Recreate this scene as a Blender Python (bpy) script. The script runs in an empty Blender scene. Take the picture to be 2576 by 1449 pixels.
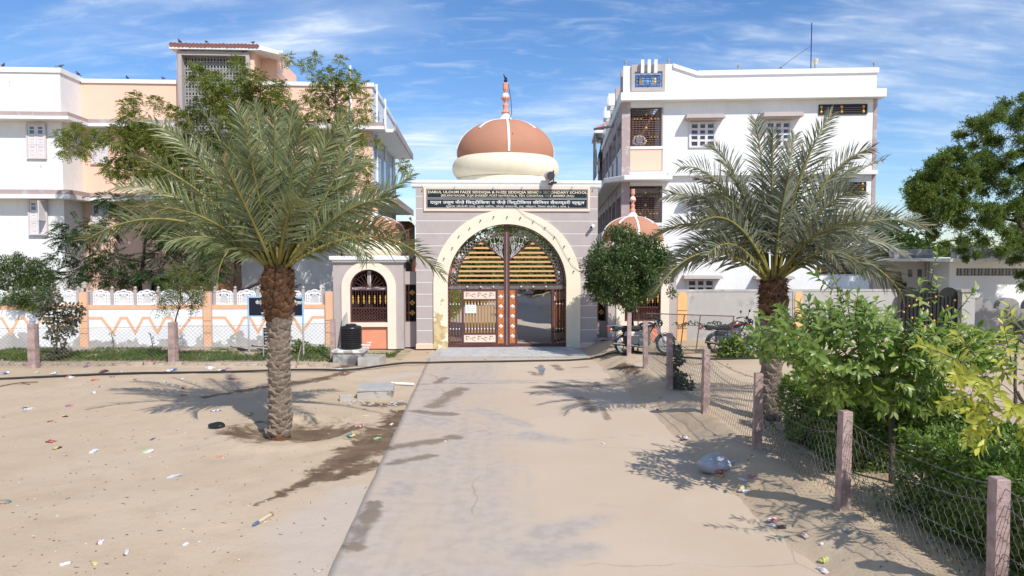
import bpy, math, random
import numpy as np
from math import sin, cos, pi, radians, sqrt, atan2, exp
from mathutils import Vector, Matrix, noise

sc = bpy.context.scene
COL = sc.collection
rng = random.Random(7)
npr = np.random.default_rng(7)

# ------------------------------------------------------------------ camera
CAM_H = 3.4
PITCH = radians(2.75)
FPX, CX, CY = 1787.0, 1288.0, 724.0          # focal length and centre in pixels of a 2576 wide picture
cam_d = bpy.data.cameras.new('camera')
cam_d.sensor_width = 36.0
cam_d.lens = FPX / 2576.0 * 36.0
cam_d.clip_start, cam_d.clip_end = 0.05, 3000
cam = bpy.data.objects.new('camera', cam_d)
COL.objects.link(cam)
cam.location = (0, 0, CAM_H)
cam.rotation_euler = (radians(90) - PITCH, 0, 0)
sc.camera = cam

# ------------------------------------------------------------------ light
SUN_V = Vector((0.52, -0.85, 1.0)).normalized()   # towards the sun: behind the camera, to its right
world = bpy.data.worlds.new('World')
sc.world = world
world.use_nodes = True
wn, wl = world.node_tree.nodes, world.node_tree.links
wn.clear()
w_out = wn.new('ShaderNodeOutputWorld')
w_bg = wn.new('ShaderNodeBackground')
w_bg.inputs['Strength'].default_value = 0.115
sky = wn.new('ShaderNodeTexSky')
sky.sky_type = 'NISHITA'
sky.sun_disc = False
sky.sun_elevation = math.asin(SUN_V.z)
sky.sun_rotation = math.atan2(SUN_V.x, SUN_V.y)
sky.altitude = 100
sky.air_density = 1.0
sky.dust_density = 0.2
sky.ozone_density = 1.6
w_tc = wn.new('ShaderNodeTexCoord')
w_sep = wn.new('ShaderNodeSeparateXYZ')
wl.new(w_tc.outputs['Generated'], w_sep.inputs[0])
w_h = wn.new('ShaderNodeMath'); w_h.operation = 'MAXIMUM'; w_h.inputs[1].default_value = 0.0
wl.new(w_sep.outputs['Z'], w_h.inputs[0])
w_a = wn.new('ShaderNodeMath'); w_a.operation = 'ADD'; w_a.inputs[1].default_value = 0.22
wl.new(w_h.outputs[0], w_a.inputs[0])
w_dx = wn.new('ShaderNodeMath'); w_dx.operation = 'DIVIDE'
w_dy = wn.new('ShaderNodeMath'); w_dy.operation = 'DIVIDE'
wl.new(w_sep.outputs['X'], w_dx.inputs[0]); wl.new(w_a.outputs[0], w_dx.inputs[1])
wl.new(w_sep.outputs['Y'], w_dy.inputs[0]); wl.new(w_a.outputs[0], w_dy.inputs[1])
w_cmb = wn.new('ShaderNodeCombineXYZ')
wl.new(w_dx.outputs[0], w_cmb.inputs[0]); wl.new(w_dy.outputs[0], w_cmb.inputs[1])


def w_layer(rot, scl, nscale, detail, rough, dist, lo, hi, off):
    mp = wn.new('ShaderNodeMapping')
    mp.inputs['Rotation'].default_value = (0, 0, radians(rot))
    mp.inputs['Scale'].default_value = scl
    mp.inputs['Location'].default_value = off
    wl.new(w_cmb.outputs[0], mp.inputs[0])
    nz = wn.new('ShaderNodeTexNoise')
    nz.inputs['Scale'].default_value = nscale
    nz.inputs['Detail'].default_value = detail
    nz.inputs['Roughness'].default_value = rough
    nz.inputs['Distortion'].default_value = dist
    wl.new(mp.outputs[0], nz.inputs['Vector'])
    mr = wn.new('ShaderNodeMapRange')
    mr.interpolation_type = 'SMOOTHSTEP'
    mr.inputs['From Min'].default_value = lo
    mr.inputs['From Max'].default_value = hi
    wl.new(nz.outputs['Fac'], mr.inputs['Value'])
    return mr.outputs[0]


c1 = w_layer(24, (0.62, 2.3, 1), 2.6, 8, 0.62, 0.55, 0.40, 0.80, (3.1, 1.7, 0))     # long wisps
c2 = w_layer(-12, (1.0, 1.9, 1), 0.9, 5, 0.55, 0.3, 0.42, 0.72, (7.3, 2.2, 0))      # where the wisps gather
c3 = w_layer(38, (1.0, 2.8, 1), 6.0, 6, 0.6, 0.8, 0.45, 0.85, (1.3, 9.2, 0))        # fine streaks
m1 = wn.new('ShaderNodeMath'); m1.operation = 'MULTIPLY'
wl.new(c1, m1.inputs[0]); wl.new(c2, m1.inputs[1])
m2 = wn.new('ShaderNodeMath'); m2.operation = 'MULTIPLY_ADD'; m2.inputs[1].default_value = 0.24
wl.new(c3, m2.inputs[0]); wl.new(m1.outputs[0], m2.inputs[2])
m2b = wn.new('ShaderNodeMath'); m2b.operation = 'MULTIPLY_ADD'; m2b.inputs[1].default_value = 0.28
wl.new(c2, m2b.inputs[0]); wl.new(m2.outputs[0], m2b.inputs[2])
m3 = wn.new('ShaderNodeMath'); m3.operation = 'MULTIPLY'; m3.inputs[1].default_value = 1.25; m3.use_clamp = True
wl.new(m2b.outputs[0], m3.inputs[0])
w_hsv = wn.new('ShaderNodeHueSaturation')
w_hsv.inputs['Saturation'].default_value = 1.15
w_t = wn.new('ShaderNodeMix'); w_t.data_type = 'RGBA'; w_t.blend_type = 'MULTIPLY'
w_t.inputs['Factor'].default_value = 1.0; w_t.inputs['B'].default_value = (0.76, 0.89, 1.08, 1)
wl.new(w_hsv.outputs[0], w_t.inputs['A'])
wl.new(sky.outputs[0], w_hsv.inputs['Color'])
w_mix = wn.new('ShaderNodeMix'); w_mix.data_type = 'RGBA'
w_mix.inputs['B'].default_value = (6.6, 7.3, 8.2, 1)
wl.new(m3.outputs[0], w_mix.inputs['Factor'])
wl.new(w_t.outputs['Result'], w_mix.inputs['A'])
wl.new(w_mix.outputs['Result'], w_bg.inputs['Color'])
wl.new(w_bg.outputs[0], w_out.inputs[0])

sun_d = bpy.data.lights.new('sun', 'SUN')
sun_d.energy = 3.9
sun_d.angle = radians(0.55)
sun_d.color = (1.0, 0.955, 0.89)
sun = bpy.data.objects.new('sun', sun_d)
COL.objects.link(sun)
sun.location = SUN_V * 60
sun.rotation_euler = SUN_V.to_track_quat('Z', 'Y').to_euler()

sc.view_settings.view_transform = 'Standard'
sc.view_settings.look = 'None'
sc.view_settings.exposure = 0.3
sc.view_settings.gamma = 1
sc.view_settings.use_curve_mapping = False
sc.render.engine = 'CYCLES'
cy = sc.cycles
cy.use_denoising = True
cy.max_bounces = 6
cy.diffuse_bounces = 3
cy.glossy_bounces = 3
cy.transmission_bounces = 4
cy.transparent_max_bounces = 6
cy.caustics_reflective = False
cy.caustics_refractive = False
cy.sample_clamp_indirect = 6
sc.render.resolution_x, sc.render.resolution_y = 1024, 576

# ------------------------------------------------------------------ helpers


def ray(u, v):
    xc, yc = (u - CX) / FPX, -(v - CY) / FPX
    return Vector((xc, cos(PITCH) + yc * sin(PITCH), -sin(PITCH) + yc * cos(PITCH)))


def at(u, v, Y):
    d = ray(u, v)
    t = Y / d.y
    return Vector((d.x * t, Y, CAM_H + d.z * t))


def gp(u, v, z=0.0):
    d = ray(u, v)
    t = (z - CAM_H) / d.z
    return Vector((d.x * t, d.y * t, z))


class Frame:
    """a facade: origin on the ground, local x along it, local y going back"""

    def __init__(self, x, y, yaw_deg):
        self.o = Vector((x, y, 0)); self.yaw = radians(yaw_deg)
        self.ax = Vector((cos(self.yaw), sin(self.yaw), 0)); self.ay = Vector((-sin(self.yaw), cos(self.yaw), 0))

    def px(self, u, v, d=0.0):
        r = ray(u, v)
        c = Vector((0, 0, CAM_H))
        t = (d - (c - self.o).dot(self.ay)) / r.dot(self.ay)
        p = c + r * t
        return (p - self.o).dot(self.ax), p.z

    def w(self, x, y, z=0.0):
        p = self.o + self.ax * x + self.ay * y
        return Vector((p.x, p.y, z))

    def rect(self, u0, v0, u1, v1, d=0.0):
        um, vm = (u0 + u1) / 2, (v0 + v1) / 2
        return self.px(u0, vm, d)[0], self.px(u1, vm, d)[0], self.px(um, v1, d)[1], self.px(um, v0, d)[1]


class MB:
    def __init__(self):
        self.v = []; self.f = []; self.smooth = False

    def add(self, vs, fs):
        n = len(self.v)
        self.v.extend([tuple(p) for p in vs])
        self.f.extend([tuple(i + n for i in f) for f in fs])
        return self

    def box(self, x0, x1, y0, y1, z0, z1):
        return self.add([(x0, y0, z0), (x1, y0, z0), (x1, y1, z0), (x0, y1, z0), (x0, y0, z1), (x1, y0, z1), (x1, y1, z1), (x0, y1, z1)],
                        [(0, 3, 2, 1), (4, 5, 6, 7), (0, 1, 5, 4), (1, 2, 6, 5), (2, 3, 7, 6), (3, 0, 4, 7)])

    def prism(self, poly, y0, y1):
        """poly in (x, z), counter-clockwise seen from -y"""
        n = len(poly)
        vs = [(x, y0, z) for x, z in poly] + [(x, y1, z) for x, z in poly]
        fs = [tuple(range(n)), tuple(range(2 * n - 1, n - 1, -1))]
        fs += [(i, n + i, n + (i + 1) % n, (i + 1) % n) for i in range(n)]
        return self.add(vs, fs)

    def prism_x(self, poly, x0, x1):
        """poly in (y, z)"""
        n = len(poly)
        vs = [(x0, y, z) for y, z in poly] + [(x1, y, z) for y, z in poly]
        fs = [tuple(range(n - 1, -1, -1)), tuple(range(n, 2 * n))]
        fs += [(i, (i + 1) % n, n + (i + 1) % n, n + i) for i in range(n)]
        return self.add(vs, fs)

    def prism_z(self, poly, z0, z1):
        n = len(poly)
        vs = [(x, y, z0) for x, y in poly] + [(x, y, z1) for x, y in poly]
        fs = [tuple(range(n - 1, -1, -1)), tuple(range(n, 2 * n))]
        fs += [(i, (i + 1) % n, n + (i + 1) % n, n + i) for i in range(n)]
        return self.add(vs, fs)

    def band(self, outer, inner, y0, y1, closed=False):
        n = len(outer)
        vs = [(x, y0, z) for x, z in outer] + [(x, y0, z) for x, z in inner] + [(x, y1, z) for x, z in outer] + [(x, y1, z) for x, z in inner]
        fs = []
        for i in range(n if closed else n - 1):
            j = (i + 1) % n
            fs += [(i, j, n + j, n + i), (2 * n + i, 3 * n + i, 3 * n + j, 2 * n + j), (i, 2 * n + i, 2 * n + j, j), (n + i, n + j, 3 * n + j, 3 * n + i)]
        if not closed:
            fs += [(0, n, 3 * n, 2 * n), (n - 1, 3 * n - 1, 4 * n - 1, 2 * n - 1)]
        return self.add(vs, fs)

    def tube(self, pts, r, seg=6, cap=True):
        pts = [Vector(p) for p in pts]
        n = len(pts)
        rs = r if isinstance(r, (list, tuple)) else [r] * n
        vs = []
        prev = None
        for i, p in enumerate(pts):
            t = (pts[min(i + 1, n - 1)] - pts[max(i - 1, 0)])
            if t.length < 1e-9: t = Vector((0, 0, 1))
            t.normalize()
            if prev is None:
                a = Vector((0, 0, 1)) if abs(t.z) < 0.9 else Vector((1, 0, 0))
                s = t.cross(a).normalized()
            else:
                s = (prev - t * prev.dot(t))
                s = s.normalized() if s.length > 1e-6 else t.orthogonal().normalized()
            prev = s
            b = t.cross(s)
            for k in range(seg):
                a = 2 * pi * k / seg
                vs.append(p + (s * cos(a) + b * sin(a)) * rs[i])
        fs = []
        for i in range(n - 1):
            for k in range(seg):
                k2 = (k + 1) % seg
                fs.append((i * seg + k, i * seg + k2, (i + 1) * seg + k2, (i + 1) * seg + k))
        if cap:
            fs.append(tuple(range(seg - 1, -1, -1))); fs.append(tuple((n - 1) * seg + k for k in range(seg)))
        return self.add(vs, fs)

    def lathe(self, prof, seg=32, c=(0, 0, 0), lobes=0, lobe_amp=0.0):
        vs = []
        for r, z in prof:
            for k in range(seg):
                a = 2 * pi * k / seg
                rr = r * (1 + lobe_amp * cos(lobes * a)) if lobes else r
                vs.append((c[0] + rr * cos(a), c[1] + rr * sin(a), c[2] + z))
        fs = []
        for i in range(len(prof) - 1):
            for k in range(seg):
                k2 = (k + 1) % seg
                fs.append((i * seg + k, i * seg + k2, (i + 1) * seg + k2, (i + 1) * seg + k))
        if prof[0][0] > 1e-6: fs.append(tuple(range(seg - 1, -1, -1)))
        if prof[-1][0] > 1e-6: fs.append(tuple((len(prof) - 1) * seg + k for k in range(seg)))
        return self.add(vs, fs)

    def ball(self, c, r, seg=10, rings=6, sq=(1, 1, 1)):
        prof = [(max(1e-4, sin(pi * i / rings)) * r, -cos(pi * i / rings) * r) for i in range(rings + 1)]
        n0 = len(self.v)
        self.lathe(prof, seg, (0, 0, 0))
        for i in range(n0, len(self.v)):
            x, y, z = self.v[i]
            self.v[i] = (c[0] + x * sq[0], c[1] + y * sq[1], c[2] + z * sq[2])
        return self

    def build(self, name, m, parent=None, smooth=False, bevel=0.0, angle=40, **kw):
        me = bpy.data.meshes.new(name)
        me.from_pydata(self.v, [], self.f)
        me.validate()
        return link_mesh(name, me, m, parent, smooth, bevel, angle, **kw)


def link_mesh(name, me, m, parent=None, smooth=False, bevel=0.0, angle=40, **kw):
    if m is not None:
        for mm in (m if isinstance(m, (list, tuple)) else [m]): me.materials.append(mm)
    if smooth:
        me.polygons.foreach_set('use_smooth', [True] * len(me.polygons))
        if angle < 180:
            try: me.set_sharp_from_angle(angle=radians(angle))
            except Exception: pass
    o = bpy.data.objects.new(name, me)
    COL.objects.link(o)
    if parent is not None: o.parent = parent
    if bevel:
        b = o.modifiers.new('edge', 'BEVEL'); b.width = bevel; b.segments = 2; b.limit_method = 'ANGLE'; b.angle_limit = radians(35)
    for k, val in kw.items(): o[k] = val
    return o


def np_mesh(name, verts, tris, m, parent=None, smooth=False, **kw):
    """verts (n,3), tris (m,3) or (m,4) numpy"""
    me = bpy.data.meshes.new(name)
    verts = np.asarray(verts, np.float32); tris = np.asarray(tris, np.int32)
    k = tris.shape[1]
    me.vertices.add(len(verts)); me.vertices.foreach_set('co', verts.ravel())
    me.loops.add(tris.size); me.loops.foreach_set('vertex_index', tris.ravel())
    me.polygons.add(len(tris)); me.polygons.foreach_set('loop_start', np.arange(0, tris.size, k, dtype=np.int32))
    me.update(calc_edges=True)
    return link_mesh(name, me, m, parent, smooth, 0, 180, **kw)


def tag(o, label, cat, group=None, kind=None):
    o['label'] = label; o['category'] = cat
    if group: o['group'] = group
    if kind: o['kind'] = kind
    return o


def thing(name, label, cat, loc=(0, 0, 0), rz=0.0, group=None):
    o = bpy.data.objects.new(name, None)
    o.empty_display_size = 0.2
    COL.objects.link(o)
    o.location = loc; o.rotation_euler = (0, 0, rz)
    return tag(o, label, cat, group)


def structure(o, label=None):
    o['kind'] = 'structure'
    if label: o['label'] = label
    return o


def copy_tree(o, parent=None):
    c = o.copy(); COL.objects.link(c)
    c.parent = parent
    for ch in list(o.children): copy_tree(ch, c)
    return c


def relabel(o, label): o['label'] = label; return o


# ------------------------------------------------------------------ materials
def nnew(nt, t, **kw):
    n = nt.nodes.new(t)
    for k, v in kw.items(): setattr(n, k, v)
    return n


def mathn(nt, op, a, b=None, clamp=False):
    n = nnew(nt, 'ShaderNodeMath', operation=op, use_clamp=clamp)
    for i, x in enumerate((a, b)):
        if x is None: continue
        if isinstance(x, (int, float)): n.inputs[i].default_value = x
        else: nt.links.new(x, n.inputs[i])
    return n.outputs[0]


def mixc(nt, fac, a, b):
    n = nnew(nt, 'ShaderNodeMix', data_type='RGBA')
    for nm, x in (('Factor', fac), ('A', a), ('B', b)):
        if isinstance(x, (int, float)): n.inputs[nm].default_value = x
        elif isinstance(x, tuple): n.inputs[nm].default_value = (*x, 1)
        else: nt.links.new(x, n.inputs[nm])
    return n.outputs['Result']


def noisen(nt, vec, scale, detail=4, rough=0.55, dist=0.0):
    n = nnew(nt, 'ShaderNodeTexNoise')
    n.inputs['Scale'].default_value = scale; n.inputs['Detail'].default_value = detail
    n.inputs['Roughness'].default_value = rough; n.inputs['Distortion'].default_value = dist
    if vec is not None: nt.links.new(vec, n.inputs['Vector'])
    return n.outputs['Fac']


def ramp(nt, x, lo, hi, smooth=True):
    n = nnew(nt, 'ShaderNodeMapRange')
    n.interpolation_type = 'SMOOTHSTEP' if smooth else 'LINEAR'
    n.inputs['From Min'].default_value = lo; n.inputs['From Max'].default_value = hi
    nt.links.new(x, n.inputs['Value'])
    return n.outputs[0]


def mapping(nt, vec, scale=(1, 1, 1), loc=(0, 0, 0), rot=(0, 0, 0)):
    n = nnew(nt, 'ShaderNodeMapping')
    n.inputs['Scale'].default_value = scale; n.inputs['Location'].default_value = loc; n.inputs['Rotation'].default_value = rot
    nt.links.new(vec, n.inputs[0])
    return n.outputs[0]


def newmat(name):
    m = bpy.data.materials.new(name); m.use_nodes = True
    nt = m.node_tree
    return m, nt, nt.nodes['Principled BSDF'], nnew(nt, 'ShaderNodeTexCoord').outputs['Object']


def bumpn(nt, height, strength, dist, bsdf, normal=None):
    b = nnew(nt, 'ShaderNodeBump')
    b.inputs['Strength'].default_value = strength; b.inputs['Distance'].default_value = dist
    nt.links.new(height, b.inputs['Height'])
    if normal is not None: nt.links.new(normal, b.inputs['Normal'])
    nt.links.new(b.outputs[0], bsdf.inputs['Normal'])
    return b.outputs[0]


def scl(c, k): return tuple(min(1.0, x * k) for x in c)


def mat(name, col, rough=0.8, var=0.10, scale=2.0, bump=0.15, bscale=60.0, bdist=0.004, metal=0.0, spec=0.35, dirt=None, dirt_amt=0.0, dirt_scale=1.3):
    """plain painted or cast surface with uneven tone, fine relief and optional dirt"""
    m, nt, bs, oc = newmat(name)
    n1 = noisen(nt, oc, scale, 6, 0.6)
    c = mixc(nt, ramp(nt, n1, 0.3, 0.7), scl(col, 1 - var), scl(col, 1 + var * 0.6))
    if dirt:
        n2 = noisen(nt, mapping(nt, oc, (1, 1, 0.45)), dirt_scale, 9, 0.68)
        c = mixc(nt, mathn(nt, 'MULTIPLY', ramp(nt, n2, 0.52, 0.75), dirt_amt), c, dirt)
    nt.links.new(c, bs.inputs['Base Color'])
    bs.inputs['Roughness'].default_value = rough
    bs.inputs['Metallic'].default_value = metal
    bs.inputs['Specular IOR Level'].default_value = spec
    if bump:
        bumpn(nt, noisen(nt, oc, bscale, 5, 0.6), bump, bdist, bs)
    return m


def patch_mat(name, col, patch, lo, hi, scale, zlo=None, zhi=None, second=None, rough=0.85, streaks=0.0, xlo=None, xhi=None, zamt=0.38):
    """paint with worn patches; patches become likelier between heights zlo (all) and zhi (none)"""
    m, nt, bs, oc = newmat(name)
    n0 = noisen(nt, oc, 1.1, 6, 0.6)
    c = mixc(nt, ramp(nt, n0, 0.3, 0.7), scl(col, 0.94), scl(col, 1.03))
    n = noisen(nt, oc, scale, 10, 0.62, 0.3)
    sep = nnew(nt, 'ShaderNodeSeparateXYZ'); nt.links.new(oc, sep.inputs[0])
    if zlo is not None:
        h = nnew(nt, 'ShaderNodeMapRange'); h.inputs['From Min'].default_value = zlo; h.inputs['From Max'].default_value = zhi
        h.inputs['To Min'].default_value = zamt; h.inputs['To Max'].default_value = -0.25
        nt.links.new(sep.outputs['Z'], h.inputs['Value'])
        n = mathn(nt, 'ADD', n, h.outputs[0])
    if xlo is not None:
        h = nnew(nt, 'ShaderNodeMapRange'); h.inputs['From Min'].default_value = xlo; h.inputs['From Max'].default_value = xhi
        h.inputs['To Min'].default_value = 0.16; h.inputs['To Max'].default_value = -0.25
        nt.links.new(sep.outputs['X'], h.inputs['Value'])
        n = mathn(nt, 'ADD', n, h.outputs[0])
    f = ramp(nt, n, lo, hi)
    pc = patch
    if second: pc = mixc(nt, ramp(nt, noisen(nt, oc, scale * 2.3, 6), 0.42, 0.58), patch, second)
    c = mixc(nt, f, c, pc)
    if streaks:
        ns = noisen(nt, mapping(nt, oc, (5, 5, 0.35)), 1.6, 6, 0.6)
        c = mixc(nt, mathn(nt, 'MULTIPLY', ramp(nt, ns, 0.5, 0.75), streaks), c, scl(patch, 0.75))
    nt.links.new(c, bs.inputs['Base Color'])
    bs.inputs['Roughness'].default_value = rough
    bs.inputs['Specular IOR Level'].default_value = 0.25
    b = nnew(nt, 'ShaderNodeBump'); b.inputs['Strength'].default_value = 0.5; b.inputs['Distance'].default_value = 0.006; b.invert = True
    nt.links.new(f, b.inputs['Height'])
    bumpn(nt, noisen(nt, oc, 45, 5, 0.6), 0.15, 0.005, bs, b.outputs[0])
    return m


def leaf_mat(name, c0, c1, rough=0.45, trans=0.35, spec=0.4, c2=None, p2=0.0, tcol=None):
    """leaves: hue varies from leaf to leaf, light passes through"""
    m = bpy.data.materials.new(name); m.use_nodes = True
    nt = m.node_tree; bs = nt.nodes['Principled BSDF']; out = nt.nodes['Material Output']
    geo = nnew(nt, 'ShaderNodeNewGeometry')
    c = mixc(nt, geo.outputs['Random Per Island'], c0, c1)
    oi = nnew(nt, 'ShaderNodeObjectInfo')
    c = mixc(nt, mathn(nt, 'MULTIPLY', oi.outputs['Random'], 0.4), c, scl(c0, 0.8))
    if c2:
        wn_ = nnew(nt, 'ShaderNodeTexWhiteNoise', noise_dimensions='1D')
        nt.links.new(geo.outputs['Random Per Island'], wn_.inputs['W'])
        c = mixc(nt, mathn(nt, 'GREATER_THAN', wn_.outputs[0], 1 - p2), c, c2)
    nt.links.new(c, bs.inputs['Base Color'])
    bs.inputs['Roughness'].default_value = rough; bs.inputs['Specular IOR Level'].default_value = spec
    tr = nnew(nt, 'ShaderNodeBsdfTranslucent')
    hs = nnew(nt, 'ShaderNodeMix', data_type='RGBA', blend_type='MULTIPLY')
    hs.inputs['Factor'].default_value = 1
    nt.links.new(c, hs.inputs['A']); hs.inputs['B'].default_value = (*(tcol or (1.5, 1.7, 0.7)), 1)
    nt.links.new(hs.outputs['Result'], tr.inputs['Color'])
    mx = nnew(nt, 'ShaderNodeMixShader'); mx.inputs[0].default_value = trans
    nt.links.new(bs.outputs[0], mx.inputs[1]); nt.links.new(tr.outputs[0], mx.inputs[2])
    nt.links.new(mx.outputs[0], out.inputs[0])
    return m


WHITE = mat('white_paint', (0.80, 0.80, 0.79), 0.8, 0.03, 0.8, 0.12, 35, dirt=(0.55, 0.54, 0.52), dirt_amt=0.22)
WHITE_TRIM = mat('white_trim', (0.80, 0.80, 0.78), 0.7, 0.04, 2, 0.1, 40, dirt=(0.45, 0.42, 0.40), dirt_amt=0.35, dirt_scale=2.4)
WHITE_STAIN = patch_mat('white_stained', (0.80, 0.80, 0.79), (0.42, 0.40, 0.38), 0.66, 0.72, 1.7, streaks=0.13)
WHITE_CLEAN = mat('white_enamel', (0.82, 0.82, 0.82), 0.45, 0.03, 3, 0.0)
PEACH = mat('peach_paint', (0.86, 0.565, 0.425), 0.85, 0.04, 0.7, 0.12, 35, dirt=(0.62, 0.45, 0.33), dirt_amt=0.25)
PEACH_STRIPE = mat('peach_stripe', (0.78, 0.46, 0.28), 0.85, 0.06, 4, 0.1, 35)
ORANGE_PANEL = mat('coral_panel', (0.74, 0.30, 0.18), 0.8, 0.06, 2, 0.12, 35, dirt=(0.6, 0.32, 0.22), dirt_amt=0.4)
MAUVE = mat('mauve_paint', (0.455, 0.39, 0.37), 0.85, 0.05, 1.5, 0.15, 40, dirt=(0.33, 0.28, 0.26), dirt_amt=0.5)
MAUVE_CONC = patch_mat('mauve_concrete', (0.42, 0.33, 0.315), (0.52, 0.47, 0.45), 0.54, 0.62, 2.6)
CREAM = patch_mat('cream_arch', (0.80, 0.71, 0.55), (0.50, 0.36, 0.17), 0.63, 0.65, 2.2, 0.0, 3.4, (0.62, 0.49, 0.27), xlo=-2.9, xhi=1.6, zamt=0.13)
CREAM_CABIN = patch_mat('cream_cabin', (0.80, 0.70, 0.57), (0.47, 0.33, 0.16), 0.70, 0.72, 2.8, 0.0, 2.4, zamt=0.1)
CREAM_RING = mat('cream_ring', (0.78, 0.69, 0.52), 0.8, 0.05, 2.5, 0.1, 40, dirt=(0.62, 0.49, 0.28), dirt_amt=0.4)
DOME = patch_mat('dome_terracotta', (0.45, 0.215, 0.137), (0.62, 0.46, 0.38), 0.69, 0.71, 5.5, second=(0.40, 0.18, 0.11))
PINK = mat('pink_finial', (0.72, 0.33, 0.235), 0.7, 0.08, 6, 0.1, 40)
BROWN_METAL = mat('brown_gate_paint', (0.105, 0.038, 0.032), 0.45, 0.15, 5, 0.05, 50, spec=0.5)
BROWN_LIGHT = mat('rust_brown_bars', (0.21, 0.075, 0.045), 0.5, 0.12, 5, 0.05, 50)
SLAT = mat('orange_slats', (0.66, 0.38, 0.165), 0.55, 0.08, 4, 0.05, 50)
SLAT_DARK = mat('ochre_slats', (0.36, 0.19, 0.065), 0.55, 0.1, 4, 0.05, 50)
COPPER = mat('copper_panel', (0.50, 0.17, 0.05), 0.5, 0.3, 14, 0.3, 60)
SILVER = mat('silver_paint', (0.58, 0.54, 0.55), 0.35, 0.05, 5, 0, metal=0.3)
CREAMSHEET = mat('cream_sheet', (0.76, 0.62, 0.50), 0.6, 0.04, 4, 0.05)
GOLD = mat('gold_paint', (0.62, 0.36, 0.08), 0.35, 0.15, 20, 0.05, metal=0.35)
BLACK_METAL = mat('black_metal', (0.018, 0.017, 0.017), 0.4, 0.2, 6, 0)
SIGN_BLACK = mat('black_granite', (0.012, 0.016, 0.024), 0.25, 0.3, 9, 0, spec=0.5)
LETTER_GOLD = mat('letter_cream', (0.88, 0.76, 0.52), 0.6, 0.05, 10, 0)
LETTER_WHITE = mat('letter_white', (0.78, 0.76, 0.70), 0.6, 0.05, 10, 0)
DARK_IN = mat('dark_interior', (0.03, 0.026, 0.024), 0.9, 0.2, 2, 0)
BROWN_IN = mat('brown_interior', (0.20, 0.065, 0.035), 0.85, 0.2, 1.0, 0.05)
GLASS = mat('window_glass', (0.035, 0.045, 0.06), 0.08, 0.2, 2, 0, spec=0.8)
GLASS_BLUE = mat('sky_glass', (0.10, 0.16, 0.26), 0.06, 0.2, 2, 0, spec=0.9)
SHUTTER = mat('shutter_paint', (0.70, 0.66, 0.66), 0.6, 0.04, 4, 0.05)
WINFRAME = mat('window_frame_paint', (0.62, 0.56, 0.55), 0.6, 0.05, 4, 0.05)
BLUE_FRAME = mat('blue_grille', (0.03, 0.05, 0.20), 0.45, 0.1, 6, 0)
POST = mat('mauve_stone_post', (0.40, 0.285, 0.26), 0.85, 0.3, 5, 0.7, 22, 0.02, dirt=(0.56, 0.44, 0.39), dirt_amt=0.75, dirt_scale=5)
CONC = patch_mat('grey_concrete', (0.43, 0.41, 0.385), (0.30, 0.28, 0.26), 0.5, 0.66, 1.2, second=(0.52, 0.50, 0.47), streaks=0.10)
CONC_DARK = patch_mat('weathered_concrete', (0.42, 0.40, 0.38), (0.13, 0.12, 0.12), 0.44, 0.60, 1.4, streaks=0.35)
CONC_WALL = patch_mat('stained_wall_concrete', (0.28, 0.27, 0.26), (0.10, 0.10, 0.105), 0.47, 0.55, 1.1, 0.5, 3.0, zamt=0.14, streaks=0.4)
CONC_LIGHT = mat('pale_concrete_block', (0.44, 0.41, 0.37), 0.9, 0.16, 4, 0.4, 30, 0.01, dirt=(0.25, 0.22, 0.19), dirt_amt=0.5, dirt_scale=3)
JALI = mat('jali_concrete', (0.36, 0.35, 0.34), 0.9, 0.08, 3, 0.2, 40, dirt=(0.24, 0.22, 0.21), dirt_amt=0.5)
STEEL = mat('steel_wire', (0.20, 0.19, 0.18), 0.5, 0.2, 8, 0, metal=0.4)
RUST = mat('rusty_steel', (0.17, 0.085, 0.06), 0.7, 0.3, 12, 0.1)
RUBBER = mat('black_rubber', (0.022, 0.021, 0.020), 0.6, 0.2, 5, 0.1, 30)
TANK = mat('black_tank_plastic', (0.014, 0.014, 0.016), 0.32, 0.2, 4, 0.03, 20, spec=0.5)
CHROME = mat('chrome', (0.72, 0.72, 0.72), 0.18, 0.05, 5, 0, metal=1.0)
GREY_PLASTIC = mat('grey_plastic', (0.42, 0.43, 0.46), 0.35, 0.1, 6, 0.2, 12)
BLUE_PAINT = mat('sky_blue_paint', (0.30, 0.52, 0.72), 0.6, 0.1, 6, 0.1, dirt=(0.40, 0.38, 0.36), dirt_amt=0.7, dirt_scale=5)
WOOD = mat('weathered_wood', (0.30, 0.22, 0.15), 0.85, 0.25, 8, 0.3, 30)
TWIG = mat('dry_twig', (0.10, 0.07, 0.05), 0.9, 0.3, 8, 0.2)
BARK = mat('brown_bark', (0.11, 0.085, 0.065), 0.95, 0.35, 6, 0.7, 25, 0.02)
BARK_DARK = mat('dark_bark', (0.05, 0.034, 0.027), 0.95, 0.35, 6, 0.7, 25, 0.02)
TILE_RED = mat('red_roof_tile', (0.24, 0.10, 0.085), 0.8, 0.25, 5, 0.2, dirt=(0.16, 0.09, 0.08), dirt_amt=0.5, dirt_scale=4)
TILE_PINK = mat('pink_roof_tile', (0.62, 0.24, 0.22), 0.7, 0.15, 5, 0.2)
ORANGE_POST = mat('orange_pillar', (0.80, 0.46, 0.20), 0.8, 0.05, 3, 0.1, dirt=(0.6, 0.36, 0.2), dirt_amt=0.3)

# ================================================================== frames of the place
GF = Frame(-0.17, 25.45, 2.5)      # gatehouse, cabins, compound walls
LF = Frame(-18.96, 31.0, 3.4)      # building on the left
RF = Frame(4.67, 30.0, -4.0)       # building on the right
FF = Frame(17.0, 30.6, 0.0)        # low building far right

# ================================================================== ground


def xl(y): return -1.95 - 0.0485 * (y - 7.35)
def xr(y): return 3.3 - 0.0407 * (y - 7.35)


def sstep(a, b, x):
    t = np.clip((x - a) / (b - a), 0, 1)
    return t * t * (3 - 2 * t)


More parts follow.
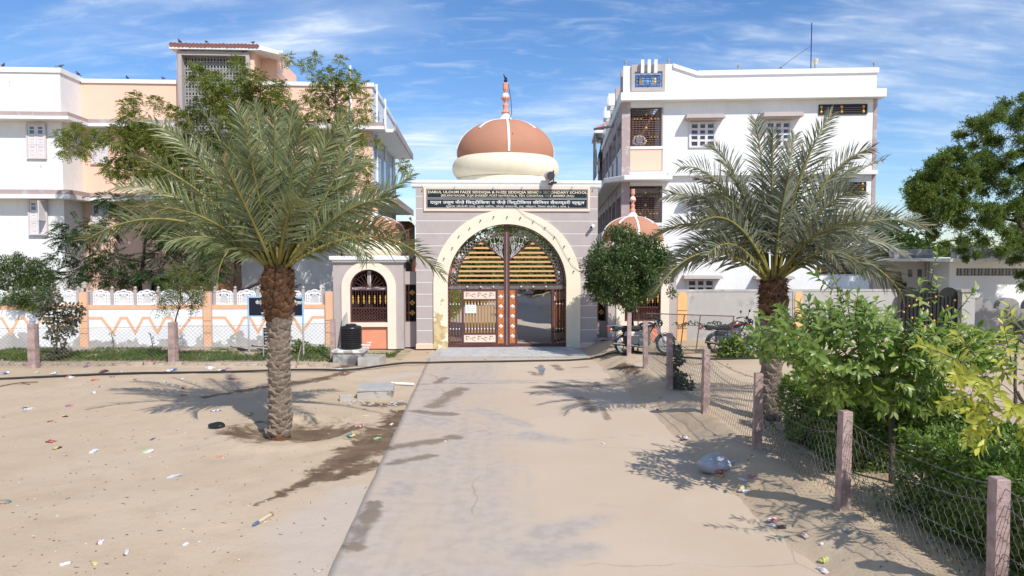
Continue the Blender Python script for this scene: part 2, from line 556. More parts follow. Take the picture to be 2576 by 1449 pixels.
def vnoise(x, y, s, seed):
    """smooth value noise, vectorised"""
    x = np.asarray(x, float) * s; y = np.asarray(y, float) * s
    xi = np.floor(x).astype(np.int64); yi = np.floor(y).astype(np.int64)
    fx = x - xi; fy = y - yi
    fx = fx * fx * (3 - 2 * fx); fy = fy * fy * (3 - 2 * fy)

    def h(a, b):
        n = (a * 374761393 + b * 668265263 + seed * 1442695041) & 0xffffffff
        n = ((n ^ (n >> 13)) * 1274126177) & 0xffffffff
        return ((n ^ (n >> 16)) & 0xffff) / 65535.0
    return (h(xi, yi) * (1 - fx) + h(xi + 1, yi) * fx) * (1 - fy) + (h(xi, yi + 1) * (1 - fx) + h(xi + 1, yi + 1) * fx) * fy


def fbm(x, y, s, seed, o=4):
    r = 0; a = 0.5
    for k in range(o):
        r = r + a * (vnoise(x, y, s, seed + k) - 0.5); s *= 2.1; a *= 0.5
    return r


PALM_L = gp(705, 1096, -0.03)
PALM_R = gp(1939, 1058, 0.2)
BASIN = gp(742, 1084, -0.03)


def zg(x, y):
    x = np.asarray(x, float); y = np.asarray(y, float)
    yc = np.clip(y, -20, 26)
    a, b = xl(yc), xr(yc)
    near = np.exp(-np.maximum(0, np.hypot(x, y - 12) - 20) / 10)
    z = -0.055 + (0.10 * fbm(x, y, 0.35, 3) + 0.035 * fbm(x, y, 2.3, 9, 3)) * near
    # left ground: a touch higher away from the road, a low kerbed strip by the wall
    z = z + 0.035 * sstep(0.4, 2.5, a - x)
    st = sstep(-5.3, -5.9, x) * sstep(21.25, 21.75, y)
    z = z * (1 - .7 * st) + .05 * st
    # bank of drifted sand between the road and the wire fence
    s = x - b
    wob = 0.55 * fbm(x, y, 0.55, 21) + 0.12 * fbm(x, y, 3.0, 5)
    bank = sstep(-0.35, 0.95, s + wob) * 0.32
    bank = bank + 0.05 * np.exp(-((s - 0.6) / 0.3) ** 2) * (0.6 + 2 * fbm(x, y, 1.2, 33)) + (0.075 * fbm(x, y, 3.2, 13) + 0.05 * fbm(x, y, 8.5, 14, 2)) * sstep(0, 0.5, s)
    right = sstep(-0.9, -0.2, s)
    z = z * (1 - right) + (-0.045 + bank + 0.03 * fbm(x, y, 4, 17) * sstep(0, 0.5, s)) * right
    z = np.where((s > 1.3), 0.22 + 0.05 * fbm(x, y, 0.8, 41), z) if z.shape == () else z * (1 - sstep(1.0, 1.6, s)) + (0.22 + 0.05 * fbm(x, y, 0.8, 41)) * sstep(1.0, 1.6, s)
    # below the road slab and the gate apron
    under = sstep(0.02, 0.25, x - a) * (1 - sstep(-0.75, -0.45, s)) * (y < 80)
    z = z * (1 - under) - 0.16 * under
    # palm basin
    dx = (x - BASIN.x) / 1.12; dy = (y - BASIN.y) / 1.15
    q = np.sqrt(dx * dx + dy * dy) * (1 + 0.16 * fbm(x, y, 1.5, 51))
    rim = 0.065 * np.exp(-((q - 1.12) / 0.20) ** 2) * (1 + 1.3 * fbm(x, y, 5.0, 61, 3)) * (0.55 + 0.45 * sstep(0.6, -0.8, dy))
    z = z + rim - 0.065 * (1 - sstep(0.75, 1.0, q))
    return z


def zs(x, y): return float(zg(np.array([x]), np.array([y]))[0])


def gpt(u, v, dz=0.0):
    """the point of the uneven ground that a pixel sees"""
    z = 0.0
    for _ in range(5):
        p = gp(u, v, z); z = zs(p.x, p.y)
    return Vector((p.x, p.y, z + dz))


def axis(lo, hi, step, far_lo, far_hi):
    a = list(np.arange(lo, hi + 1e-6, step))
    d = step; x = hi; up = []
    while x < far_hi:
        d *= 1.35; x += d; up.append(x)
    d = step; x = lo; dn = []
    while x > far_lo:
        d *= 1.35; x -= d; dn.append(x)
    return np.array(dn[::-1] + a + up)


def capsules(x, y, caps):
    r = np.full(x.shape, -9.0)
    for (u0, v0, u1, v1, w) in caps:
        p, q = gp(u0, v0), gp(u1, v1)
        dx, dy = q.x - p.x, q.y - p.y
        L = dx * dx + dy * dy + 1e-9
        t = np.clip(((x - p.x) * dx + (y - p.y) * dy) / L, 0, 1)
        d = np.hypot(x - p.x - t * dx, y - p.y - t * dy)
        r = np.maximum(r, (w - d) / w)
    return np.clip(r, -1, 1)


def attr(me, name, vals):
    a = me.attributes.new(name, 'FLOAT', 'POINT')
    a.data.foreach_set('value', np.asarray(vals, np.float32))


def grid_mesh(name, xs, ys, zf, m):
    X, Y = np.meshgrid(xs, ys)
    Z = zf(X, Y)
    n, k = len(ys), len(xs)
    V = np.stack([X.ravel(), Y.ravel(), Z.ravel()], 1)
    i = np.arange((n - 1) * (k - 1)); r = i // (k - 1); c = i % (k - 1)
    q = r * k + c
    F = np.stack([q, q + 1, q + k + 1, q + k], 1)
    return np_mesh(name, V, F, m, None, True), X.ravel(), Y.ravel()


def attr_node(nt, name):
    return nnew(nt, 'ShaderNodeAttribute', attribute_name=name).outputs['Fac']


def ground_mat():
    m, nt, bs, oc = newmat('sand')
    big = noisen(nt, oc, 0.28, 6, 0.6, 0.4)
    mid = noisen(nt, oc, 2.2, 8, 0.62)
    fine = noisen(nt, oc, 30, 5, 0.7)
    c = mixc(nt, ramp(nt, big, 0.32, 0.68), (0.465, 0.357, 0.244), (0.53, 0.42, 0.305))
    c = mixc(nt, mathn(nt, 'MULTIPLY', ramp(nt, mid, 0.48, 0.75), 0.5), c, (0.42, 0.31, 0.21))
    c = mixc(nt, mathn(nt, 'MULTIPLY', ramp(nt, fine, 0.45, 0.8), 0.3), c, (0.33, 0.245, 0.17))
    # scattered grit
    vo = nnew(nt, 'ShaderNodeTexVoronoi'); vo.inputs['Scale'].default_value = 16; nt.links.new(oc, vo.inputs['Vector'])
    vsep = nnew(nt, 'ShaderNodeSeparateColor'); nt.links.new(vo.outputs['Color'], vsep.inputs[0])
    dot = mathn(nt, 'MULTIPLY', mathn(nt, 'LESS_THAN', vo.outputs['Distance'], mathn(nt, 'MULTIPLY', vsep.outputs[1], 0.22)), mathn(nt, 'GREATER_THAN', vsep.outputs[0], 0.80))
    c = mixc(nt, mathn(nt, 'MULTIPLY', dot, 0.65), c, mixc(nt, mathn(nt, 'GREATER_THAN', vsep.outputs[2], 0.6), (0.20, 0.15, 0.11), (0.62, 0.56, 0.50)))
    c = mixc(nt, mathn(nt, 'MULTIPLY', ramp(nt, mathn(nt, 'ADD', attr_node(nt, 'pale'), mathn(nt, 'MULTIPLY', mid, .5)), .3, .9), .6), c, (.50, .43, .375))
    # trodden, darker earth under the garden plants
    c = mixc(nt, ramp(nt, mathn(nt, 'ADD', attr_node(nt, 'earth'), mathn(nt, 'MULTIPLY', noisen(nt, oc, 1.7, 8, 0.65), 0.9)), 0.45, 0.95), c, (0.26, 0.18, 0.115))
    c = mixc(nt, mathn(nt, 'MULTIPLY', ramp(nt, mathn(nt, 'ADD', attr_node(nt, 'turf'), mathn(nt, 'MULTIPLY', noisen(nt, oc, 2.4, 8, 0.7), 1.2)), 0.62, 1.1), 0.75), c, (0.13, 0.14, 0.055))
    # damp from the leaking tank and the watered palm
    w = mathn(nt, 'ADD', attr_node(nt, 'wet'), mathn(nt, 'MULTIPLY', mathn(nt, 'SUBTRACT', noisen(nt, oc, 2.6, 9, 0.68, 0.6), 0.5), 2.6))
    wf = ramp(nt, w, -0.1, 0.4)
    c = mixc(nt, wf, c, mixc(nt, ramp(nt, mid, 0.4, 0.65), (0.13, 0.085, 0.05), (0.20, 0.135, 0.082)))
    nt.links.new(c, bs.inputs['Base Color'])
    r = nnew(nt, 'ShaderNodeMapRange'); r.inputs['To Min'].default_value = 0.95; r.inputs['To Max'].default_value = 0.6
    nt.links.new(wf, r.inputs['Value']); nt.links.new(r.outputs[0], bs.inputs['Roughness'])
    bs.inputs['Specular IOR Level'].default_value = 0.2
    h = mathn(nt, 'ADD', mathn(nt, 'MULTIPLY', noisen(nt, oc, 7, 8, 0.7), 0.8), mathn(nt, 'MULTIPLY', fine, 0.25))
    h = mathn(nt, 'ADD', h, mathn(nt, 'MULTIPLY', dot, 0.3))
    bumpn(nt, h, 0.55, 0.03, bs)
    return m


def road_mat(name='road_concrete'):
    m, nt, bs, oc = newmat(name)
    big = noisen(nt, oc, 0.35, 7, 0.6, 0.5)
    al = noisen(nt, mapping(nt, oc, (1.9, 0.10, 1), (0, 0, 0), (0, 0, radians(-2.5))), 2.4, 7, 0.62, 0.2)     # tyre and broom streaks
    fine = noisen(nt, oc, 45, 4, 0.7)
    sand = mixc(nt, ramp(nt, big, 0.3, 0.7), (0.505, 0.395, 0.29), (0.55, 0.44, 0.335))
    concrete = mixc(nt, ramp(nt, noisen(nt, oc, 5, 6), 0.35, 0.65), (0.375, 0.322, 0.283), (0.44, 0.38, 0.335))
    b = mathn(nt, 'ADD', mathn(nt, 'MULTIPLY', attr_node(nt, 'bare'), 0.55), mathn(nt, 'ADD', mathn(nt, 'MULTIPLY', big, 0.7), mathn(nt, 'MULTIPLY', al, 0.42)))
    b = mathn(nt, 'ADD', b, mathn(nt, 'MULTIPLY', noisen(nt, oc, 3.0, 9, 0.7), 0.35))
    c = mixc(nt, mathn(nt, 'MULTIPLY', ramp(nt, b, 0.52, 1.0), 0.9), sand, concrete)
    c = mixc(nt, mathn(nt, 'MULTIPLY', ramp(nt, fine, 0.5, 0.8), 0.22), c, (0.28, 0.225, 0.18))
    # fine cracks
    vo = nnew(nt, 'ShaderNodeTexVoronoi', feature='DISTANCE_TO_EDGE'); vo.inputs['Scale'].default_value = 0.22
    nzv = nnew(nt, 'ShaderNodeTexNoise'); nzv.inputs['Scale'].default_value = 1.3; nzv.inputs['Detail'].default_value = 6
    nt.links.new(oc, nzv.inputs['Vector'])
    wv = nnew(nt, 'ShaderNodeVectorMath', operation='MULTIPLY_ADD'); wv.inputs[1].default_value = (0.5, 0.5, 0)
    nt.links.new(nzv.outputs['Color'], wv.inputs[0]); nt.links.new(oc, wv.inputs[2]); nt.links.new(wv.outputs[0], vo.inputs['Vector'])
    crack = mathn(nt, 'MULTIPLY', mathn(nt, 'LESS_THAN', vo.outputs['Distance'], 0.0026), ramp(nt, noisen(nt, oc, 0.7, 3), 0.45, 0.6))
    c = mixc(nt, mathn(nt, 'MULTIPLY', crack, 0.3), c, (0.17, 0.135, 0.11))
    w = mathn(nt, 'ADD', attr_node(nt, 'wet'), mathn(nt, 'MULTIPLY', mathn(nt, 'SUBTRACT', noisen(nt, oc, 2.2, 9, 0.68, 0.7), 0.5), 2.2))
    wf = ramp(nt, w, -0.1, 0.45)
    c = mixc(nt, mathn(nt, 'MULTIPLY', wf, 0.8), c, mixc(nt, ramp(nt, noisen(nt, oc, 1.1, 5), 0.4, 0.6), (0.165, 0.132, 0.105), (0.205, 0.15, 0.098)))
    nt.links.new(c, bs.inputs['Base Color'])
    r = nnew(nt, 'ShaderNodeMapRange'); r.inputs['To Min'].default_value = 0.9; r.inputs['To Max'].default_value = 0.55
    nt.links.new(wf, r.inputs['Value']); nt.links.new(r.outputs[0], bs.inputs['Roughness'])
    bs.inputs['Specular IOR Level'].default_value = 0.25
    h = mathn(nt, 'SUBTRACT', mathn(nt, 'ADD', mathn(nt, 'MULTIPLY', fine, 0.4), noisen(nt, oc, 6, 8, 0.7)), mathn(nt, 'MULTIPLY', crack, 1.5))
    bumpn(nt, h, 0.3, 0.012, bs)
    return m


gxs = axis(-14.5, 10.0, 0.1, -420, 420)
gys = axis(4.0, 28.5, 0.1, -60, 700)
ground, GX, GY = grid_mesh('sand_ground', gxs, gys, zg, ground_mat())
structure(ground)
WET_G = [(650, 1083, 825, 1078, 1.15), (965, 1070, 890, 1130, 0.55), (1000, 1030, 955, 1130, 0.48), (890, 1135, 800, 1190, 0.42), (940, 1160, 830, 1200, 0.32), (930, 1120, 880, 1150, .5),
         (800, 1190, 710, 1238, 0.22), (720, 1235, 640, 1266, 0.09), (860, 935, 760, 958, 0.45), (760, 955, 600, 985, 0.38), (600, 985, 520, 1000, 0.25),
         (930, 1010, 1010, 1010, 0.40), (860, 920, 930, 915, 0.5), (1560, 935, 1600, 955, 0.35)]
wetg = capsules(GX, GY, WET_G)
attr(ground.data, 'wet', np.where(wetg > -0.9, wetg - 0.35, -3))
attr(ground.data, 'pale', np.clip(capsules(GX, GY, [(800, 1440, 860, 1290, 1.0), (760, 1330, 900, 1240, .7), (950, 950, 1040, 935, .5)]), 0, 1))
garden = sstep(1.1, 2.0, GX - xr(np.clip(GY, -20, 26))) * (GY < 26)
attr(ground.data, 'earth', np.clip(capsules(GX, GY, [(2150, 1200, 2576, 1449, 1.6), (2050, 1090, 2250, 1180, 1.3), (1940, 1062, 1960, 1062, 0.7)]), 0, 1) * 0.6 * garden - 0.35)
strip = ((GX < -3.6) & (GY > 21.8) & (GY < 25.5)).astype(float) * 0.5
inner = (GY > 28).astype(float) * sstep(3.0, 5.0, np.abs(GX + 0.6)) * 0.25
attr(ground.data, 'turf', np.maximum(strip, np.maximum(garden * 0.12, inner)) - 0.3)

# ------------------------------------------------------------------ road
ROAD = road_mat()
rv, rf_ = [], []
ts = np.linspace(0, 1, 56); rys = np.arange(-6, 23.16, 0.1)
RX, RY = [], []
for y in rys:
    a, b = xl(y), xr(y) + 0.5
    for t in ts: RX.append(a + (b - a) * t); RY.append(y)
RX, RY = np.array(RX), np.array(RY)
edge_wob = np.where((np.arange(len(RX)) % 56) == 0, 0.010 * (vnoise(RY * 0, RY, 2.3, 77) - 0.5) * 2, 0)
RZ = 0.004 * fbm(RX, RY, 0.8, 91)
k = 56; n = len(rys)
i = np.arange((n - 1) * (k - 1)); q = (i // (k - 1)) * k + i % (k - 1)
top = np.stack([q, q + 1, q + k + 1, q + k], 1)
V = np.stack([RX + edge_wob, RY, RZ], 1)
le = np.arange(n) * k                                     # the slab's left edge goes down into the sand
sk = V[le] + np.array([0, 0, -0.16])
i2 = np.arange(n - 1)
side = np.stack([len(V) + i2, le[i2], le[i2 + 1], len(V) + i2 + 1], 1)
road = np_mesh('concrete_road', np.vstack([V, sk]), np.vstack([top, side]), ROAD, None, True)
structure(road)
WET_R = [(1160, 978, 1090, 1020, 0.36), (1050, 1035, 1140, 1042, 0.30), (990, 1125, 1140, 1101, 0.30), (985, 1165, 1085, 1146, 0.22),
         (945, 1262, 890, 1378, 0.20), (1046, 966, 1535, 960, 0.08), (1350, 974, 1540, 968, 0.34), (1460, 1000, 1490, 1030, 0.24),
         (1335, 935, 1350, 945, .2), (1395, 918, 1410, 930, 0.2), (1440, 925, 1480, 922, 0.16), (1360, 918, 1362, 945, 0.14), (1515, 1030, 1530, 1055, 0.13), (1120, 950, 1100, 962, 0.2)]
BARE_R = [(1400, 1340, 1530, 1300, 0.42), (1360, 1395, 1480, 1380, 0.42), (1510, 1270, 1560, 1275, 0.16), (1340, 1095, 1430, 1110, 0.45), (1430, 1110, 1540, 1100, 0.2), (1010, 1220, 1000, 1235, 0.28),
          (1040, 1060, 1100, 1060, 0.4), (1200, 1030, 1330, 1070, 0.25), (1590, 1095, 1620, 1095, 0.2), (1130, 960, 1500, 955, 0.25)]
ax_, ay_ = np.concatenate([RX, RX[le]]), np.concatenate([RY, RY[le]])
w_ = capsules(ax_, ay_, WET_R)
attr(road.data, 'wet', np.where(w_ > -0.9, w_ - 0.3, -3))
attr(road.data, 'bare', np.clip(capsules(ax_, ay_, BARE_R), 0, 1) - .9 * sstep(1.6, 3.6, ax_ - xl(ay_)) + .12)

pud, pnt, pbs, _ = newmat('puddle_water')
pbs.inputs['Base Color'].default_value = (0.16, 0.15, 0.15, 1); pbs.inputs['Roughness'].default_value = 0.16; pbs.inputs['Specular IOR Level'].default_value = 0.9
pv = []
for k_ in range(26):
    a = 2 * pi * k_ / 26
    c = gp(1362, 930)
    pv.append((c.x + 0.075 * cos(a) * (1 + 0.5 * sin(3 * a + 1)) + 0.07 * sin(2 * a) - .06 * sin(a), c.y + 0.62 * sin(a) * (1 + 0.2 * cos(2 * a))))
structure(MB().prism_z(pv, -0.02, 0.006).build('water_puddle', pud))

# stone apron in front of the gate: courses of grey slabs
APRON = mat('grey_stone_slab', (0.50, 0.49, 0.475), 0.75, 0.12, 3, 0.3, 30, 0.006, dirt=(0.40, 0.345, 0.29), dirt_amt=0.6, dirt_scale=2.2)
apron = structure(MB().prism_z([(-2.72, -2.30), (2.95, -2.30), (2.55, 0.42), (-2.45, 0.42)], -0.2, 0.012).build('apron_bed', CONC_LIGHT))
apron.location = (GF.o.x, GF.o.y, 0); apron.rotation_euler = (0, 0, GF.yaw)
ya = -1.96
for r_, wd in enumerate((0.36, 0.36, 0.34, 0.36, 0.34, 0.30)):
    x = -2.25 - 0.05 * r_ * 0 + rng.uniform(-0.2, 0.05)
    xe = 2.62 - 0.06 * r_
    x = -2.30
    while x < xe - 0.1:
        w = min(rng.uniform(0.9, 1.5), xe - x)
        if xe - x - w < 0.35: w = xe - x
        dz = rng.uniform(-0.004, 0.005)
        MB().box(x, x + w - 0.012, ya, ya + wd - 0.012, -0.1, 0.04 + dz).build('stone_slab', APRON, apron)
        x += w
    ya += wd

inner = structure(MB().prism_z([(-2.6, 0.45), (2.7, 0.45), (2.7, 75), (-2.6, 75)], -0.3, 0.0).build('inner_road', road_mat('inner_road_concrete')))
attr(inner.data, 'wet', [-3.0] * len(inner.data.vertices)); attr(inner.data, 'bare', [0.2] * len(inner.data.vertices))
inner.location = (GF.o.x, GF.o.y, 0); inner.rotation_euler = (0, 0, GF.yaw)

# ================================================================== gatehouse
def fthing(F, name, label, cat, group=None, x=0, y=0, z=0):
    """a thing standing at (x, y) of a facade frame; its meshes use coordinates relative to that point"""
    p = F.w(x, y, z)
    return thing(name, label, cat, p, F.yaw, group)


def arcpts(cx, cz, r, a0, a1, n):
    return [(cx + r * cos(a0 + (a1 - a0) * i / n), cz + r * sin(a0 + (a1 - a0) * i / n)) for i in range(n + 1)]


def lettering(parent, text, x0, x1, z, h, y, m, bold=0.0, name='lettering', ext=0.002):
    c = bpy.data.curves.new(name, 'FONT')
    c.body = text; c.size = 1.0; c.extrude = 0.0; c.offset = bold; c.resolution_u = 2
    o = bpy.data.objects.new(name, c); COL.objects.link(o)
    dg = bpy.context.evaluated_depsgraph_get()
    me = bpy.data.meshes.new_from_object(o.evaluated_get(dg))
    bpy.data.objects.remove(o)
    n = len(me.vertices)
    co = np.empty(n * 3, np.float32); me.vertices.foreach_get('co', co); co = co.reshape(-1, 3)
    mn, mx = co.min(0), co.max(0)
    out = np.zeros_like(co)
    out[:, 0] = x0 + (co[:, 0] - mn[0]) / (mx[0] - mn[0]) * (x1 - x0)
    out[:, 2] = z + (co[:, 1] - mn[1]) / (mx[1] - mn[1]) * h
    out[:, 1] = y
    me.vertices.foreach_set('co', out.ravel()); me.update()
    return link_mesh(name, me, m, parent)


gate_house = fthing(GF, 'gatehouse', 'mauve gatehouse with a big arch and terracotta dome over the school gate', 'gatehouse')
X = lambda u, v=700, d=0.0: GF.px(u, v, d)[0]
Zc = lambda v, u=1276, d=0.0: GF.px(u, v, d)[1]
gxl, gxr = X(1047), X(1503)
cxg, spz = GF.px(1276, 713)
R_OUT = (X(1461) - X(1091)) / 2
R_IN = (X(1425) - X(1126.6)) / 2
Z_TOP = Zc(467)
GD = 4.3                                                # depth of the gatehouse


def xb(z, r):                                          # half width of the arch at height z
    if z <= spz: return r
    q = r * r - (z - spz) ** 2
    return sqrt(q) if q > 0 else 0.0


def half_panel(side, z0, z1, r, xe):
    """outline of a wall piece between the outer edge xe and an arch of radius r"""
    n = 14 if z1 > spz else 1
    inn = [(cxg + side * xb(z0 + (z1 - z0) * i / n, r), z0 + (z1 - z0) * i / n) for i in range(n + 1)]
    poly = [(xe, z0)] + inn + [(xe, z1)]
    return poly if side < 0 else poly[::-1]


core = MB()
for side, xe in ((-1, gxl), (1, gxr)):
    n = 40
    zz = [0.0 + (Z_TOP - 0.0) * i / n for i in range(n + 1)]
    inn = [(cxg + side * xb(z, R_IN), z) for z in zz]
    poly = [(xe, 0.0)] + inn + [(xe, Z_TOP)]
    core.prism(poly if side < 0 else poly[::-1], 0.008, 0.42)
core.build('wall_core', WHITE, gate_house)
# side walls, back wall piers and roof of the passage
sw = MB()
sw.box(gxl + 0.003, gxl + 0.3, 0.42, GD, 0, Z_TOP); sw.box(gxr - 0.3, gxr - 0.003, 0.42, GD, 0, Z_TOP)
sw.box(gxl + 0.3, cxg - R_IN - 0.12, GD - 0.35, GD, 0, Z_TOP); sw.box(cxg + R_IN + 0.12, gxr - 0.3, GD - 0.35, GD, 0, Z_TOP)
sw.build('side_wall', MAUVE, gate_house)
MB().box(gxl - 0.0, gxr + 0.0, 0.43, GD + 0.1, Z_TOP + 0.002, Z_TOP + 0.2).build('roof_slab', WHITE_TRIM, gate_house)
# rusticated courses, each block proud of the white joints
vj = [524 - 30.9 * k for k in (1,)] + [524.0, 554.8, 587, 617.5, 648, 678.3, 709, 738.5, 769, 799.6, 830, 863]
vj = [467.0] + vj
MB_sign = (X(1066, 500), X(1483.5, 500), Zc(531), Zc(469.5))
for a, b in zip(vj[:-1], vj[1:]):
    z1, z0 = Zc(a), Zc(b)
    g = 0.014
    for side, xe in ((-1, gxl), (1, gxr)):
        za, zb = z0 + g, z1 - g
        if zb > MB_sign[2] and za >= MB_sign[2] - 0.05:   # beside the sign frame
            xs_ = MB_sign[0] if side < 0 else MB_sign[1]
            MB().box(min(xe, xs_), max(xe, xs_), 0.0, 0.0079, za, zb).build('wall_block', MAUVE, gate_house)
        else:
            MB().prism(half_panel(side, za, min(zb, spz + R_OUT - 0.002) if False else zb, R_OUT - 0.02, xe), 0.0, 0.0079).build('wall_block', MAUVE, gate_house)
for side, xe in ((-1, gxl), (1, gxr)):
    xs_ = cxg + side * (R_OUT - 0.02)
    MB().box(min(xe, xs_) - (0.02 if side < 0 else 0), max(xe, xs_) + (0.02 if side > 0 else 0), -0.03, 0.0079, 0.0, Zc(864)).build('plinth_block', PEACH, gate_house)
# arch surround
na = 44
outer = [(cxg - R_OUT, 0.0)] + arcpts(cxg, spz, R_OUT, pi, 0, na) + [(cxg + R_OUT, 0.0)]
innr = [(cxg - R_IN, 0.0)] + arcpts(cxg, spz, R_IN, pi, 0, na) + [(cxg + R_IN, 0.0)]
MB().band(outer, innr, -0.055, 0.40).build('arch_surround', CREAM, gate_house)
# striped lining of the arch: brown ground with ochre bars set a few millimetres proud
r2 = R_IN - 0.012
lin = [(cxg - r2, 0.05)] + arcpts(cxg, spz, r2, pi, 0, na) + [(cxg + r2, 0.05)]
i_ = [(cxg - R_IN - 0.002, 0.05)] + arcpts(cxg, spz, R_IN + 0.002, pi, 0, na) + [(cxg + R_IN + 0.002, 0.05)]
MB().band(i_, lin, 0.03, 0.41).build('arch_lining', BROWN_METAL, gate_house)
bars = MB()
for k_ in range(60):
    a0 = pi * (k_ + 0.1) / 60; a1 = pi * (k_ + 0.55) / 60
    p = arcpts(cxg, spz, r2 - 0.006, a0, a1, 1); q = arcpts(cxg, spz, r2 + 0.001, a0, a1, 1)
    bars.band(q, p, 0.035, 0.40)
for sg in (-1, 1):
    z = 0.2
    while z < spz - 0.1:
        x_ = cxg + sg * (r2 - 0.003)
        bars.box(x_ - 0.003, x_ + 0.003, 0.035, 0.40, z, z + 0.06); z += 0.13
bars.build('lining_stripes', SLAT, gate_house)
# cornice
cp = [(-0.02, Zc(471)), (-0.04, Zc(468)), (-0.05, Zc(463)), (-0.075, Zc(460)), (-0.085, Zc(453)), (0.0, Zc(452.5)), (0.5, Zc(452.5)), (0.5, Zc(471))]
MB().prism_x(cp[::-1], X(1035, 455), X(1512.5, 455)).build('cornice', WHITE_TRIM, gate_house)
# dome
dd = 2.25
dcx = GF.px(1272, 430, dd)[0]
dz = lambda v: GF.px(1272, v, dd)[1]
rr = (GF.px(1405.5, 425, dd)[0] - GF.px(1138, 425, dd)[0]) / 2
rd = (GF.px(1394, 390, dd)[0] - GF.px(1152, 390, dd)[0]) / 2
z0, z1 = dz(452), dz(400)
prof = [(rr * 0.90, z0 - 0.4), (rr * 0.90, z0)]
for k_ in range(13):
    a = -1.25 + (1.25 + 1.1) * k_ / 12
    prof.append((rr - 0.42 + 0.42 * cos(a), (z0 + z1) / 2 + 0.01 + (z1 - z0) * 0.56 * sin(a)))
prof.append((rd * 0.96, z1 + 0.03))
MB().lathe(prof, 64, (dcx, dd, 0)).build('dome_ring', CREAM_RING, gate_house, True)


def dome_prof(rd, zb, zt, n=22):
    """onion shoulder that ends in a concave neck"""
    out = []
    for k_ in range(n + 1):
        t = k_ / n
        a = radians(-12 + 92 * t)
        out.append((rd * cos(a) / 1.0, zb + (zt - zb) * (sin(a) + 0.208) / (0.985 + 0.208)))
    return out


zt = dz(303)
dp = dome_prof(rd, z1 - 0.05, zt)
MB().lathe(dp, 72, (dcx, dd, 0)).build('dome', DOME, gate_house, True)


def dome_rib(prof, a, w, c, upto=1.0):
    mb = MB()
    m_ = []
    pr = prof
    vs = []
    for r_, z_ in pr:
        for s in (-1, 1):
            for o_ in (0.0, 0.028):
                rr_ = r_ + o_
                vs.append((c[0] + rr_ * cos(a) - s * w * sin(a), c[1] + rr_ * sin(a) + s * w * cos(a), c[2] + z_ + o_ * 0.5))
    fs = []
    for i in range(len(pr) - 1):
        b, t = i * 4, i * 4 + 4
        fs += [(b + 1, b + 3, t + 3, t + 1), (b, b + 1, t + 1, t), (b + 3, b + 2, t + 2, t + 3)]
    fs.append((0, 2, 3, 1))
    return mb.add(vs, fs)


for k_ in range(8):
    a = -pi / 2 + 0.03 + k_ * pi / 4
    full = k_ % 2 == 0
    dome_rib(dp[1:] if full else dp[len(dp) * 11 // 20:], a, 0.042, (dcx, dd, 0)).build('rib', WHITE_CLEAN, gate_house, True)


def finial(parent, c, z, k, pink=PINK, white=WHITE_CLEAN):
    """white fluted neck, pink fluted vase, white ball in a lotus cup, pink bud; z = top of the dome, k = scale"""
    neck = [(0.62, -0.12), (0.50, 0.0), (0.36, 0.07), (0.26, 0.16), (0.19, 0.28), (0.15, 0.37), (0.145, 0.42)]
    MB().lathe([(r * k, z + h * k) for r, h in neck], 64, c, 16, 0.06).build('neck', white, parent, True, angle=180)
    v = [(0.16, 0.40), (0.21, 0.42), (0.20, 0.46), (0.15, 0.52), (0.12, 0.62), (0.13, 0.74), (0.15, 0.82), (0.14, 0.84), (0.085, 0.86), (0.075, 0.92), (0.09, 0.98), (0.17, 1.09), (0.22, 1.16), (0.21, 1.20), (0.13, 1.2)]
    MB().lathe([(r * k, z + h * k) for r, h in v], 48, c, 12, 0.07).build('vase', pink, parent, True, angle=180)
    MB().ball((c[0], c[1], z + 1.24 * k), 0.19 * k, 24, 14).build('ball', white, parent, True)
    b = [(0.06, 1.40), (0.07, 1.46), (0.10, 1.52), (0.14, 1.60), (0.13, 1.72), (0.115, 1.82), (0.14, 1.89), (0.13, 1.91), (0.06, 1.86)]
    MB().lathe([(r * k, z + h * k) for r, h in b], 40, c, 8, 0.10).build('bud', pink, parent, True, angle=180)


kf = (dz(209) - dz(303)) / 1.86
finial(gate_house, (dcx, dd, 0), zt - 0.03, kf)
sp = MB(); zt2 = dz(209)
sp.tube([(dcx, dd, zt2 - 0.1), (dcx, dd, zt2 + 0.06)], 0.03); sp.ball((dcx, dd, zt2 + 0.10), 0.07); sp.ball((dcx + 0.01, dd, zt2 + 0.18), 0.055)
sp.tube([(dcx, dd, zt2 + 0.16), (dcx - 0.08, dd, zt2 + 0.34)], [0.045, 0.015])
sp.build('lamp_tip', BLACK_METAL, gate_house)
wr = MB(); wr.tube([(dcx + 0.1, dd - 0.12, zt2 - 0.05), (dcx + 0.2, dd - 0.2, zt2 - 0.7), (dcx + 0.22, dd - 0.3, zt + 0.2), (dcx + 0.1, dd - rd * 0.45, zt - 0.1), (dcx + 0.12, dd - rd * 0.8, zt - 0.55), (dcx + 0.2, dd - rd * 0.93, zt - 0.8)], 0.012, 5)
tag(wr.build('wire', RUBBER), 'thin black wire hanging down the front of the big dome', 'wire').location = GF.o
bpy.data.objects['wire'].rotation_euler = (0, 0, GF.yaw)

# name board
sb = thing('name_board', 'black name board with cream lettering above the gate arch', 'sign', GF.w(0, 0, 0), GF.yaw)
f_o = [(MB_sign[0], MB_sign[2]), (MB_sign[1], MB_sign[2]), (MB_sign[1], MB_sign[3]), (MB_sign[0], MB_sign[3])]
bx0, bx1 = X(1072.5, 500), X(1478.5, 500)
bz0, bz1 = Zc(524.5), Zc(475.5)
f_i = [(bx0, bz0), (bx1, bz0), (bx1, bz1), (bx0, bz1)]
MB().band(f_o, f_i, -0.05, 0.006, True).build('frame', CREAMSHEET, sb)
zm0, zm1 = Zc(500.7), Zc(498.3)
MB().box(bx0, bx1, -0.03, 0.01, bz0, bz1).build('board', SIGN_BLACK, sb)


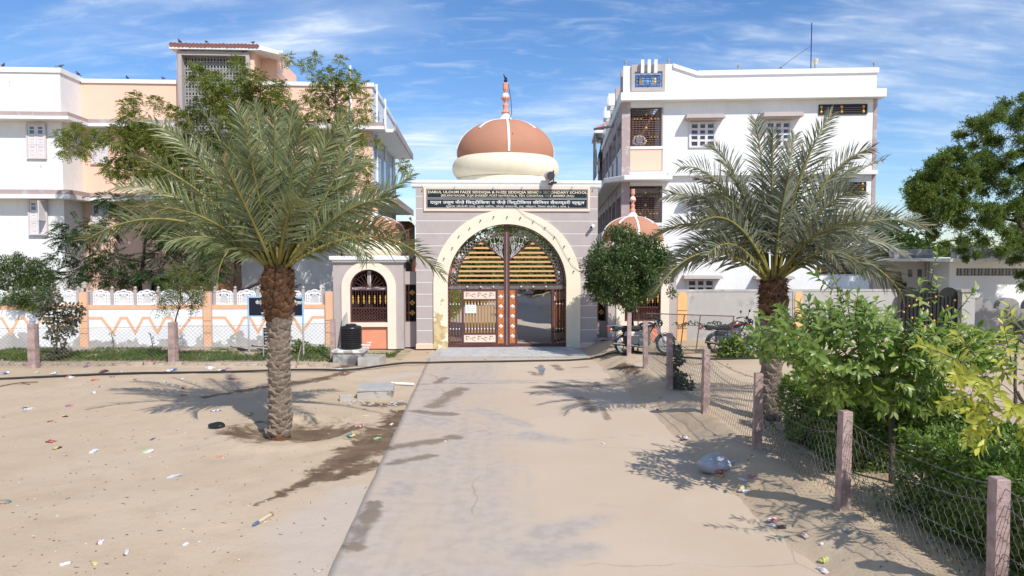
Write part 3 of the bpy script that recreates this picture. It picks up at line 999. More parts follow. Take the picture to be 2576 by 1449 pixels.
def outline(x0, x1, z0, z1, t, y):
    return MB().band([(x0, z0), (x1, z0), (x1, z1), (x0, z1)], [(x0 + t, z0 + t), (x1 - t, z0 + t), (x1 - t, z1 - t), (x0 + t, z1 - t)], y - 0.003, y, True)


outline(bx0 + 0.02, bx1 - 0.02, zm1, bz1 - 0.02, 0.009, -0.0302).build('border_line', LETTER_WHITE, sb)
outline(bx0 + 0.02, bx1 - 0.02, bz0 + 0.02, zm0, 0.009, -0.0302).build('border_line', LETTER_WHITE, sb)
YL = -0.0335
lettering(sb, 'DARUL ULOOM FAIZE SIDDIQIA & FAIZE SIDDIQIA SENIOR SECONDARY SCHOOL', X(1077, 480), X(1476.5, 480), Zc(487.6), Zc(480.2) - Zc(487.6), YL, LETTER_GOLD, 0.012)
lettering(sb, 'JEELANI NAGAR, SUJA SHAREEF, POST NAWATALA, TEH. CHOHTAN, DIST. BARMER (RAJ.)', X(1109, 490), X(1444, 490), Zc(496.2), Zc(489.2) - Zc(496.2), YL, LETTER_GOLD, 0.003)
lettering(sb, 'दारुल उलूम फैज़े सिद्दीकिया व फैज़े सिद्दीकिया सीनियर सैकण्डरी स्कूल'.replace('सिद्दी', 'िसद्दी').replace('किया', 'िकया').replace('नि', 'िन'),
          X(1082, 508), X(1470, 508), Zc(515.2), Zc(503.4) - Zc(515.2), YL, LETTER_WHITE, 0.014)
lettering(sb, 'मुकाम जीलानी नगर, सूजा शरीफ, पोस्ट नवातला, तह. चौहटन, जिला बाड़मेर ( राज. )'.replace('जि', 'िज'),
          X(1122, 520), X(1431, 520), Zc(522.6), Zc(515.8) - Zc(522.6), YL, LETTER_WHITE, 0.0)

# lamps under the cornice, floodlight, camera
for k_, u in enumerate((1065, 1144, 1242, 1314, 1386, 1440, 1496)):
    x_, z_ = GF.px(u, 469.5, -0.12)
    lb = fthing(GF, 'lamp_holder', ['small lamp holder under the left end of the white cornice', 'empty lamp holder above D of the name board', 'white lamp holder above the middle word of the name board',
                                     'white lamp holder above the ampersand end of the name board', 'lamp holder left of the floodlight under the cornice',
                                     'lamp holder at the right end of the name board', 'lamp holder under the right end of the white cornice'][k_], 'lamp', 'lamp holders under the gate cornice', x_, -0.12, z_)
    lb.scale = (.5, .5, .5); MB().tube([(0, 0.1, 0.05), (0, 0, 0.03)], 0.015).build('arm', BLACK_METAL, lb)
    MB().lathe([(0.02, 0.05), (0.04, 0.03), (0.045, -0.03), (0.03, -0.06), (0.012, -0.10)], 10).build('bulb', SILVER if k_ % 2 else CREAMSHEET, lb, True)
fx, fz = GF.px(1381, 443, -0.30)
fl = fthing(GF, 'floodlight', 'grey round floodlight on the cornice, at the right foot of the dome', 'floodlight', None, fx, -0.3, fz)
MB().ball((0, 0, 0), 0.17, 18, 12, (1, 0.8, 1.1)).build('housing', SILVER, fl, True)
MB().tube([(0.02, -0.1, 0.02), (0.05, -0.19, 0.0)], [0.14, 0.15], 16).build('lens', GLASS, fl, True)
MB().box(0.06, 0.26, -0.16, 0.06, -0.26, -0.2).box(0.13, 0.17, -0.1, -0.04, -0.2, 0.2).box(0.0, 0.17, 0.0, 0.5, -0.28, -0.24).build('bracket', BLACK_METAL, fl)
fx, fz = GF.px(1489, 569, -0.12)
cc = fthing(GF, 'security_camera', 'small white security camera on the gatehouse right of the arch', 'camera', None, fx, -0.12, fz)
MB().tube([(-0.04, -0.12, -0.03), (0.06, 0.06, 0.02)], [0.055, 0.06], 12).build('body', WHITE_CLEAN, cc, True)
MB().tube([(-0.055, -0.145, -0.037), (-0.038, -0.115, -0.029)], 0.04, 10).build('lens', BLACK_METAL, cc)
MB().tube([(0.03, 0.0, 0.04), (0.03, 0.11, 0.06)], 0.03, 8).build('bracket', WHITE_CLEAN, cc)
# fairy light string over the arch: bulbs on the surround
for k_ in range(15):
    a = pi * (0.06 + 0.88 * k_ / 14)
    r_ = (R_OUT + R_IN) / 2 + rng.uniform(-0.05, 0.08)
    p = GF.w(cxg + r_ * cos(a), -0.055, spz + r_ * sin(a))
    b = MB().tube([(0, 0, 0), (0.0, -0.05, -0.01)], 0.022, 8).ball((0, -0.06, -0.012), 0.024, 8, 5).build('bulb_socket', RUST, None, True)
    b.location = p
    tag(b, '%s from the right among the small dark bulb sockets around the cream arch' % ('first second third fourth fifth sixth seventh eighth ninth tenth eleventh twelfth thirteenth fourteenth fifteenth'.split()[k_]), 'bulb socket', 'bulb sockets on the cream arch')
w = MB()
pts = [GF.w(X(1330, 480), -0.09, Zc(500)), GF.w(X(1290, 500), -0.09, Zc(530)), GF.w(X(1350, 500), -0.09, Zc(552)), GF.w(X(1395, 500), -0.09, Zc(590)), GF.w(X(1425, 500), -0.09, Zc(640)), GF.w(X(1443, 500), -0.09, Zc(672)), GF.w(X(1475, 500), -0.05, Zc(690))]
pts = [GF.w(X(1258, 480), -0.10, Zc(476)), GF.w(X(1285, 480), -0.10, Zc(505)), GF.w(X(1318, 500), -0.09, Zc(540)), GF.w(X(1362, 500), -0.09, Zc(566)), GF.w(X(1400, 500), -0.09, Zc(598)), GF.w(X(1422, 500), -0.09, Zc(640)), GF.w(X(1440, 500), -0.09, Zc(668)), GF.w(X(1470, 500), -0.05, Zc(692))]
tag(w.tube(pts, 0.007, 5).build('cable', GREY_PLASTIC), 'thin grey cable strung from the name board over the right of the arch', 'cable')

# ================================================================== metal gate
YG = 0.20


def gx(z, y=0): return GF.px(1111.7 + z * 0.2382, 740, YG)[0]
def gz(y): return GF.px(1276, 549.5 + y * 0.2382, YG)[1]


AC = (gx(686), gz(690)); RA_IN = (gx(1210) - gx(158)) / 2; RA_OUT = RA_IN * 598 / 526
GROUND_G = 0.06
T = 0.03


def clipx(z_, r):
    q = r * r - (z_ - AC[1]) ** 2
    return sqrt(max(q, 0))


def gate_leaf(side):
    """side -1 left leaf, +1 right leaf"""
    name = 'gate_leaf'
    lab = ('left leaf of the brown school gate, closed, with cream scroll panels' if side < 0 else 'right leaf of the brown school gate with its wicket door standing open')
    hx = gx(62 if side < 0 else 1310)
    t = fthing(GF, name, lab, 'gate', 'leaves of the school gate', hx, YG, 0)
    S = lambda xz: gx(xz) - hx                        # photo column to leaf coordinate
    cx = AC[0] - hx
    fr = MB()
    in0, in1 = (655, 683) if side < 0 else (690, 715)
    zt_ = gz(60)
    fr.box(S(in0), S(in1), -T, T, GROUND_G, zt_)
    sx0, sx1 = sorted((S(62 if side < 0 else 1310), S(in0 if side < 0 else in1)))
    fr.box(sx0, sx1, -T + .002, T - .002, gz(1350), gz(1318))
    fr.box(sx0, sx1, -T + .002, T - .002, gz(751), gz(741))
    fr.box(sx0, sx1, -T + .004, T - .004, gz(701), gz(690))
    ox0, ox1 = sorted((S(62 if side < 0 else 1298), S(78 if side < 0 else 1310)))
    fr.box(ox0, ox1, -T + .003, T - .003, gz(1318), gz(741))
    # arched outer and inner rims
    a0, a1 = (pi, pi / 2 + 0.03) if side < 0 else (0, pi / 2 - 0.03)
    fr.band(arcpts(cx, AC[1], RA_OUT + 0.035, a0, a1, 24), arcpts(cx, AC[1], RA_OUT - 0.005, a0, a1, 24), -T + .001, T - .001)
    fr.band(arcpts(cx, AC[1], RA_IN + 0.02, a0, a1, 24), arcpts(cx, AC[1], RA_IN - 0.02, a0, a1, 24), -T + .001, T - .001)
    # fan edge
    pa, pb = ((410, 235), (655, 432)) if side < 0 else ((965, 235), (715, 432))
    P0, P1 = Vector((S(pa[0]), 0, gz(pa[1]))), Vector((S(pb[0]), 0, gz(pb[1])))
    fr.tube([P0, P1], 0.03, 4)
    if side < 0:
        for x0, x1 in ((208, 230), (568, 590)): fr.box(S(x0), S(x1), -T + .003, T - .003, gz(1318), gz(751))
        fr.box(S(230), S(568), -T + .004, T - .004, gz(865), gz(849)); fr.box(S(230), S(568), -T + .004, T - .004, gz(1222), gz(1206))
        fr.box(S(230), S(568), -T + .004, T - .004, gz(765), gz(751)); fr.box(S(230), S(568), -T + .004, T - .004, gz(1318), gz(1304))
    else:
        for x0, x1 in ((775, 797), (1160, 1186)): fr.box(S(x0), S(x1), -T + .003, T - .003, gz(1318), gz(751))
    fr.build('frame', BROWN_METAL, t)
    # lattice between the rims and along the bar
    la = MB(); lr = 0.0075
    n = 22
    for k_ in range(n):
        for d in (-1, 1):
            u0 = (k_ + 0.0) / n; u1 = (k_ + d * 1.15) / n
            for (fa, fb) in ((0, 1),):
                A0 = a0 + (a1 - a0) * u0; A1 = a0 + (a1 - a0) * u1
                q0 = (cx + (RA_IN + .02) * cos(A0), AC[1] + (RA_IN + .02) * sin(A0)); q1 = (cx + RA_OUT * cos(A1), AC[1] + RA_OUT * sin(A1))
                if u1 < -0.001 or u1 > 1.0: continue
                la.tube([(q0[0], 0.002 * d, q0[1]), (q1[0], 0.002 * d, q1[1])], lr, 4, False)
                qm0 = A0 + (A1 - A0) * 0.5
    zb0, zb1 = gz(741), gz(701)
    xs0, xs1 = sorted((S(in0 if side < 0 else in1), S(80 if side < 0 else 1295)))
    hstep = (zb1 - zb0)
    for row in range(2):
        za, zb_ = zb0 + row * hstep / 2, zb0 + (row + 1) * hstep / 2
        x = xs0
        st = hstep / 2 * 0.95
        while x + st <= xs1 + 0.01:
            la.tube([(x, 0.003, za), (x + st, 0.003, zb_)], lr * 0.8, 4, False); la.tube([(x, -0.003, zb_), (x + st, -0.003, za)], lr * 0.8, 4, False); x += st
    la.build('lattice', SILVER, t)
    # small discs on the lattice
    for k_ in range(4):
        A = a0 + (a1 - a0) * (0.14 + 0.24 * k_)
        r_ = (RA_IN + RA_OUT) / 2
        MB().ball((cx + r_ * cos(A), -0.03, AC[1] + r_ * sin(A)), 0.045, 12, 6, (1, 0.5, 1)).build('rosette', SILVER, t, True)
    for xz in ((268, 410, 545) if side < 0 else (835, 965, 1100)):
        MB().ball((S(xz), -0.03, gz(720)), 0.04, 12, 6, (1, 0.5, 1)).build('rosette', SILVER, t, True)
    # orange slats
    for yy in (262, 310, 360, 408, 457, 505, 554, 602, 652):
        z0_, z1_ = gz(yy + 10), gz(yy - 10); zm = (z0_ + z1_) / 2
        rim = clipx(zm, RA_IN - 0.02)
        xe = cx + side * rim
        # inner end: centre stile or the fan's edge
        if yy < 432:
            tt = (yy - 235) / (432 - 235)
            xi = S(pa[0] + (pb[0] - pa[0]) * tt)
        else:
            xi = S(in0 if side < 0 else in1)
        x0, x1 = sorted((xe, xi))
        MB().box(x0, x1, -0.012, 0.012, z0_, z1_).build('slat', SLAT, t)
    # scrolls in the fan
    scm = MB()

    def spiral(c, r, a, turns, d, tail=None):
        pts = []
        m_ = 16
        for i in range(m_ + 1):
            q = i / m_
            rr_ = r * (1 - 0.78 * q); aa = a + d * 2 * pi * turns * q
            pts.append((c[0] + rr_ * cos(aa), -0.005, c[1] + rr_ * sin(aa)))
        if tail: pts.insert(0, (tail[0], -0.005, tail[1]))
        scm.tube(pts, 0.012, 5, False)
    base = (S(648 if side < 0 else 722), gz(420))
    for (px_, py_, r_) in ((478, 220, 30), (520, 195, 30), (530, 285, 27), (565, 325, 22), (590, 190, 26), (600, 275, 28), (622, 305, 20), (635, 215, 24)):
        if side > 0: px_ = 1372 - px_
        c = (S(px_), gz(py_)); r_m = r_ * (gx(1) - gx(0))
        d = 1 if side < 0 else -1
        spiral(c, r_m, (0.2 if side < 0 else pi - 0.2), 1.25, d, None)
        scm.tube([(base[0], -0.005, base[1]), ((base[0] + c[0]) / 2 + side * 0.06, -0.005, (base[1] + c[1]) / 2), (c[0] + r_m * (1 if side < 0 else -1) * 0.98, -0.005, c[1] + r_m * 0.2)], 0.011, 5, False)
    scm.build('scrollwork', SILVER, t)
    for (px_, py_) in ((558, 270), (497, 200)):
        if side > 0: px_ = 1372 - px_
        MB().ball((S(px_), -0.03, gz(py_)), 0.04, 12, 6, (1, 0.5, 1)).build('rosette', SILVER, t, True)
    # diamond column
    x0, x1 = (592, 652) if side < 0 else (717, 775)
    MB().box(S(x0), S(x1), -0.014, 0.014, gz(1317), gz(753)).build('copper_strip', COPPER, t)
    xm = (S(x0) + S(x1)) / 2
    for yy in (825, 928, 1031, 1137, 1241):
        s_ = 25 * (gx(1) - gx(0)); zc_ = gz(yy)
        MB().add([(xm - s_, -0.0145, zc_), (xm, -0.0145, zc_ - s_), (xm + s_, -0.0145, zc_), (xm, -0.0145, zc_ + s_), (xm, -0.06, zc_)],
                 [(0, 1, 4), (1, 2, 4), (2, 3, 4), (3, 0, 4)]).build('diamond_stud', WHITE_CLEAN, t)
    # side bars with white balls
    for xz in ((88, 119, 151, 182) if side < 0 else (1210, 1243, 1276)):
        MB().tube([(S(xz), 0, gz(1318)), (S(xz), 0, gz(751))], 0.018, 6).build('bar', BROWN_LIGHT, t)
        for yy in (902, 1163):
            MB().ball((S(xz), -0.02, gz(yy)), 0.026, 8, 5).build('bar_knob', WHITE_CLEAN, t, True)
    if side < 0:
        for za, zb_ in ((848, 766), (1303, 1223)):
            MB().box(S(231), S(567), -0.010, 0.010, gz(za), gz(zb_)).build('scroll_panel', CREAMSHEET, t)
            cut = MB()
            for k_ in range(5):
                c = (S(270 + k_ * 62), gz((za + zb_) / 2 + (6 if k_ % 2 else -4)))
                n_ = 10
                pts = [(c[0] + 0.075 * (1 - i / n_ * 0.7) * cos(0.5 + i * 0.55), -0.0125, c[1] + 0.075 * (1 - i / n_ * 0.7) * sin(0.5 + i * 0.55)) for i in range(n_)]
                cut.tube(pts, 0.0085, 5)
                for q in range(3):
                    cut.ball((c[0] + 0.09 * cos(q * 2.1 + k_), -0.0125, c[1] + 0.075 * sin(q * 2.1 + k_)), 0.02, 6, 4, (1, 0.4, 0.6))
            cut.build('scroll_pattern', BROWN_LIGHT, t)
        for k_ in range(10):
            xz = 243 + k_ * 32.8
            MB().box(S(xz), S(xz + 19), -0.012, 0.012, gz(1206), gz(865)).build('slat', SLAT_DARK, t)
            for yy in (902, 1163):
                MB().ball((S(xz + 9.5), -0.02, gz(yy)), 0.026, 8, 5).build('bar_knob', WHITE_CLEAN, t, True)
    else:
        # the wicket door, swung inwards on the right stile
        wd = MB(); L = (gx(1160) - gx(797)) * 0.96
        hxw = S(1160)
        a = radians(128)

        def wp(s, th, z): return (hxw + -s * cos(a) + th * sin(a), 0.03 + s * sin(a) + th * cos(a), z)

        def wbox(mb, s0, s1, th, z0_, z1_):
            vs = [wp(s, t_, z) for z in (z0_, z1_) for s, t_ in ((s0, -th), (s1, -th), (s1, th), (s0, th))]
            mb.add(vs, [(0, 1, 2, 3), (7, 6, 5, 4), (0, 4, 5, 1), (1, 5, 6, 2), (2, 6, 7, 3), (3, 7, 4, 0)])
        zl, zh = gz(1310), gz(756)
        for s0, s1, z0_, z1_ in ((0, 0.07, zl, zh), (L - 0.07, L, zl, zh), (0.07, L - 0.07, zl, zl + 0.06), (0.07, L - 0.07, zh - 0.06, zh), (0.07, L - 0.07, zh - 0.45, zh - 0.39), (0.07, L - 0.07, zl + 0.33, zl + 0.39)):
            wbox(wd, s0, s1, 0.025, z0_, z1_)
        wdo = wd.build('wicket_door', BROWN_METAL, t)
        for k_ in range(10):
            m2 = MB(); s0 = 0.11 + k_ * (L - 0.2) / 10
            wbox(m2, s0, s0 + 0.06, 0.01, zl + 0.39, zh - 0.45); m2.build('slat', SLAT_DARK, wdo)
        for z0_, z1_ in ((zl + 0.06, zl + 0.33), (zh - 0.39, zh - 0.06)):
            m2 = MB(); wbox(m2, 0.07, L - 0.07, 0.009, z0_, z1_); m2.build('scroll_panel', CREAMSHEET, wdo)
    return t


leaf_l = gate_leaf(-1)
leaf_r = gate_leaf(1)
pv_ = MB().box(gx(684.2), gx(688.8), YG - 0.01, YG + 0.02, 0.15, gz(120)).build('drop_bolt', WHITE_CLEAN)
tag(pv_, 'thin white steel strip in the gap between the two gate leaves', 'strip'); pv_.location = GF.o; pv_.rotation_euler = (0, 0, GF.yaw)
# notice on the left leaf
nx0, nx1 = gx(246), gx(362)
nt_ = fthing(GF, 'paper_notice', 'white paper notice tied to the slats of the left gate leaf', 'notice', None, (nx0 + nx1) / 2, YG - 0.05, gz(952))
hw_, hh_ = (nx1 - nx0) / 2, (gz(908) - gz(996)) / 2
MB().box(-hw_, hw_, -0.004, 0.004, -hh_, hh_).build('sheet', LETTER_WHITE, nt_)
PRINT = mat('faded_print', (0.42, 0.42, 0.45), 0.8, 0.05, 5, 0)
for k_, s in enumerate(('कृपया गेट', 'के सामने वाहन', 'पार्किंग न करें')):
    lettering(nt_, s, -hw_ * 0.7, hw_ * 0.7, hh_ * (0.45 - 0.52 * k_), hh_ * 0.34, -0.0065, PRINT, 0.0, 'print_line')

# ================================================================== cabins beside the gate


def cabin(side):
    lab = ('small mauve guard cabin with a dome, left of the gate, behind the black tank' if side < 0 else 'small mauve domed guard cabin right of the gate, half hidden by a round tree')
    ul, ur = (838, 1015)
    xc = GF.px(927, 800)[0]
    hw = (GF.px(1015, 800)[0] - GF.px(838, 800)[0]) / 2
    XO = xc
    x_here = xc if side < 0 else GF.px(1616, 800)[0]
    t = fthing(GF, 'guard_cabin', lab, 'guard cabin', 'domed guard cabins', x_here, 0.05, 0)
    yb = 0.05
    x = lambda u, v=760: GF.px(u, v, yb)[0] - XO
    z = lambda v: GF.px(927, v, yb)[1]
    D = 3.2
    ztop = z(655)
    ri, ro = (x(975) - x(881)) / 2, (x(995.7) - x(858.8)) / 2
    cx_ = (x(975) + x(881)) / 2
    sz = z(724)
    zs_, zo = z(811), z(821.5)
    # front wall around the window, window down to the sill
    w_ = MB()
    n = 20
    for sg, xe in ((-1, -hw), (1, hw)):
        inn = [(cx_ + sg * ri, 0.0), (cx_ + sg * ri, sz)] + [(cx_ + sg * ri * cos(a * pi / 2 / n), sz + ri * sin(a * pi / 2 / n)) for a in range(1, n + 1)] + [(cx_, ztop)]
        poly = [(xe, 0.0)] + inn + [(xe, ztop)]
        w_.prism(poly if sg < 0 else poly[::-1], 0.0, 0.23)
    w_.box(-hw, -hw + 0.23, 0.23, D, 0, ztop); w_.box(hw - 0.23, hw, 0.23, D, 0, ztop); w_.box(-hw + 0.23, hw - 0.23, D - 0.23, D, 0, ztop)
    w_.build('wall', MAUVE, t)
    outer = [(cx_ - ro, 0.0)] + arcpts(cx_, sz, ro, pi, 0, 30) + [(cx_ + ro, 0.0)]
    innr = [(cx_ - ri, 0.0)] + arcpts(cx_, sz, ri, pi, 0, 30) + [(cx_ + ri, 0.0)]
    MB().band(outer, innr, -0.05, 0.20).build('arch_surround', CREAM_CABIN, t)
    MB().box(cx_ - ri, cx_ + ri, -0.045, 0.21, zo, zs_).build('sill', CREAM_CABIN, t)
    MB().box(cx_ - ri, cx_ + ri, 0.06, 0.2, 0.0, zo).build('panel', ORANGE_PANEL, t)
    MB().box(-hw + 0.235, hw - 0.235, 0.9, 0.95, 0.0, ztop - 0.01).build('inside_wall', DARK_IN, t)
    # grille
    g = MB(); yg = 0.10
    g.band([(cx_ - ri, zs_)] + arcpts(cx_, sz, ri, pi, 0, 24) + [(cx_ + ri, zs_)], [(cx_ - ri + .05, zs_)] + arcpts(cx_, sz, ri - .05, pi, 0, 24) + [(cx_ + ri - .05, zs_)], yg - 0.02, yg + 0.02)
    for v in (729, 775, 808.5): g.box(cx_ - ri, cx_ + ri, yg - 0.018, yg + 0.018, z(v) - 0.02, z(v) + 0.02)
    gr = g.build('window_grille', BROWN_METAL, t)
    MB().box(cx_ - 0.06, cx_ + 0.06, yg + 0.03, yg + 0.09, z(727), z(680)).box(cx_ - ri, cx_ + ri, yg + 0.03, yg + 0.09, z(728), z(722)).build('window_post', WINFRAME, t)
    for k_ in range(13):
        xx = cx_ - ri + 0.08 + k_ * (2 * ri - 0.16) / 12
        MB().tube([(xx, yg, z(808)), (xx, yg, z(729))], 0.011, 5).build('bar', BROWN_METAL, gr)
        if k_ % 2 == 0:
            o = MB()
            for q in range(5): o.ball((xx, yg - 0.02, z(745) - q * 0.062), 0.036 if q in (1, 3) else 0.026, 8, 5, (1, 0.5, 1.1))
            o.build('gold_ornament', GOLD, gr, True)
    for k_ in range(11):
        a = pi * (k_ + 0.5) / 11
        MB().tube([(cx_ + 0.09 * cos(a), yg, z(727) + 0.09 * sin(a)), (cx_ + (ri - .1) * cos(a), yg, z(727) + (ri - .1) * sin(a))], 0.011, 5).build('ray', BROWN_METAL, gr)
        c = (cx_ + (ri - .09) * cos(a + .09), z(727) + (ri - .09) * sin(a + .09))
        MB().tube([(c[0] + .05 * cos(q * .7), yg, c[1] + .05 * sin(q * .7)) for q in range(9)], 0.009, 4).build('curl', BROWN_METAL, gr)
    la = MB(); st = 0.115
    za, zb_ = z(808), z(776); H = zb_ - za
    xx = cx_ - ri - H
    while xx < cx_ + ri:
        for d in (0, 1):
            p0, p1 = (xx, za), (xx + H, zb_)
            if d: p0, p1 = (xx, zb_), (xx + H, za)
            f0 = max(0, (cx_ - ri - xx) / H); f1 = min(1, (cx_ + ri - xx) / H)
            if f1 > f0:
                la.tube([(p0[0] + (p1[0] - p0[0]) * f, yg + 0.004 * d, p0[1] + (p1[1] - p0[1]) * f) for f in (f0, f1)], 0.009, 4, False)
        xx += st
    la.build('lattice', BROWN_METAL, gr)
    # roof
    zc0, zc1 = z(655.5), z(643.5)
    MB().box(x(829.5, 650), x(1025.5, 650), -0.16, D + 0.1, zc0 + 0.03, zc1).box(x(833, 650), x(1021, 650), -0.10, D + 0.05, zc0 - 0.05, zc0 + 0.03).build('cornice', WHITE_TRIM, t, bevel=0.012)
    dd_ = 1.75
    k2 = (25.2 + dd_) / FPX
    rring, rdm = 87.5 * k2 * 0.985, 77 * k2
    zr0, zr1 = zc1, zc1 + 0.56
    prof = [(rring * 0.9, zr0 - 0.02), (rring * 0.9, zr0 + 0.02)]
    for q in range(11):
        a = -1.25 + 2.4 * q / 10
        prof.append((rring - 0.28 + 0.28 * cos(a), (zr0 + zr1) / 2 + 0.30 * sin(a)))
    prof.append((rdm * 0.95, zr1))
    MB().lathe(prof, 48, (0, dd_, 0)).build('dome_ring', CREAM_RING, t, True)
    zt_ = zr1 + 63 * k2
    dp_ = dome_prof(rdm, zr1 - 0.04, zt_)
    MB().lathe(dp_, 56, (0, dd_, 0)).build('dome', DOME, t, True)
    for q in range(8):
        a = -pi / 2 + (0.0 if side < 0 else 0.0) + q * pi / 4
        dome_rib(dp_[1:] if q % 2 == 0 else dp_[len(dp_) * 11 // 20:], a, 0.034, (0, dd_, 0)).build('rib', WHITE_CLEAN, t, True)
    finial(t, (0, dd_, 0), zt_ - 0.02, 0.56)
    # link wall with the diamond grille window, on the gate's side
    return t, hw


cab_l, hwc = cabin(-1)
cab_r, _ = cabin(1)
for side in (-1, 1):
    yb = 0.5
    xa, xb_ = (GF.px(927, 800)[0] + hwc, gxl) if side < 0 else (gxr, GF.px(1616, 800)[0] - hwc)
    zt_ = GF.px(1030, 682.6, yb)[1]
    lw = fthing(GF, 'link_wall', 'narrow mauve wall with a barred slit window between %s cabin and gatehouse' % ('left' if side < 0 else 'right'), 'wall', 'walls joining the cabins to the gatehouse', (xa + xb_) / 2, yb, 0)
    h = (xb_ - xa) / 2
    wz0, wz1 = GF.px(1030, 809, yb)[1], GF.px(1030, 714.7, yb)[1]
    wx0, wx1 = (-h + 0.02, h) if side < 0 else (-h, h - 0.02)
    wx0, wx1 = (-0.22, 0.25)
    MB().box(-h, h, 0, 0.25, 0, wz0).box(-h, h, 0, 0.25, wz1, zt_).box(-h, wx0, 0, 0.25, wz0, wz1).box(wx1, h, 0, 0.25, wz0, wz1).build('wall', MAUVE, lw)
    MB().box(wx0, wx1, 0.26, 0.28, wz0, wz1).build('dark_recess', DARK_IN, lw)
    g = MB().band([(wx0, wz0), (wx1, wz0), (wx1, wz1), (wx0, wz1)], [(wx0 + .03, wz0 + .03), (wx1 - .03, wz0 + .03), (wx1 - .03, wz1 - .03), (wx0 + .03, wz1 - .03)], 0.02, 0.05, True)
    g.box(wx0 + .12, wx0 + .14, 0.03, 0.05, wz0, wz1)
    gg = g.build('window_grille', BROWN_METAL, lw)
    for q in range(3):
        zc_ = wz0 + (wz1 - wz0) * (0.24 + 0.27 * q); xm = (wx0 + wx1) / 2 + 0.02
        for s_, y0 in ((0.10, 0.02), ):
            MB().band([(xm - s_, zc_), (xm, zc_ - s_), (xm + s_, zc_), (xm, zc_ + s_)], [(xm - s_ * .62, zc_), (xm, zc_ - s_ * .62), (xm + s_ * .62, zc_), (xm, zc_ + s_ * .62)], 0.005, 0.025, True).prism([(xm - s_ * .3, zc_), (xm, zc_ - s_ * .3), (xm + s_ * .3, zc_), (xm, zc_ + s_ * .3)], 0.005, 0.025).build('gold_diamond', GOLD, gg)
        MB().box(wx0, wx1, 0.03, 0.045, zc_ - .008, zc_ + .008).build('bar', BROWN_METAL, gg)

# ================================================================== compound wall on the left
WALL_W = patch_mat('compound_wall_white', (0.80, 0.80, 0.81), (0.40, 0.38, 0.365), 0.66, 0.69, 0.85, 0.0, 1.25, (0.46, 0.44, 0.42), zamt=0.30)
yw = 0.12
wx = lambda u, v=800: GF.px(u, v, yw)[0]
wz = lambda v, u=500: GF.px(u, v, yw)[1]
PITCH_B = wx(527) - wx(216)                        # pillar spacing
xp = [wx(829) - PITCH_B * k for k in range(4)]      # pillar centres from the cabin leftwards
x_end = xp[-1] - 0.5
cw = fthing(GF, 'compound_wall', 'white compound wall with peach zigzag and lattice balustrade, left of the gate', 'wall', None, xp[0], yw, 0)
ox = xp[0]
zw, zt_b, zb_b = wz(777), wz(730), wz(766.5)
MB().box(x_end - ox, 0.12, 0.0, 0.22, 0.0, zw).build('wall_body', WALL_W, cw)
MB().box(x_end - ox, 0.12, -0.012, 0.23, zw, zb_b).build('coping_band', PEACH_STRIPE, cw)
MB().box(x_end - ox, 0.12, -0.07, -0.001, 0.0, 0.13).build('plinth', CONC_LIGHT, cw)
pw = wx(222.5) - wx(203)
pt = wz(734)
BAL = {}


def balustrade_mesh(w, h):
    """cast panel: frame, scalloped crest, arched lattice in the middle, slotted sides"""
    mb = MB(); y0, y1 = -0.03, 0.03
    fr_ = 0.035; ch = h * 0.78                      # crest begins
    mb.box(-w / 2, w / 2, y0, y1, 0, fr_).box(-w / 2, -w / 2 + fr_, y0, y1, fr_, ch).box(w / 2 - fr_, w / 2, y0, y1, fr_, ch)
    mb.box(-w / 2 + fr_, w / 2 - fr_, y0 + .001, y1 - .001, ch - 0.045, ch - 0.01)
    xi = w * 0.25
    for s in (-1, 1):
        mb.box(s * xi - 0.018, s * xi + 0.018, y0 + .002, y1 - .002, fr_, ch - 0.045)
        xm = s * (w / 2 - fr_ + xi + 0.018) / 2
        mb.box(xm - 0.03, xm + 0.03, y0 + .006, y1 - .006, fr_, ch - 0.045)
        for q in range(4):
            zq = fr_ + (ch - fr_ - 0.045) * q / 3.3
            mb.box(min(s * xi, s * (w / 2 - fr_)), max(s * xi, s * (w / 2 - fr_)), y0 + .004, y1 - .004, zq, zq + 0.035)
    # scalloped crest: three lobes with openings
    n = 9
    R = w / 4.1
    for c, r_, zc in ((-w / 2 + R * 1.0, R, ch - 0.06), (w / 2 - R * 1.0, R, ch - 0.06), (0, R * 1.12, ch - 0.03)):
        mb.band(arcpts(c, zc, r_ * 0.86, pi, 0, n), arcpts(c, zc, r_ * 0.60, pi, 0, n), y0, y1)
        for a in (0.3, 0.5, 0.7): mb.tube([(c, 0, zc), (c + r_ * .7 * cos(pi * a), 0, zc + r_ * .7 * sin(pi * a))], 0.014, 4)
    # arched lattice
    ra = xi - 0.01; zc = fr_ + (ch - fr_) * 0.42
    mb.band(arcpts(0, zc, ra, pi, 0, 12), arcpts(0, zc, ra - 0.03, pi, 0, 12), y0 + .003, y1 - .003)
    H = ch - 0.05 - fr_
    st = ra / 2.6
    k = -8
    for k in range(-9, 10):
        for d in (-1, 1):
            seg = []
            for i in range(25):
                z = fr_ + H * i / 24; x = k * st + d * (z - fr_)
                inside = abs(x) < ra and (z < zc or x * x + (z - zc) ** 2 < ra * ra)
                if inside: seg.append((x, 0.006 * d, z))
            if len(seg) > 1: mb.tube([seg[0], seg[-1]], 0.011, 4, False)
    # spandrels
    return mb


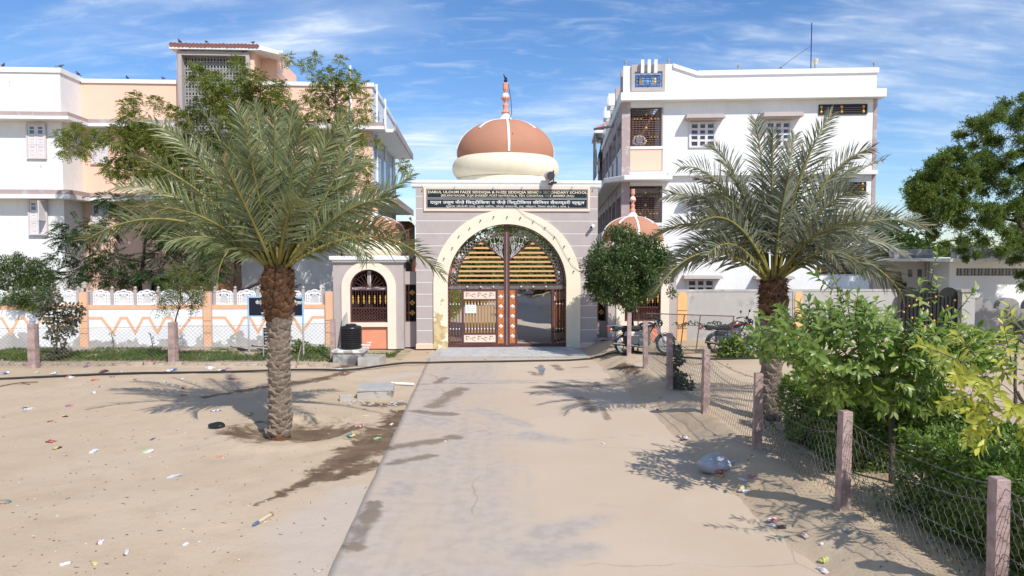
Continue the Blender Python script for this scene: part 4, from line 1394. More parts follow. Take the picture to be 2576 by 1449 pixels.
bays = [(xp[0] - 0.14, xp[1] + 0.14), (xp[1] - 0.14, xp[2] + 0.14), (xp[2] - 0.14, xp[3] + 0.14)]
bal0 = None
post0 = None
bh = wz(728.5) - zb_b
for (xr_, xl_) in bays:
    n = 5
    step = (xr_ - xl_) / n
    for k in range(n):
        xc = xl_ + step * (k + 0.5) - ox
        if bal0 is None:
            bal0 = balustrade_mesh(step * 0.85, bh).build('balustrade_panel', WHITE_CLEAN, cw); o = bal0
        else:
            o = bal0.copy(); COL.objects.link(o)
        o.location = (xc, 0.11, zb_b + 0.002)
        if k == 0: continue
        if post0 is None:
            m_ = MB().box(-0.05, 0.05, -0.05, 0.05, 0, bh + 0.0)
            m_.lathe([(0.03, bh), (0.03, bh + 0.02), (0.055, bh + 0.05), (0.05, bh + 0.09), (0.02, bh + 0.12), (0.0, bh + 0.12)], 10)
            post0 = m_.build('balustrade_post', MAUVE, cw); o = post0
        else:
            o = post0.copy(); COL.objects.link(o)
        o.location = (xl_ + step * k - ox, 0.11, zb_b + 0.002)
    # zigzag painted on the bay
    w = (wx(100) - wx(93.0))
    zt_z, zv = wz(799), wz(836)
    L = xr_ - xl_
    flat, half = L * 0.115, L * 0.026
    nv = 4
    stp = (L - 2 * flat) / nv
    cpts = [(xl_, zt_z)]
    for k in range(nv):
        xs_ = xl_ + flat + stp * k
        cpts += [(xs_ + (half * (1 if k else 0)), zt_z), (xs_ + stp / 2, zv), (xs_ + stp - (half if k < nv - 1 else 0), zt_z)]
    cpts.append((xr_, zt_z))
    mb = MB(); hw_ = w / 2
    off_t, off_b = [], []
    for i, p in enumerate(cpts):
        a = Vector(cpts[max(i - 1, 0)]); b = Vector(p); c = Vector(cpts[min(i + 1, len(cpts) - 1)])
        d1 = (b - a).normalized() if i else (c - b).normalized(); d2 = (c - b).normalized() if i < len(cpts) - 1 else d1
        n1 = Vector((-d1.y, d1.x)); n2 = Vector((-d2.y, d2.x)); nn = (n1 + n2).normalized()
        s = hw_ / max(0.5, nn.dot(n1))
        off_t.append((b.x + nn.x * s - ox, b.y + nn.y * s)); off_b.append((b.x - nn.x * s - ox, b.y - nn.y * s))
    mb.band(off_t, off_b, -0.003, 0.0)
    mb.build('zigzag_stripe', PEACH_STRIPE, cw)
for k, x in enumerate(xp):
    p = MB()
    h_ = wz(733)
    rp = pw / 2
    body = [(-rp, 0.05), (rp, 0.05), (rp, pt - rp * 0.9)] + arcpts(0, pt - rp * 0.9, rp, 0, pi, 10)[1:-1] + [(-rp, pt - rp * 0.9)]
    MB().prism([(a + x - ox, b) for a, b in body], -0.055, -0.03).build('pillar_face', PEACH_STRIPE, cw)
    MB().box(x - ox - rp - 0.03, x - ox + rp + 0.03, -0.03, 0.26, 0.0, h_).build('pillar', MAUVE, cw)
    cr = MB()
    for v in (806.5, 837): cr.box(x - ox - rp, x - ox + rp, -0.058, -0.054, wz(v) - 0.008, wz(v) + 0.008)
    cr.build('pillar_joint', RUST, cw)
    for s in (-1, 1):
        o = post0.copy(); COL.objects.link(o); o.location = (x - ox + s * (rp + 0.10), 0.11, zb_b + 0.002)
# lantern on a pillar
ln = fthing(GF, 'lantern', 'small cream lantern on the pillar of the white wall, by the trees', 'lamp', None, xp[2], yw + 0.1, wz(733))
MB().lathe([(0.03, 0), (0.03, 0.10), (0.05, 0.12)], 10).build('stem', BLACK_METAL, ln)
MB().lathe([(0.05, 0.12), (0.07, 0.14), (0.11, 0.27), (0.10, 0.28)], 14).build('globe', CREAM_RING, ln, True)
MB().lathe([(0.125, 0.27), (0.11, 0.30), (0.03, 0.35), (0.0, 0.37)], 14).build('cap', CONC_DARK, ln, True)

# grey compound wall on the right
yr = 0.35
rz_ = lambda v: GF.px(1900, v, yr)[1]
rx = lambda u: GF.px(u, 800, yr)[0]
gx0, gx1 = rx(1700), rx(2262)
gw = fthing(GF, 'grey_wall', 'bare grey plaster compound wall with orange pillar faces, right of the gate', 'wall', None, gx0, yr, 0)
MB().box(0, gx1 - gx0, 0.0, 0.22, 0.0, rz_(733)).build('wall_body', CONC, gw)
MB().box(0, gx1 - gx0, -0.02, 0.24, rz_(733), rz_(728)).build('coping', CONC, gw)
for ua, ub in ((1703, 1727), (1998, 2016)):
    a, b = rx(ua) - gx0, rx(ub) - gx0
    r_ = (b - a) / 2; c = (a + b) / 2; tp = rz_(733)
    MB().box(a - 0.07, b + 0.03, -0.03, -0.001, 0, tp + 0.02).build('pillar', MAUVE, gw)
    MB().prism([(a, 0.05), (b, 0.05), (b, tp - r_)] + [(c + r_ * cos(t), tp - r_ + r_ * sin(t)) for t in [pi * q / 10 for q in range(1, 10)]] + [(a, tp - r_)], -0.055, -0.0301).build('pillar_face', ORANGE_POST, gw)
    cr = MB()
    for v in (780, 825): cr.box(a, b, -0.058, -0.0545, rz_(v) - 0.012, rz_(v) + 0.012)
    cr.build('pillar_joint', RUST, gw)

# ================================================================== windows


def shutter_window(F, parent, u0, v0, u1, v1, d, glass_rows=2, name='window', open_leaf=False):
    """two-leaf painted window: panes above, raised panels below"""
    x0, x1, z0, z1 = F.rect(u0, v0, u1, v1, d)
    off = parent_off(parent, F)
    x0 -= off; x1 -= off
    fr = MB().band([(x0, z0), (x1, z0), (x1, z1), (x0, z1)], [(x0 + .06, z0 + .06), (x1 - .06, z0 + .06), (x1 - .06, z1 - .06), (x0 + .06, z1 - .06)], d - 0.03, d + 0.05, True)
    xm = (x0 + x1) / 2
    zq = z1 - (z1 - z0) * 0.31
    zh = z0 + (z1 - z0) * 0.40
    win = fr.build(name, WINFRAME, parent)
    for s in (0, 1):
        a, b = (x0 + .06, xm - 0.005) if s == 0 else (xm + 0.005, x1 - .06)
        if open_leaf and s == 1:
            MB().box(a, b, d + 0.08, d + 0.1, zh, z1 - .06).build('dark_opening', DARK_IN, win)
            for q in range(9):
                zz = zh + (z1 - .06 - zh) * (q + 0.5) / 9
                MB().tube([(a, d + 0.03, zz), (b, d + 0.03, zz)], 0.008, 4).build('bar', BLACK_METAL, win)
            MB().box(b - 0.02, b + 0.02, d - 0.5, d - 0.03, zh, z1 - .06).build('open_shutter', SHUTTER, win)
            continue
        lf = MB().band([(a, zh), (b, zh), (b, z1 - .06), (a, z1 - .06)], [(a + .07, zh + .07), (b - .07, zh + .07), (b - .07, z1 - .13), (a + .07, z1 - .13)], d - 0.0, d + 0.035, True)
        lf.box(a + .07, b - .07, d + 0.004, d + 0.03, zq - 0.03, zq + 0.03)
        lf.box(a + .07, b - .07, d + 0.004, d + 0.03, (zq + z1) / 2 - 0.045, (zq + z1) / 2 - 0.01)
        lf.box(a + .07, b - .07, d + 0.02, d + 0.03, zh + 0.07, zq - 0.03)
        for q in range(2):
            za = zh + 0.10 + q * (zq - 0.06 - zh - 0.10) / 2; zb_ = za + (zq - 0.06 - zh - 0.10) / 2 - 0.06
            lf.box(a + .10, b - .10, d + 0.006, d + 0.021, za, zb_)
        lf.build('shutter_leaf', SHUTTER, win)
        MB().box(a + .07, b - .07, d + 0.012, d + 0.018, zq + 0.03, z1 - .13).build('pane', GLASS_BLUE, win)
    for s in (0, 1):
        a, b = (x0 + .06, xm - 0.005) if s == 0 else (xm + 0.005, x1 - .06)
        lf = MB().band([(a, z0 + .06), (b, z0 + .06), (b, zh - .01), (a, zh - .01)], [(a + .07, z0 + .13), (b - .07, z0 + .13), (b - .07, zh - .08), (a + .07, zh - .08)], d - 0.0, d + 0.035, True)
        lf.box(a + .07, b - .07, d + 0.02, d + 0.03, z0 + .13, zh - .08)
        for q in range(2):
            hh = (zh - .08 - z0 - .13) / 2
            lf.box(a + .10, b - .10, d + 0.006, d + 0.021, z0 + .16 + q * hh, z0 + .13 + (q + 1) * hh - .03)
        lf.build('lower_shutter', SHUTTER, win)
    return win


def parent_off(parent, F):
    return (Vector(parent.location) - F.o).dot(F.ax)


# ================================================================== building on the left
lb = fthing(LF, 'school_building', 'white and peach three storey school building on the left with a stair tower', 'building')
Lx = lambda u, v, d=0.0: LF.px(u, v, d)[0]
Lz = lambda v, u, d=0.0: LF.px(u, v, d)[1]
dW = -1.55                                           # white wing stands forward
xw0, xw1 = Lx(-260, 400, dW), Lx(157, 400, dW)
x_r = Lx(936, 300)
zr_w = Lz(182, 80, dW)
LD = 9.6
MB().box(xw0, xw1, dW, 8.0, 0, zr_w).build('white_wing', WHITE_STAIN, lb)
zr = Lz(213, 560)
MB().box(xw1 + 0.002, x_r, 0.0, 6.0, 0, zr).build('peach_wall', PEACH, lb)
MB().box(xw1 + 2, x_r - 0.004, 6.0, LD, 0, zr - 0.1).build('rear_block', WHITE, lb)
MB().box(x_r, x_r + 0.03, 0.02, LD, 0, zr - 0.003).build('side_wall', mat('white_wall_grazing_light', (0.66, 0.70, 0.76), 0.8, 0.04, 0.8, 0.1, 35), lb)  # white wall; its bluish look in grazing light is put into the colour
# copings
for q in ((xw0, xw1 + 0.06, dW - 0.06, dW + 0.25, zr_w, zr_w + 0.20), (xw1 - 0.2, xw1 + 0.06, dW + 0.25, 0.1, zr_w, zr_w + 0.20), (xw1 + 0.065, x_r + 0.1, -0.07, 0.25, zr, zr + 0.17), (x_r - 0.15, x_r + 0.1, 0.25, LD, zr, zr + 0.17)):
    MB().box(*q).build('coping', WHITE_TRIM, lb)
# floor bands: mauve slab edge over a white fascia, following the wings
MAUVE_BAND = patch_mat('band_mauve', (0.43, 0.335, 0.32), (0.46, 0.43, 0.40), 0.55, 0.62, 3.0)
for (vt, vm, vb) in ((286, 297, 305), (479, 491, 501)):
    zt_, zm, zb_ = Lz(vt, 80, dW), Lz(vm, 80, dW), Lz(vb, 80, dW)
    P = 0.55
    for (ya, yb_, mm, nm, ex) in ((zm, zt_, MAUVE_BAND, 'floor_band', 0.0), (zb_, zm, WHITE_TRIM, 'floor_fascia', 0.05)):
        for q in ((xw0, xw1 + P + ex, dW - P - ex, dW - 0.001), (xw1 + 0.001, xw1 + P + ex, dW - 0.001, -P - ex), (xw1 + 0.003, Lx(452, 300), -P - ex, -0.001), (Lx(640, 300), x_r + P + ex, -P - ex, -0.001)):
            MB().box(*q, ya, yb_ - 0.001).build(nm, mm, lb)
    # the right side's deep sunshade
    zz = zb_ - 0.05
    MB().box(x_r + 0.031, x_r + 1.05, -0.001, 9.0, zz + 0.02, zz + 0.17).build('side_sunshade', WHITE_TRIM, lb)
    MB().box(x_r + 1.05, x_r + 1.10, -0.55, 9.0, zz - 0.02, zz + 0.30).build('side_sunshade_lip', MAUVE_BAND, lb)
# windows
shutter_window(LF, lb, 66.5, 310, 116, 399.5, dW - 0.06)
shutter_window(LF, lb, 71, 502, 119, 591, dW - 0.11, open_leaf=True)
shutter_window(LF, lb, 227, 323, 273, 413, -0.06)
shutter_window(LF, lb, 229, 509, 275, 603, -0.06)
x0, x1, z0, z1 = LF.rect(43, 684, 102, 760, dW)
wdw = MB().band([(x0, z0), (x1, z0), (x1, z1), (x0, z1)], [(x0 + .12, z0 + .12), (x1 - .12, z0 + .12), (x1 - .12, z1 - .12), (x0 + .12, z1 - .12)], dW - 0.08, dW - 0.001, True).build('window', WINFRAME, lb)
MB().box(x0 + .12, x1 - .12, dW - 0.03, dW - 0.002, z0 + .12, z1 - .12).build('pane', DARK_IN, wdw)
for u0, u1 in ((375, 440), ):
    x0, x1, z0, z1 = LF.rect(u0, 690, u1, 775, 0)
    wdw = MB().band([(x0, z0), (x1, z0), (x1, z1), (x0, z1)], [(x0 + .12, z0 + .12), (x1 - .12, z0 + .12), (x1 - .12, z1 - .12), (x0 + .12, z1 - .12)], -0.08, -0.001, True).build('window', CONC, lb)
    MB().box(x0 + .12, x1 - .12, -0.03, -0.002, z0 + .12, z1 - .12).build('pane', DARK_IN, wdw)
# porch on the ground floor: dark entrance, then a white room standing forward
x0, x1 = Lx(470, 700, -1.2), Lx(607, 700, -1.2)
MB().box(x0, x1, -1.2, -0.002, Lz(657, 540, -1.2), Lz(640, 540, -1.2)).build('porch_roof', WHITE_TRIM, lb)
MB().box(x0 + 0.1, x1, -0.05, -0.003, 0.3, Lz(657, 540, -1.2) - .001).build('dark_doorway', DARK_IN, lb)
MB().box(x0, x1, -1.2, -1.0, 0.0, Lz(712, 540, -1.2)).build('porch_parapet', ORANGE_PANEL, lb)
x0, x1 = Lx(607, 650, -2.2), Lx(845, 650, -2.2)
MB().box(x0, x1, -2.2, -0.003, 0.0, Lz(520, 700, -2.2)).build('white_porch_room', WHITE_STAIN, lb)
# stair tower
tx0, tx1 = Lx(447, 250, -0.45), Lx(641, 250, -0.45)
ztow = Lz(124, 540, -0.45)
jx0, jx1 = Lx(462, 250, -0.45), Lx(622, 250, -0.45)
jz1, jz0 = Lz(141, 540, -0.45), Lz(400, 540, -0.45)
tw = MB()
tw.box(tx0, jx0 - 0.16, -0.45, 4.6, 0, ztow).box(jx1 + 0.16, tx1, -0.45, 4.6, 0, ztow).box(jx0 - 0.16, jx1 + 0.16, -0.45, 4.6, jz1 + 0.16, ztow).box(jx0 - 0.16, jx1 + 0.16, -0.45, 4.6, 0, jz0 - 0.16)
tw.build('stair_tower', PEACH, lb)
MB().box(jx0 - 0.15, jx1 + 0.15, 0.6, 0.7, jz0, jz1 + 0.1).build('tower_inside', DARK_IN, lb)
MB().band([(jx0 - .16, jz0 - .16), (jx1 + .16, jz0 - .16), (jx1 + .16, jz1 + .16), (jx0 - .16, jz1 + .16)], [(jx0, jz0), (jx1, jz0), (jx1, jz1), (jx0, jz1)], -0.60, 0.1, True).build('jali_frame', MAUVE, lb)
nc, nr = 10, 15
cw_, ch_ = (jx1 - jx0) / nc, (jz1 - jz0) / nr
jb = MB()
t_ = 0.034
for a, b in ((0, t_), (cw_ / 2 - t_ / 1.3, cw_ / 2 + t_ / 1.3), (cw_ - t_, cw_ - 0.008)): jb.box(a + 0.004, b, 0, 0.1, 0.004, ch_ - 0.006)
for a, b in ((0.004, t_), (ch_ * 0.28, ch_ * 0.28 + t_ * 1.3), (ch_ - t_ * 1.5, ch_ - 0.006)): jb.box(0.006, cw_ - 0.01, 0.004, 0.096, a, b)
for s in (cw_ * 0.27, cw_ * 0.73): jb.prism([(s - .07, ch_ - t_ * 1.5 + .001), (s - 0.05, ch_ - t_ * 2.6), (s - .07, ch_ - t_ * 3.0)][::-1], 0.003, 0.09)
first = None
for r_ in range(nr):
    for c_ in range(nc):
        if first is None:
            first = jb.build('jali_block', JALI, lb); o = first
        else:
            o = first.copy(); COL.objects.link(o)
        o.location = (jx0 + c_ * cw_, -0.28, jz0 + r_ * ch_)
# tower roof: slopes to the right and back, white edge under red tiles
ry0 = -0.75
rx0, rx1 = Lx(425, 115, ry0), Lx(652, 118, ry0)
zt0 = Lz(121.5, 425, ry0)
MB().box(rx0, rx1, ry0, 5.0, zt0, zt0 + 0.12).build('tower_roof_slab', WHITE_TRIM, lb)
MB().prism([(rx1 + .001, zt0 + .01), (rx1 + .98, zt0 - .20), (rx1 + .98, zt0 - .04), (rx1 + .001, zt0 + .19)], ry0, 0.9).build('roof_gable_edge', WHITE_TRIM, lb)
tile = None
nt2 = 24
for k in range(nt2):
    if tile is None:
        tile = MB().tube([(0, 0, 0.02), (0, 5.2, 0.05)], 0.095, 8).build('roof_tile', TILE_RED, lb, True); o = tile
    else:
        o = tile.copy(); COL.objects.link(o)
    o.location = (rx0 + 0.1 + (rx1 - rx0 - 0.2) * k / (nt2 - 1), ry0 - 0.03, zt0 + 0.14 + rng.uniform(-0.012, 0.012))
# water tank room right of the tower
MB().box(tx1, Lx(688, 200), 0.6, 4.2, zr, Lz(130, 660)).build('tower_side_room', PEACH, lb)
MB().prism_x([(0.4, Lz(178, 700)), (0.4, Lz(182, 700)), (6.0, zr + 0.1), (6.0, zr + 0.25)], Lx(690, 180), Lx(703, 180)).build('stair_slope', WHITE_TRIM, lb)
MB().tube([(Lx(705, 150), 0.3, Lz(178, 705)), (Lx(705, 150), 0.3, Lz(122, 705))], 0.05, 8).tube([(Lx(705, 150), 0.3, Lz(138, 705)), (Lx(718, 150), 0.3, Lz(138, 705))], 0.04, 8).build('vent_pipe', WHITE_CLEAN, lb)
# pipes and slots on the right side
for (y, z0f, z1f) in ((0.9, 0.62, 1.03), (4.2, 0.75, 1.035), (8, 0.2, 0.9)):
    MB().tube([(x_r + 0.09, y, zr * z0f), (x_r + 0.09, y, zr * z1f)], 0.055, 8).build('drain_pipe', WHITE_CLEAN, lb)
MB().tube([(Lx(883, 300), -0.08, zr * 0.35), (Lx(883, 300), -0.08, zr + 0.9)], 0.05, 8).build('drain_pipe', WHITE_CLEAN, lb)
for g in range(3):
    for q in range(3):
        y = 1.0 + g * 2.8 + q * 0.5
        MB().box(x_r + 0.031, x_r + 0.04, y, y + 0.16, zr - 1.3, zr - 0.65).build('slot_window', DARK_IN, lb)
for fl_ in (0.36, 0.68):
    for y in (1.5, 3.5, 6.2):
        zz = zr * fl_
        f_ = MB().box(x_r + 0.031, x_r + 0.06, y, y + 1.1, zz - 0.8, zz + 0.8).build('side_window', WINFRAME, lb)
        MB().box(x_r + 0.0605, x_r + 0.065, y + 0.1, y + 1.0, zz - 0.7, zz + 0.7).build('pane', GLASS, f_)
MB().box(x_r + 0.0305, x_r + 0.05, 8.3, 9.5, zr * .36, zr * .70).build('rear_bay', BROWN_IN, lb)
# lower annex behind, with a pitched sunshade
axx = x_r + 0.06
MB().box(axx, axx + .72, 9.7, 14, 0, Lz(560, 1000, 12)).build('annex_wall', BROWN_IN, lb)
MB().add([(axx, 9.2, Lz(500, 985, 9.2)), (axx + 1.15, 9.3, Lz(562, 1042, 9.2)), (axx + 1.15, 14, Lz(562, 1042, 9.2)), (axx, 14, Lz(500, 985, 9.2)),
          (axx, 9.2, Lz(509, 985, 9.2)), (axx + 1.1, 9.3, Lz(569, 1042, 9.2)), (axx + 1.1, 14, Lz(569, 1042, 9.2)), (axx, 14, Lz(509, 985, 9.2))],
         [(0, 1, 2, 3), (7, 6, 5, 4), (0, 4, 5, 1), (1, 5, 6, 2), (2, 6, 7, 3)]).build('annex_roof', WHITE_TRIM, lb)

# ================================================================== building on the right
rb = fthing(RF, 'school_building', 'tall white school building on the right with brown grilles and a blue roof grille', 'building')
Rx = lambda u, v, d=0.0: RF.px(u, v, d)[0]
Rz = lambda v, u, d=0.0: RF.px(u, v, d)[1]
bx_l, bx_r = Rx(1585.5, 400), Rx(2203, 350)
cl, cr_ = Rx(1564, 350), Rx(1585, 350)
ztopR = Rz(178, 1900)
RD = 21.0
bay0, bay1 = Rx(1585.5, 330), Rx(1668, 330)
g1t, g1b = Rz(270, 1625), Rz(368, 1625)
g0t, g0b = Rz(467, 1625), Rz(560, 1625)
zc_t, zc_b = Rz(233, 1880), Rz(253, 1880)
fr_ = MB()
fr_.box(bay1, bx_r, 0.0, RD, 0, zc_b + 0.05)
fr_.box(bay0, bay1, 0.0, 0.25, g1t, zc_b + 0.05).box(bay0, bay1, 0.0, 0.25, g0t, g1b - 0.15).box(bay0, bay1, 0.0, 0.25, 0, g0b)
fr_.build('front_wall', WHITE_STAIN, rb)
MB().box(bay0, bay1, 2.6, 2.7, 0, zc_b).build('gallery_back_wall', BROWN_IN, rb)
for z in (g0b - 0.9, g1b - 1.9): MB().box(cl + 0.05, bay1, 0.25, RD, z, z + 0.15).build('gallery_floor', CONC, rb)
MB().box(bay0 + 0.003, bay1 - 0.06, -0.03, -0.001, Rz(429, 1625), Rz(375, 1625)).build('peach_panel', PEACH, rb)
MB().box(bay1 - 0.06, bay1 + 0.0, -0.035, -0.001, Rz(429, 1625), Rz(271, 1625)).build('bay_edge', MAUVE, rb)
MB().box(bay0, bay1 + 0.02, -0.07, 0.22, Rz(375, 1625), Rz(368, 1625)).build('bay_sill', WHITE_TRIM, rb)
# corner column, cornice and parapet
MB().box(cl, cr_, -0.06, 0.4, 0.0, zc_b).build('corner_column', MAUVE_CONC, rb)
MB().box(Rx(1560, 245), Rx(2218, 245), -0.45, 0.6, zc_b, zc_t).box(Rx(1560, 245), Rx(1560, 245) + 0.5, 0.6, RD, zc_b, zc_t).build('cornice', WHITE_TRIM, rb)
pl = Rx(1568, 200); po0, po1 = Rx(1595, 200), Rx(1667, 200); poz0, poz1 = Rz(222.5, 1630), Rz(179, 1630)
pz = Rz(165, 1620)
pa = MB()
pa.box(pl, po0, 0.0, 0.25, zc_t, pz).box(po1, Rx(1693, 200), 0.0, 0.25, zc_t, pz + 0.05).box(po0, po1, 0.0, 0.25, zc_t, poz0).box(po0, po1, 0.0, 0.25, poz1, pz)
pa.prism([(Rx(1693, 200), zc_t), (bx_r - 0.02, zc_t), (bx_r - 0.02, ztopR), (Rx(1756, 200), ztopR), (Rx(1693, 200), pz + 0.05)], 0.0, 0.25)
pa.box(bx_r - 0.27, bx_r - 0.02, 0.251, RD, zc_t, ztopR)
pa.build('parapet', WHITE, rb)
MB().prism([(Rx(1693, 200), pz + 0.05 - 0.15), (Rx(1756, 200), ztopR - 0.16), (Rx(2210, 170), ztopR - 0.16), (Rx(2210, 170), ztopR), (Rx(1756, 200), ztopR + 0.002), (Rx(1693, 200), pz + 0.055)], -0.08, -0.001).build('coping', WHITE_TRIM, rb)
MB().box(Rx(1756, 200), Rx(2210, 170), -0.08, 0.4, ztopR + 0.003, ztopR + 0.04).build('coping_top', WHITE_TRIM, rb)
f0 = [Rx(1588, 195), Rx(1673, 195), Rz(229.7, 1630), Rz(163, 1630)]
MB().band([(f0[0], f0[2]), (f0[1], f0[2]), (f0[1], f0[3]), (f0[0], f0[3])], [(po0 + .02, poz0 + .02), (po1 - .02, poz0 + .02), (po1 - .02, poz1 - .02), (po0 + .02, poz1 - .02)], -0.09, 0.26, True).build('opening_frame', MAUVE, rb)
for u in (1614.5, 1631, 1647.5):
    MB().box(Rx(u - 3.8, 190), Rx(u + 3.8, 190), -0.30, 0.1, Rz(187, 1630), Rz(154, 1630)).build('roof_fin', WHITE_CLEAN, rb)
gB = MB()
x0, x1, z0, z1 = Rx(1599, 200), Rx(1662, 200), Rz(216.5, 1630), Rz(187.5, 1630)
yg = 0.1
for a, b in ((0, 0), (0.055, 0.0)):
    gB.band([(x0 + a * 2, z0 + a), (x1 - a * 2, z0 + a), (x1 - a * 2, z1 - a), (x0 + a * 2, z1 - a)], [(x0 + a * 2 + .035, z0 + a + .035), (x1 - a * 2 - .035, z0 + a + .035), (x1 - a * 2 - .035, z1 - a - .035), (x0 + a * 2 + .035, z1 - a - .035)], yg - .015, yg + .015, True)
xm, zm = (x0 + x1) / 2, (z0 + z1) / 2
for q in (0.33, 0.66): gB.box(x0, x1, yg - .01, yg + .01, z0 + (z1 - z0) * q - .012, z0 + (z1 - z0) * q + .012)
for q in (0.07, 0.14, 0.86, 0.93): gB.box(x0 + (x1 - x0) * q - .012, x0 + (x1 - x0) * q + .012, yg - .01, yg + .01, z0, z1)
for r_ in (0.10, 0.17): gB.band(arcpts(xm, zm, r_, 0, 2 * pi, 16)[:-1], arcpts(xm, zm, r_ - .025, 0, 2 * pi, 16)[:-1], yg - .016, yg + .016, True)
gB.tube([(xm, yg, z0), (xm, yg, poz0)], .012, 5).tube([(po0, yg, zm), (x0, yg, zm)], .012, 5).tube([(po1, yg, zm), (x1, yg, zm)], .012, 5)
gBo = gB.build('roof_grille', BLUE_FRAME, rb)
for u in (1612, 1648): MB().ball((Rx(u, 200), yg - .03, zm + .05), 0.07, 8, 6, (1, .4, 1)).ball((Rx(u, 200), yg - .03, zm - .06), 0.07, 8, 6, (1, .4, 1)).build('gold_ornament', GOLD, gBo, True)
# window grilles of the gallery


def gallery_grille(zb, zt):
    g = MB(); x0, x1 = bay0 + 0.06, bay1 - 0.10
    yy = 0.08
    g.band([(x0, zb), (x1, zb), (x1, zt), (x0, zt)], [(x0 + .035, zb + .035), (x1 - .035, zb + .035), (x1 - .035, zt - .035), (x0 + .035, zt - .035)], yy - .02, yy + .02, True)
    G = g.build('gallery_grille', BROWN_METAL, rb)
    n = 17
    for q in range(1, n):
        z = zb + (zt - zb) * q / n
        MB().box(x0, x1, yy - .008, yy + .008, z - .011, z + .011).build('bar', mat_bar, G)
    for q in range(9):
        x = x0 + (x1 - x0) * (q + .5) / 9
        MB().tube([(x, yy - .012, zb), (x, yy - .012, zt)], .008, 4).build('upright', mat_bar, G)
    xm = (x0 + x1) / 2
    for s in (-1, 1):
        MB().tube([(xm + s * .2, yy - .03, zt - .2), (xm + s * .05, yy - .03, (zt + zb) / 2 + .1), (xm + s * .05, yy - .03, (zt + zb) / 2 - .1), (xm + s * .22, yy - .03, zb + .15)], .01, 4).build('curved_bar', mat_bar, G)
    for (fx_, fz_, r_) in ((.5, .83, .05), (.5, .48, .055), (.5, .13, .05), (.1, .72, .03), (.2, .72, .03), (.32, .72, .03), (.68, .72, .03), (.8, .72, .03), (.9, .72, .03), (.1, .24, .03), (.2, .24, .03), (.32, .24, .03), (.68, .24, .03), (.8, .24, .03), (.9, .24, .03)):
        MB().ball((x0 + (x1 - x0) * fx_, yy - .035, zb + (zt - zb) * fz_), r_, 10, 5, (1, .4, 1)).build('gold_rosette', GOLD, G, True)


mat_bar = mat('grille_bar_paint', (0.22, 0.15, 0.13), 0.5, 0.1, 5, 0)
gallery_grille(g1b + 0.02, g1t - 0.02)
gallery_grille(g0b + 0.02, g0t - 0.02)
MB().box(bay0, bay1, -0.06, 0.22, g0b - 0.12, g0b).build('bay_sill', WHITE_TRIM, rb)
# slab over the first floor, wrapping the left corner
zs1, zs0 = Rz(445, 1620), Rz(459, 1620)
slx0 = Rx(1522, 452)
MB().prism_z([(slx0, 0.35), (Rx(1566, 452), -0.85), (Rx(1684, 452), -0.85), (Rx(1684, 452), -0.001), (cl + .001, -0.001), (cl + .001, RD), (slx0, RD)], zs0 + 0.03, zs1).build('floor_slab', WHITE_TRIM, rb, bevel=0.03)
MB().box(Rx(1680, 434), bx_r + .03, -0.22, -0.001, Rz(441, 1900), Rz(431, 1900)).build('floor_band', WHITE_TRIM, rb)
MB().box(bx_r - 0.12, bx_r + 0.03, -0.02, -0.0005, 0, zc_b).build('edge_strip', MAUVE_CONC, rb)
# windows


def paned_window(u0, v0, u1, v1, rows=4, cols=3, shade=None, cut=None):
    x0, x1, z0, z1 = RF.rect(u0, v0, u1, v1)
    fr = MB().band([(x0, z0), (x1, z0), (x1, z1), (x0, z1)], [(x0 + .09, z0 + .06), (x1 - .09, z0 + .06), (x1 - .09, z1 - .06), (x0 + .09, z1 - .06)], -0.07, -0.001, True)
    w = (x1 - x0 - .18) / cols; h = (z1 - z0 - .12) / rows
    for c in range(1, cols): fr.box(x0 + .09 + w * c - .055, x0 + .09 + w * c + .055, -0.05, -0.0012, z0 + .06, z1 - .06)
    for r_ in range(1, rows): fr.box(x0 + .09, x1 - .09, -0.045, -0.0014, z0 + .06 + h * r_ - .045, z0 + .06 + h * r_ + .045)
    f = fr.build('window', SHUTTER, rb)
    first = None
    for c in range(cols):
        for r_ in range(rows):
            a = x0 + .09 + w * c + .03; b = z0 + .06 + h * r_ + .03
            if first is None:
                first = MB().box(0, w - .06, -0.012, -0.003, 0, h - .06).build('pane', GLASS, f); o = first
            else:
                o = first.copy(); COL.objects.link(o)
            o.location = (a, 0, b)
    if shade:
        a, b, zb_, zt_ = RF.rect(*shade)
        MB().box(a + .12, b - .12, -0.5, -0.001, zb_ - 0.02, zb_ + 0.05).build('sunshade_soffit', MAUVE, rb)
        MB().add([(a, -.55, zb_ + .02), (b, -.55, zb_ + .02), (b, -.001, zb_ + .02), (a, -.001, zb_ + .02), (a + .03, -.52, zt_), (b - .03, -.52, zt_), (b - .03, -.001, zt_ + .03), (a + .03, -.001, zt_ + .03)],
                 [(0, 3, 2, 1), (4, 5, 6, 7), (0, 1, 5, 4), (1, 2, 6, 5), (2, 3, 7, 6), (3, 0, 4, 7)]).build('sunshade', MAUVE, rb)


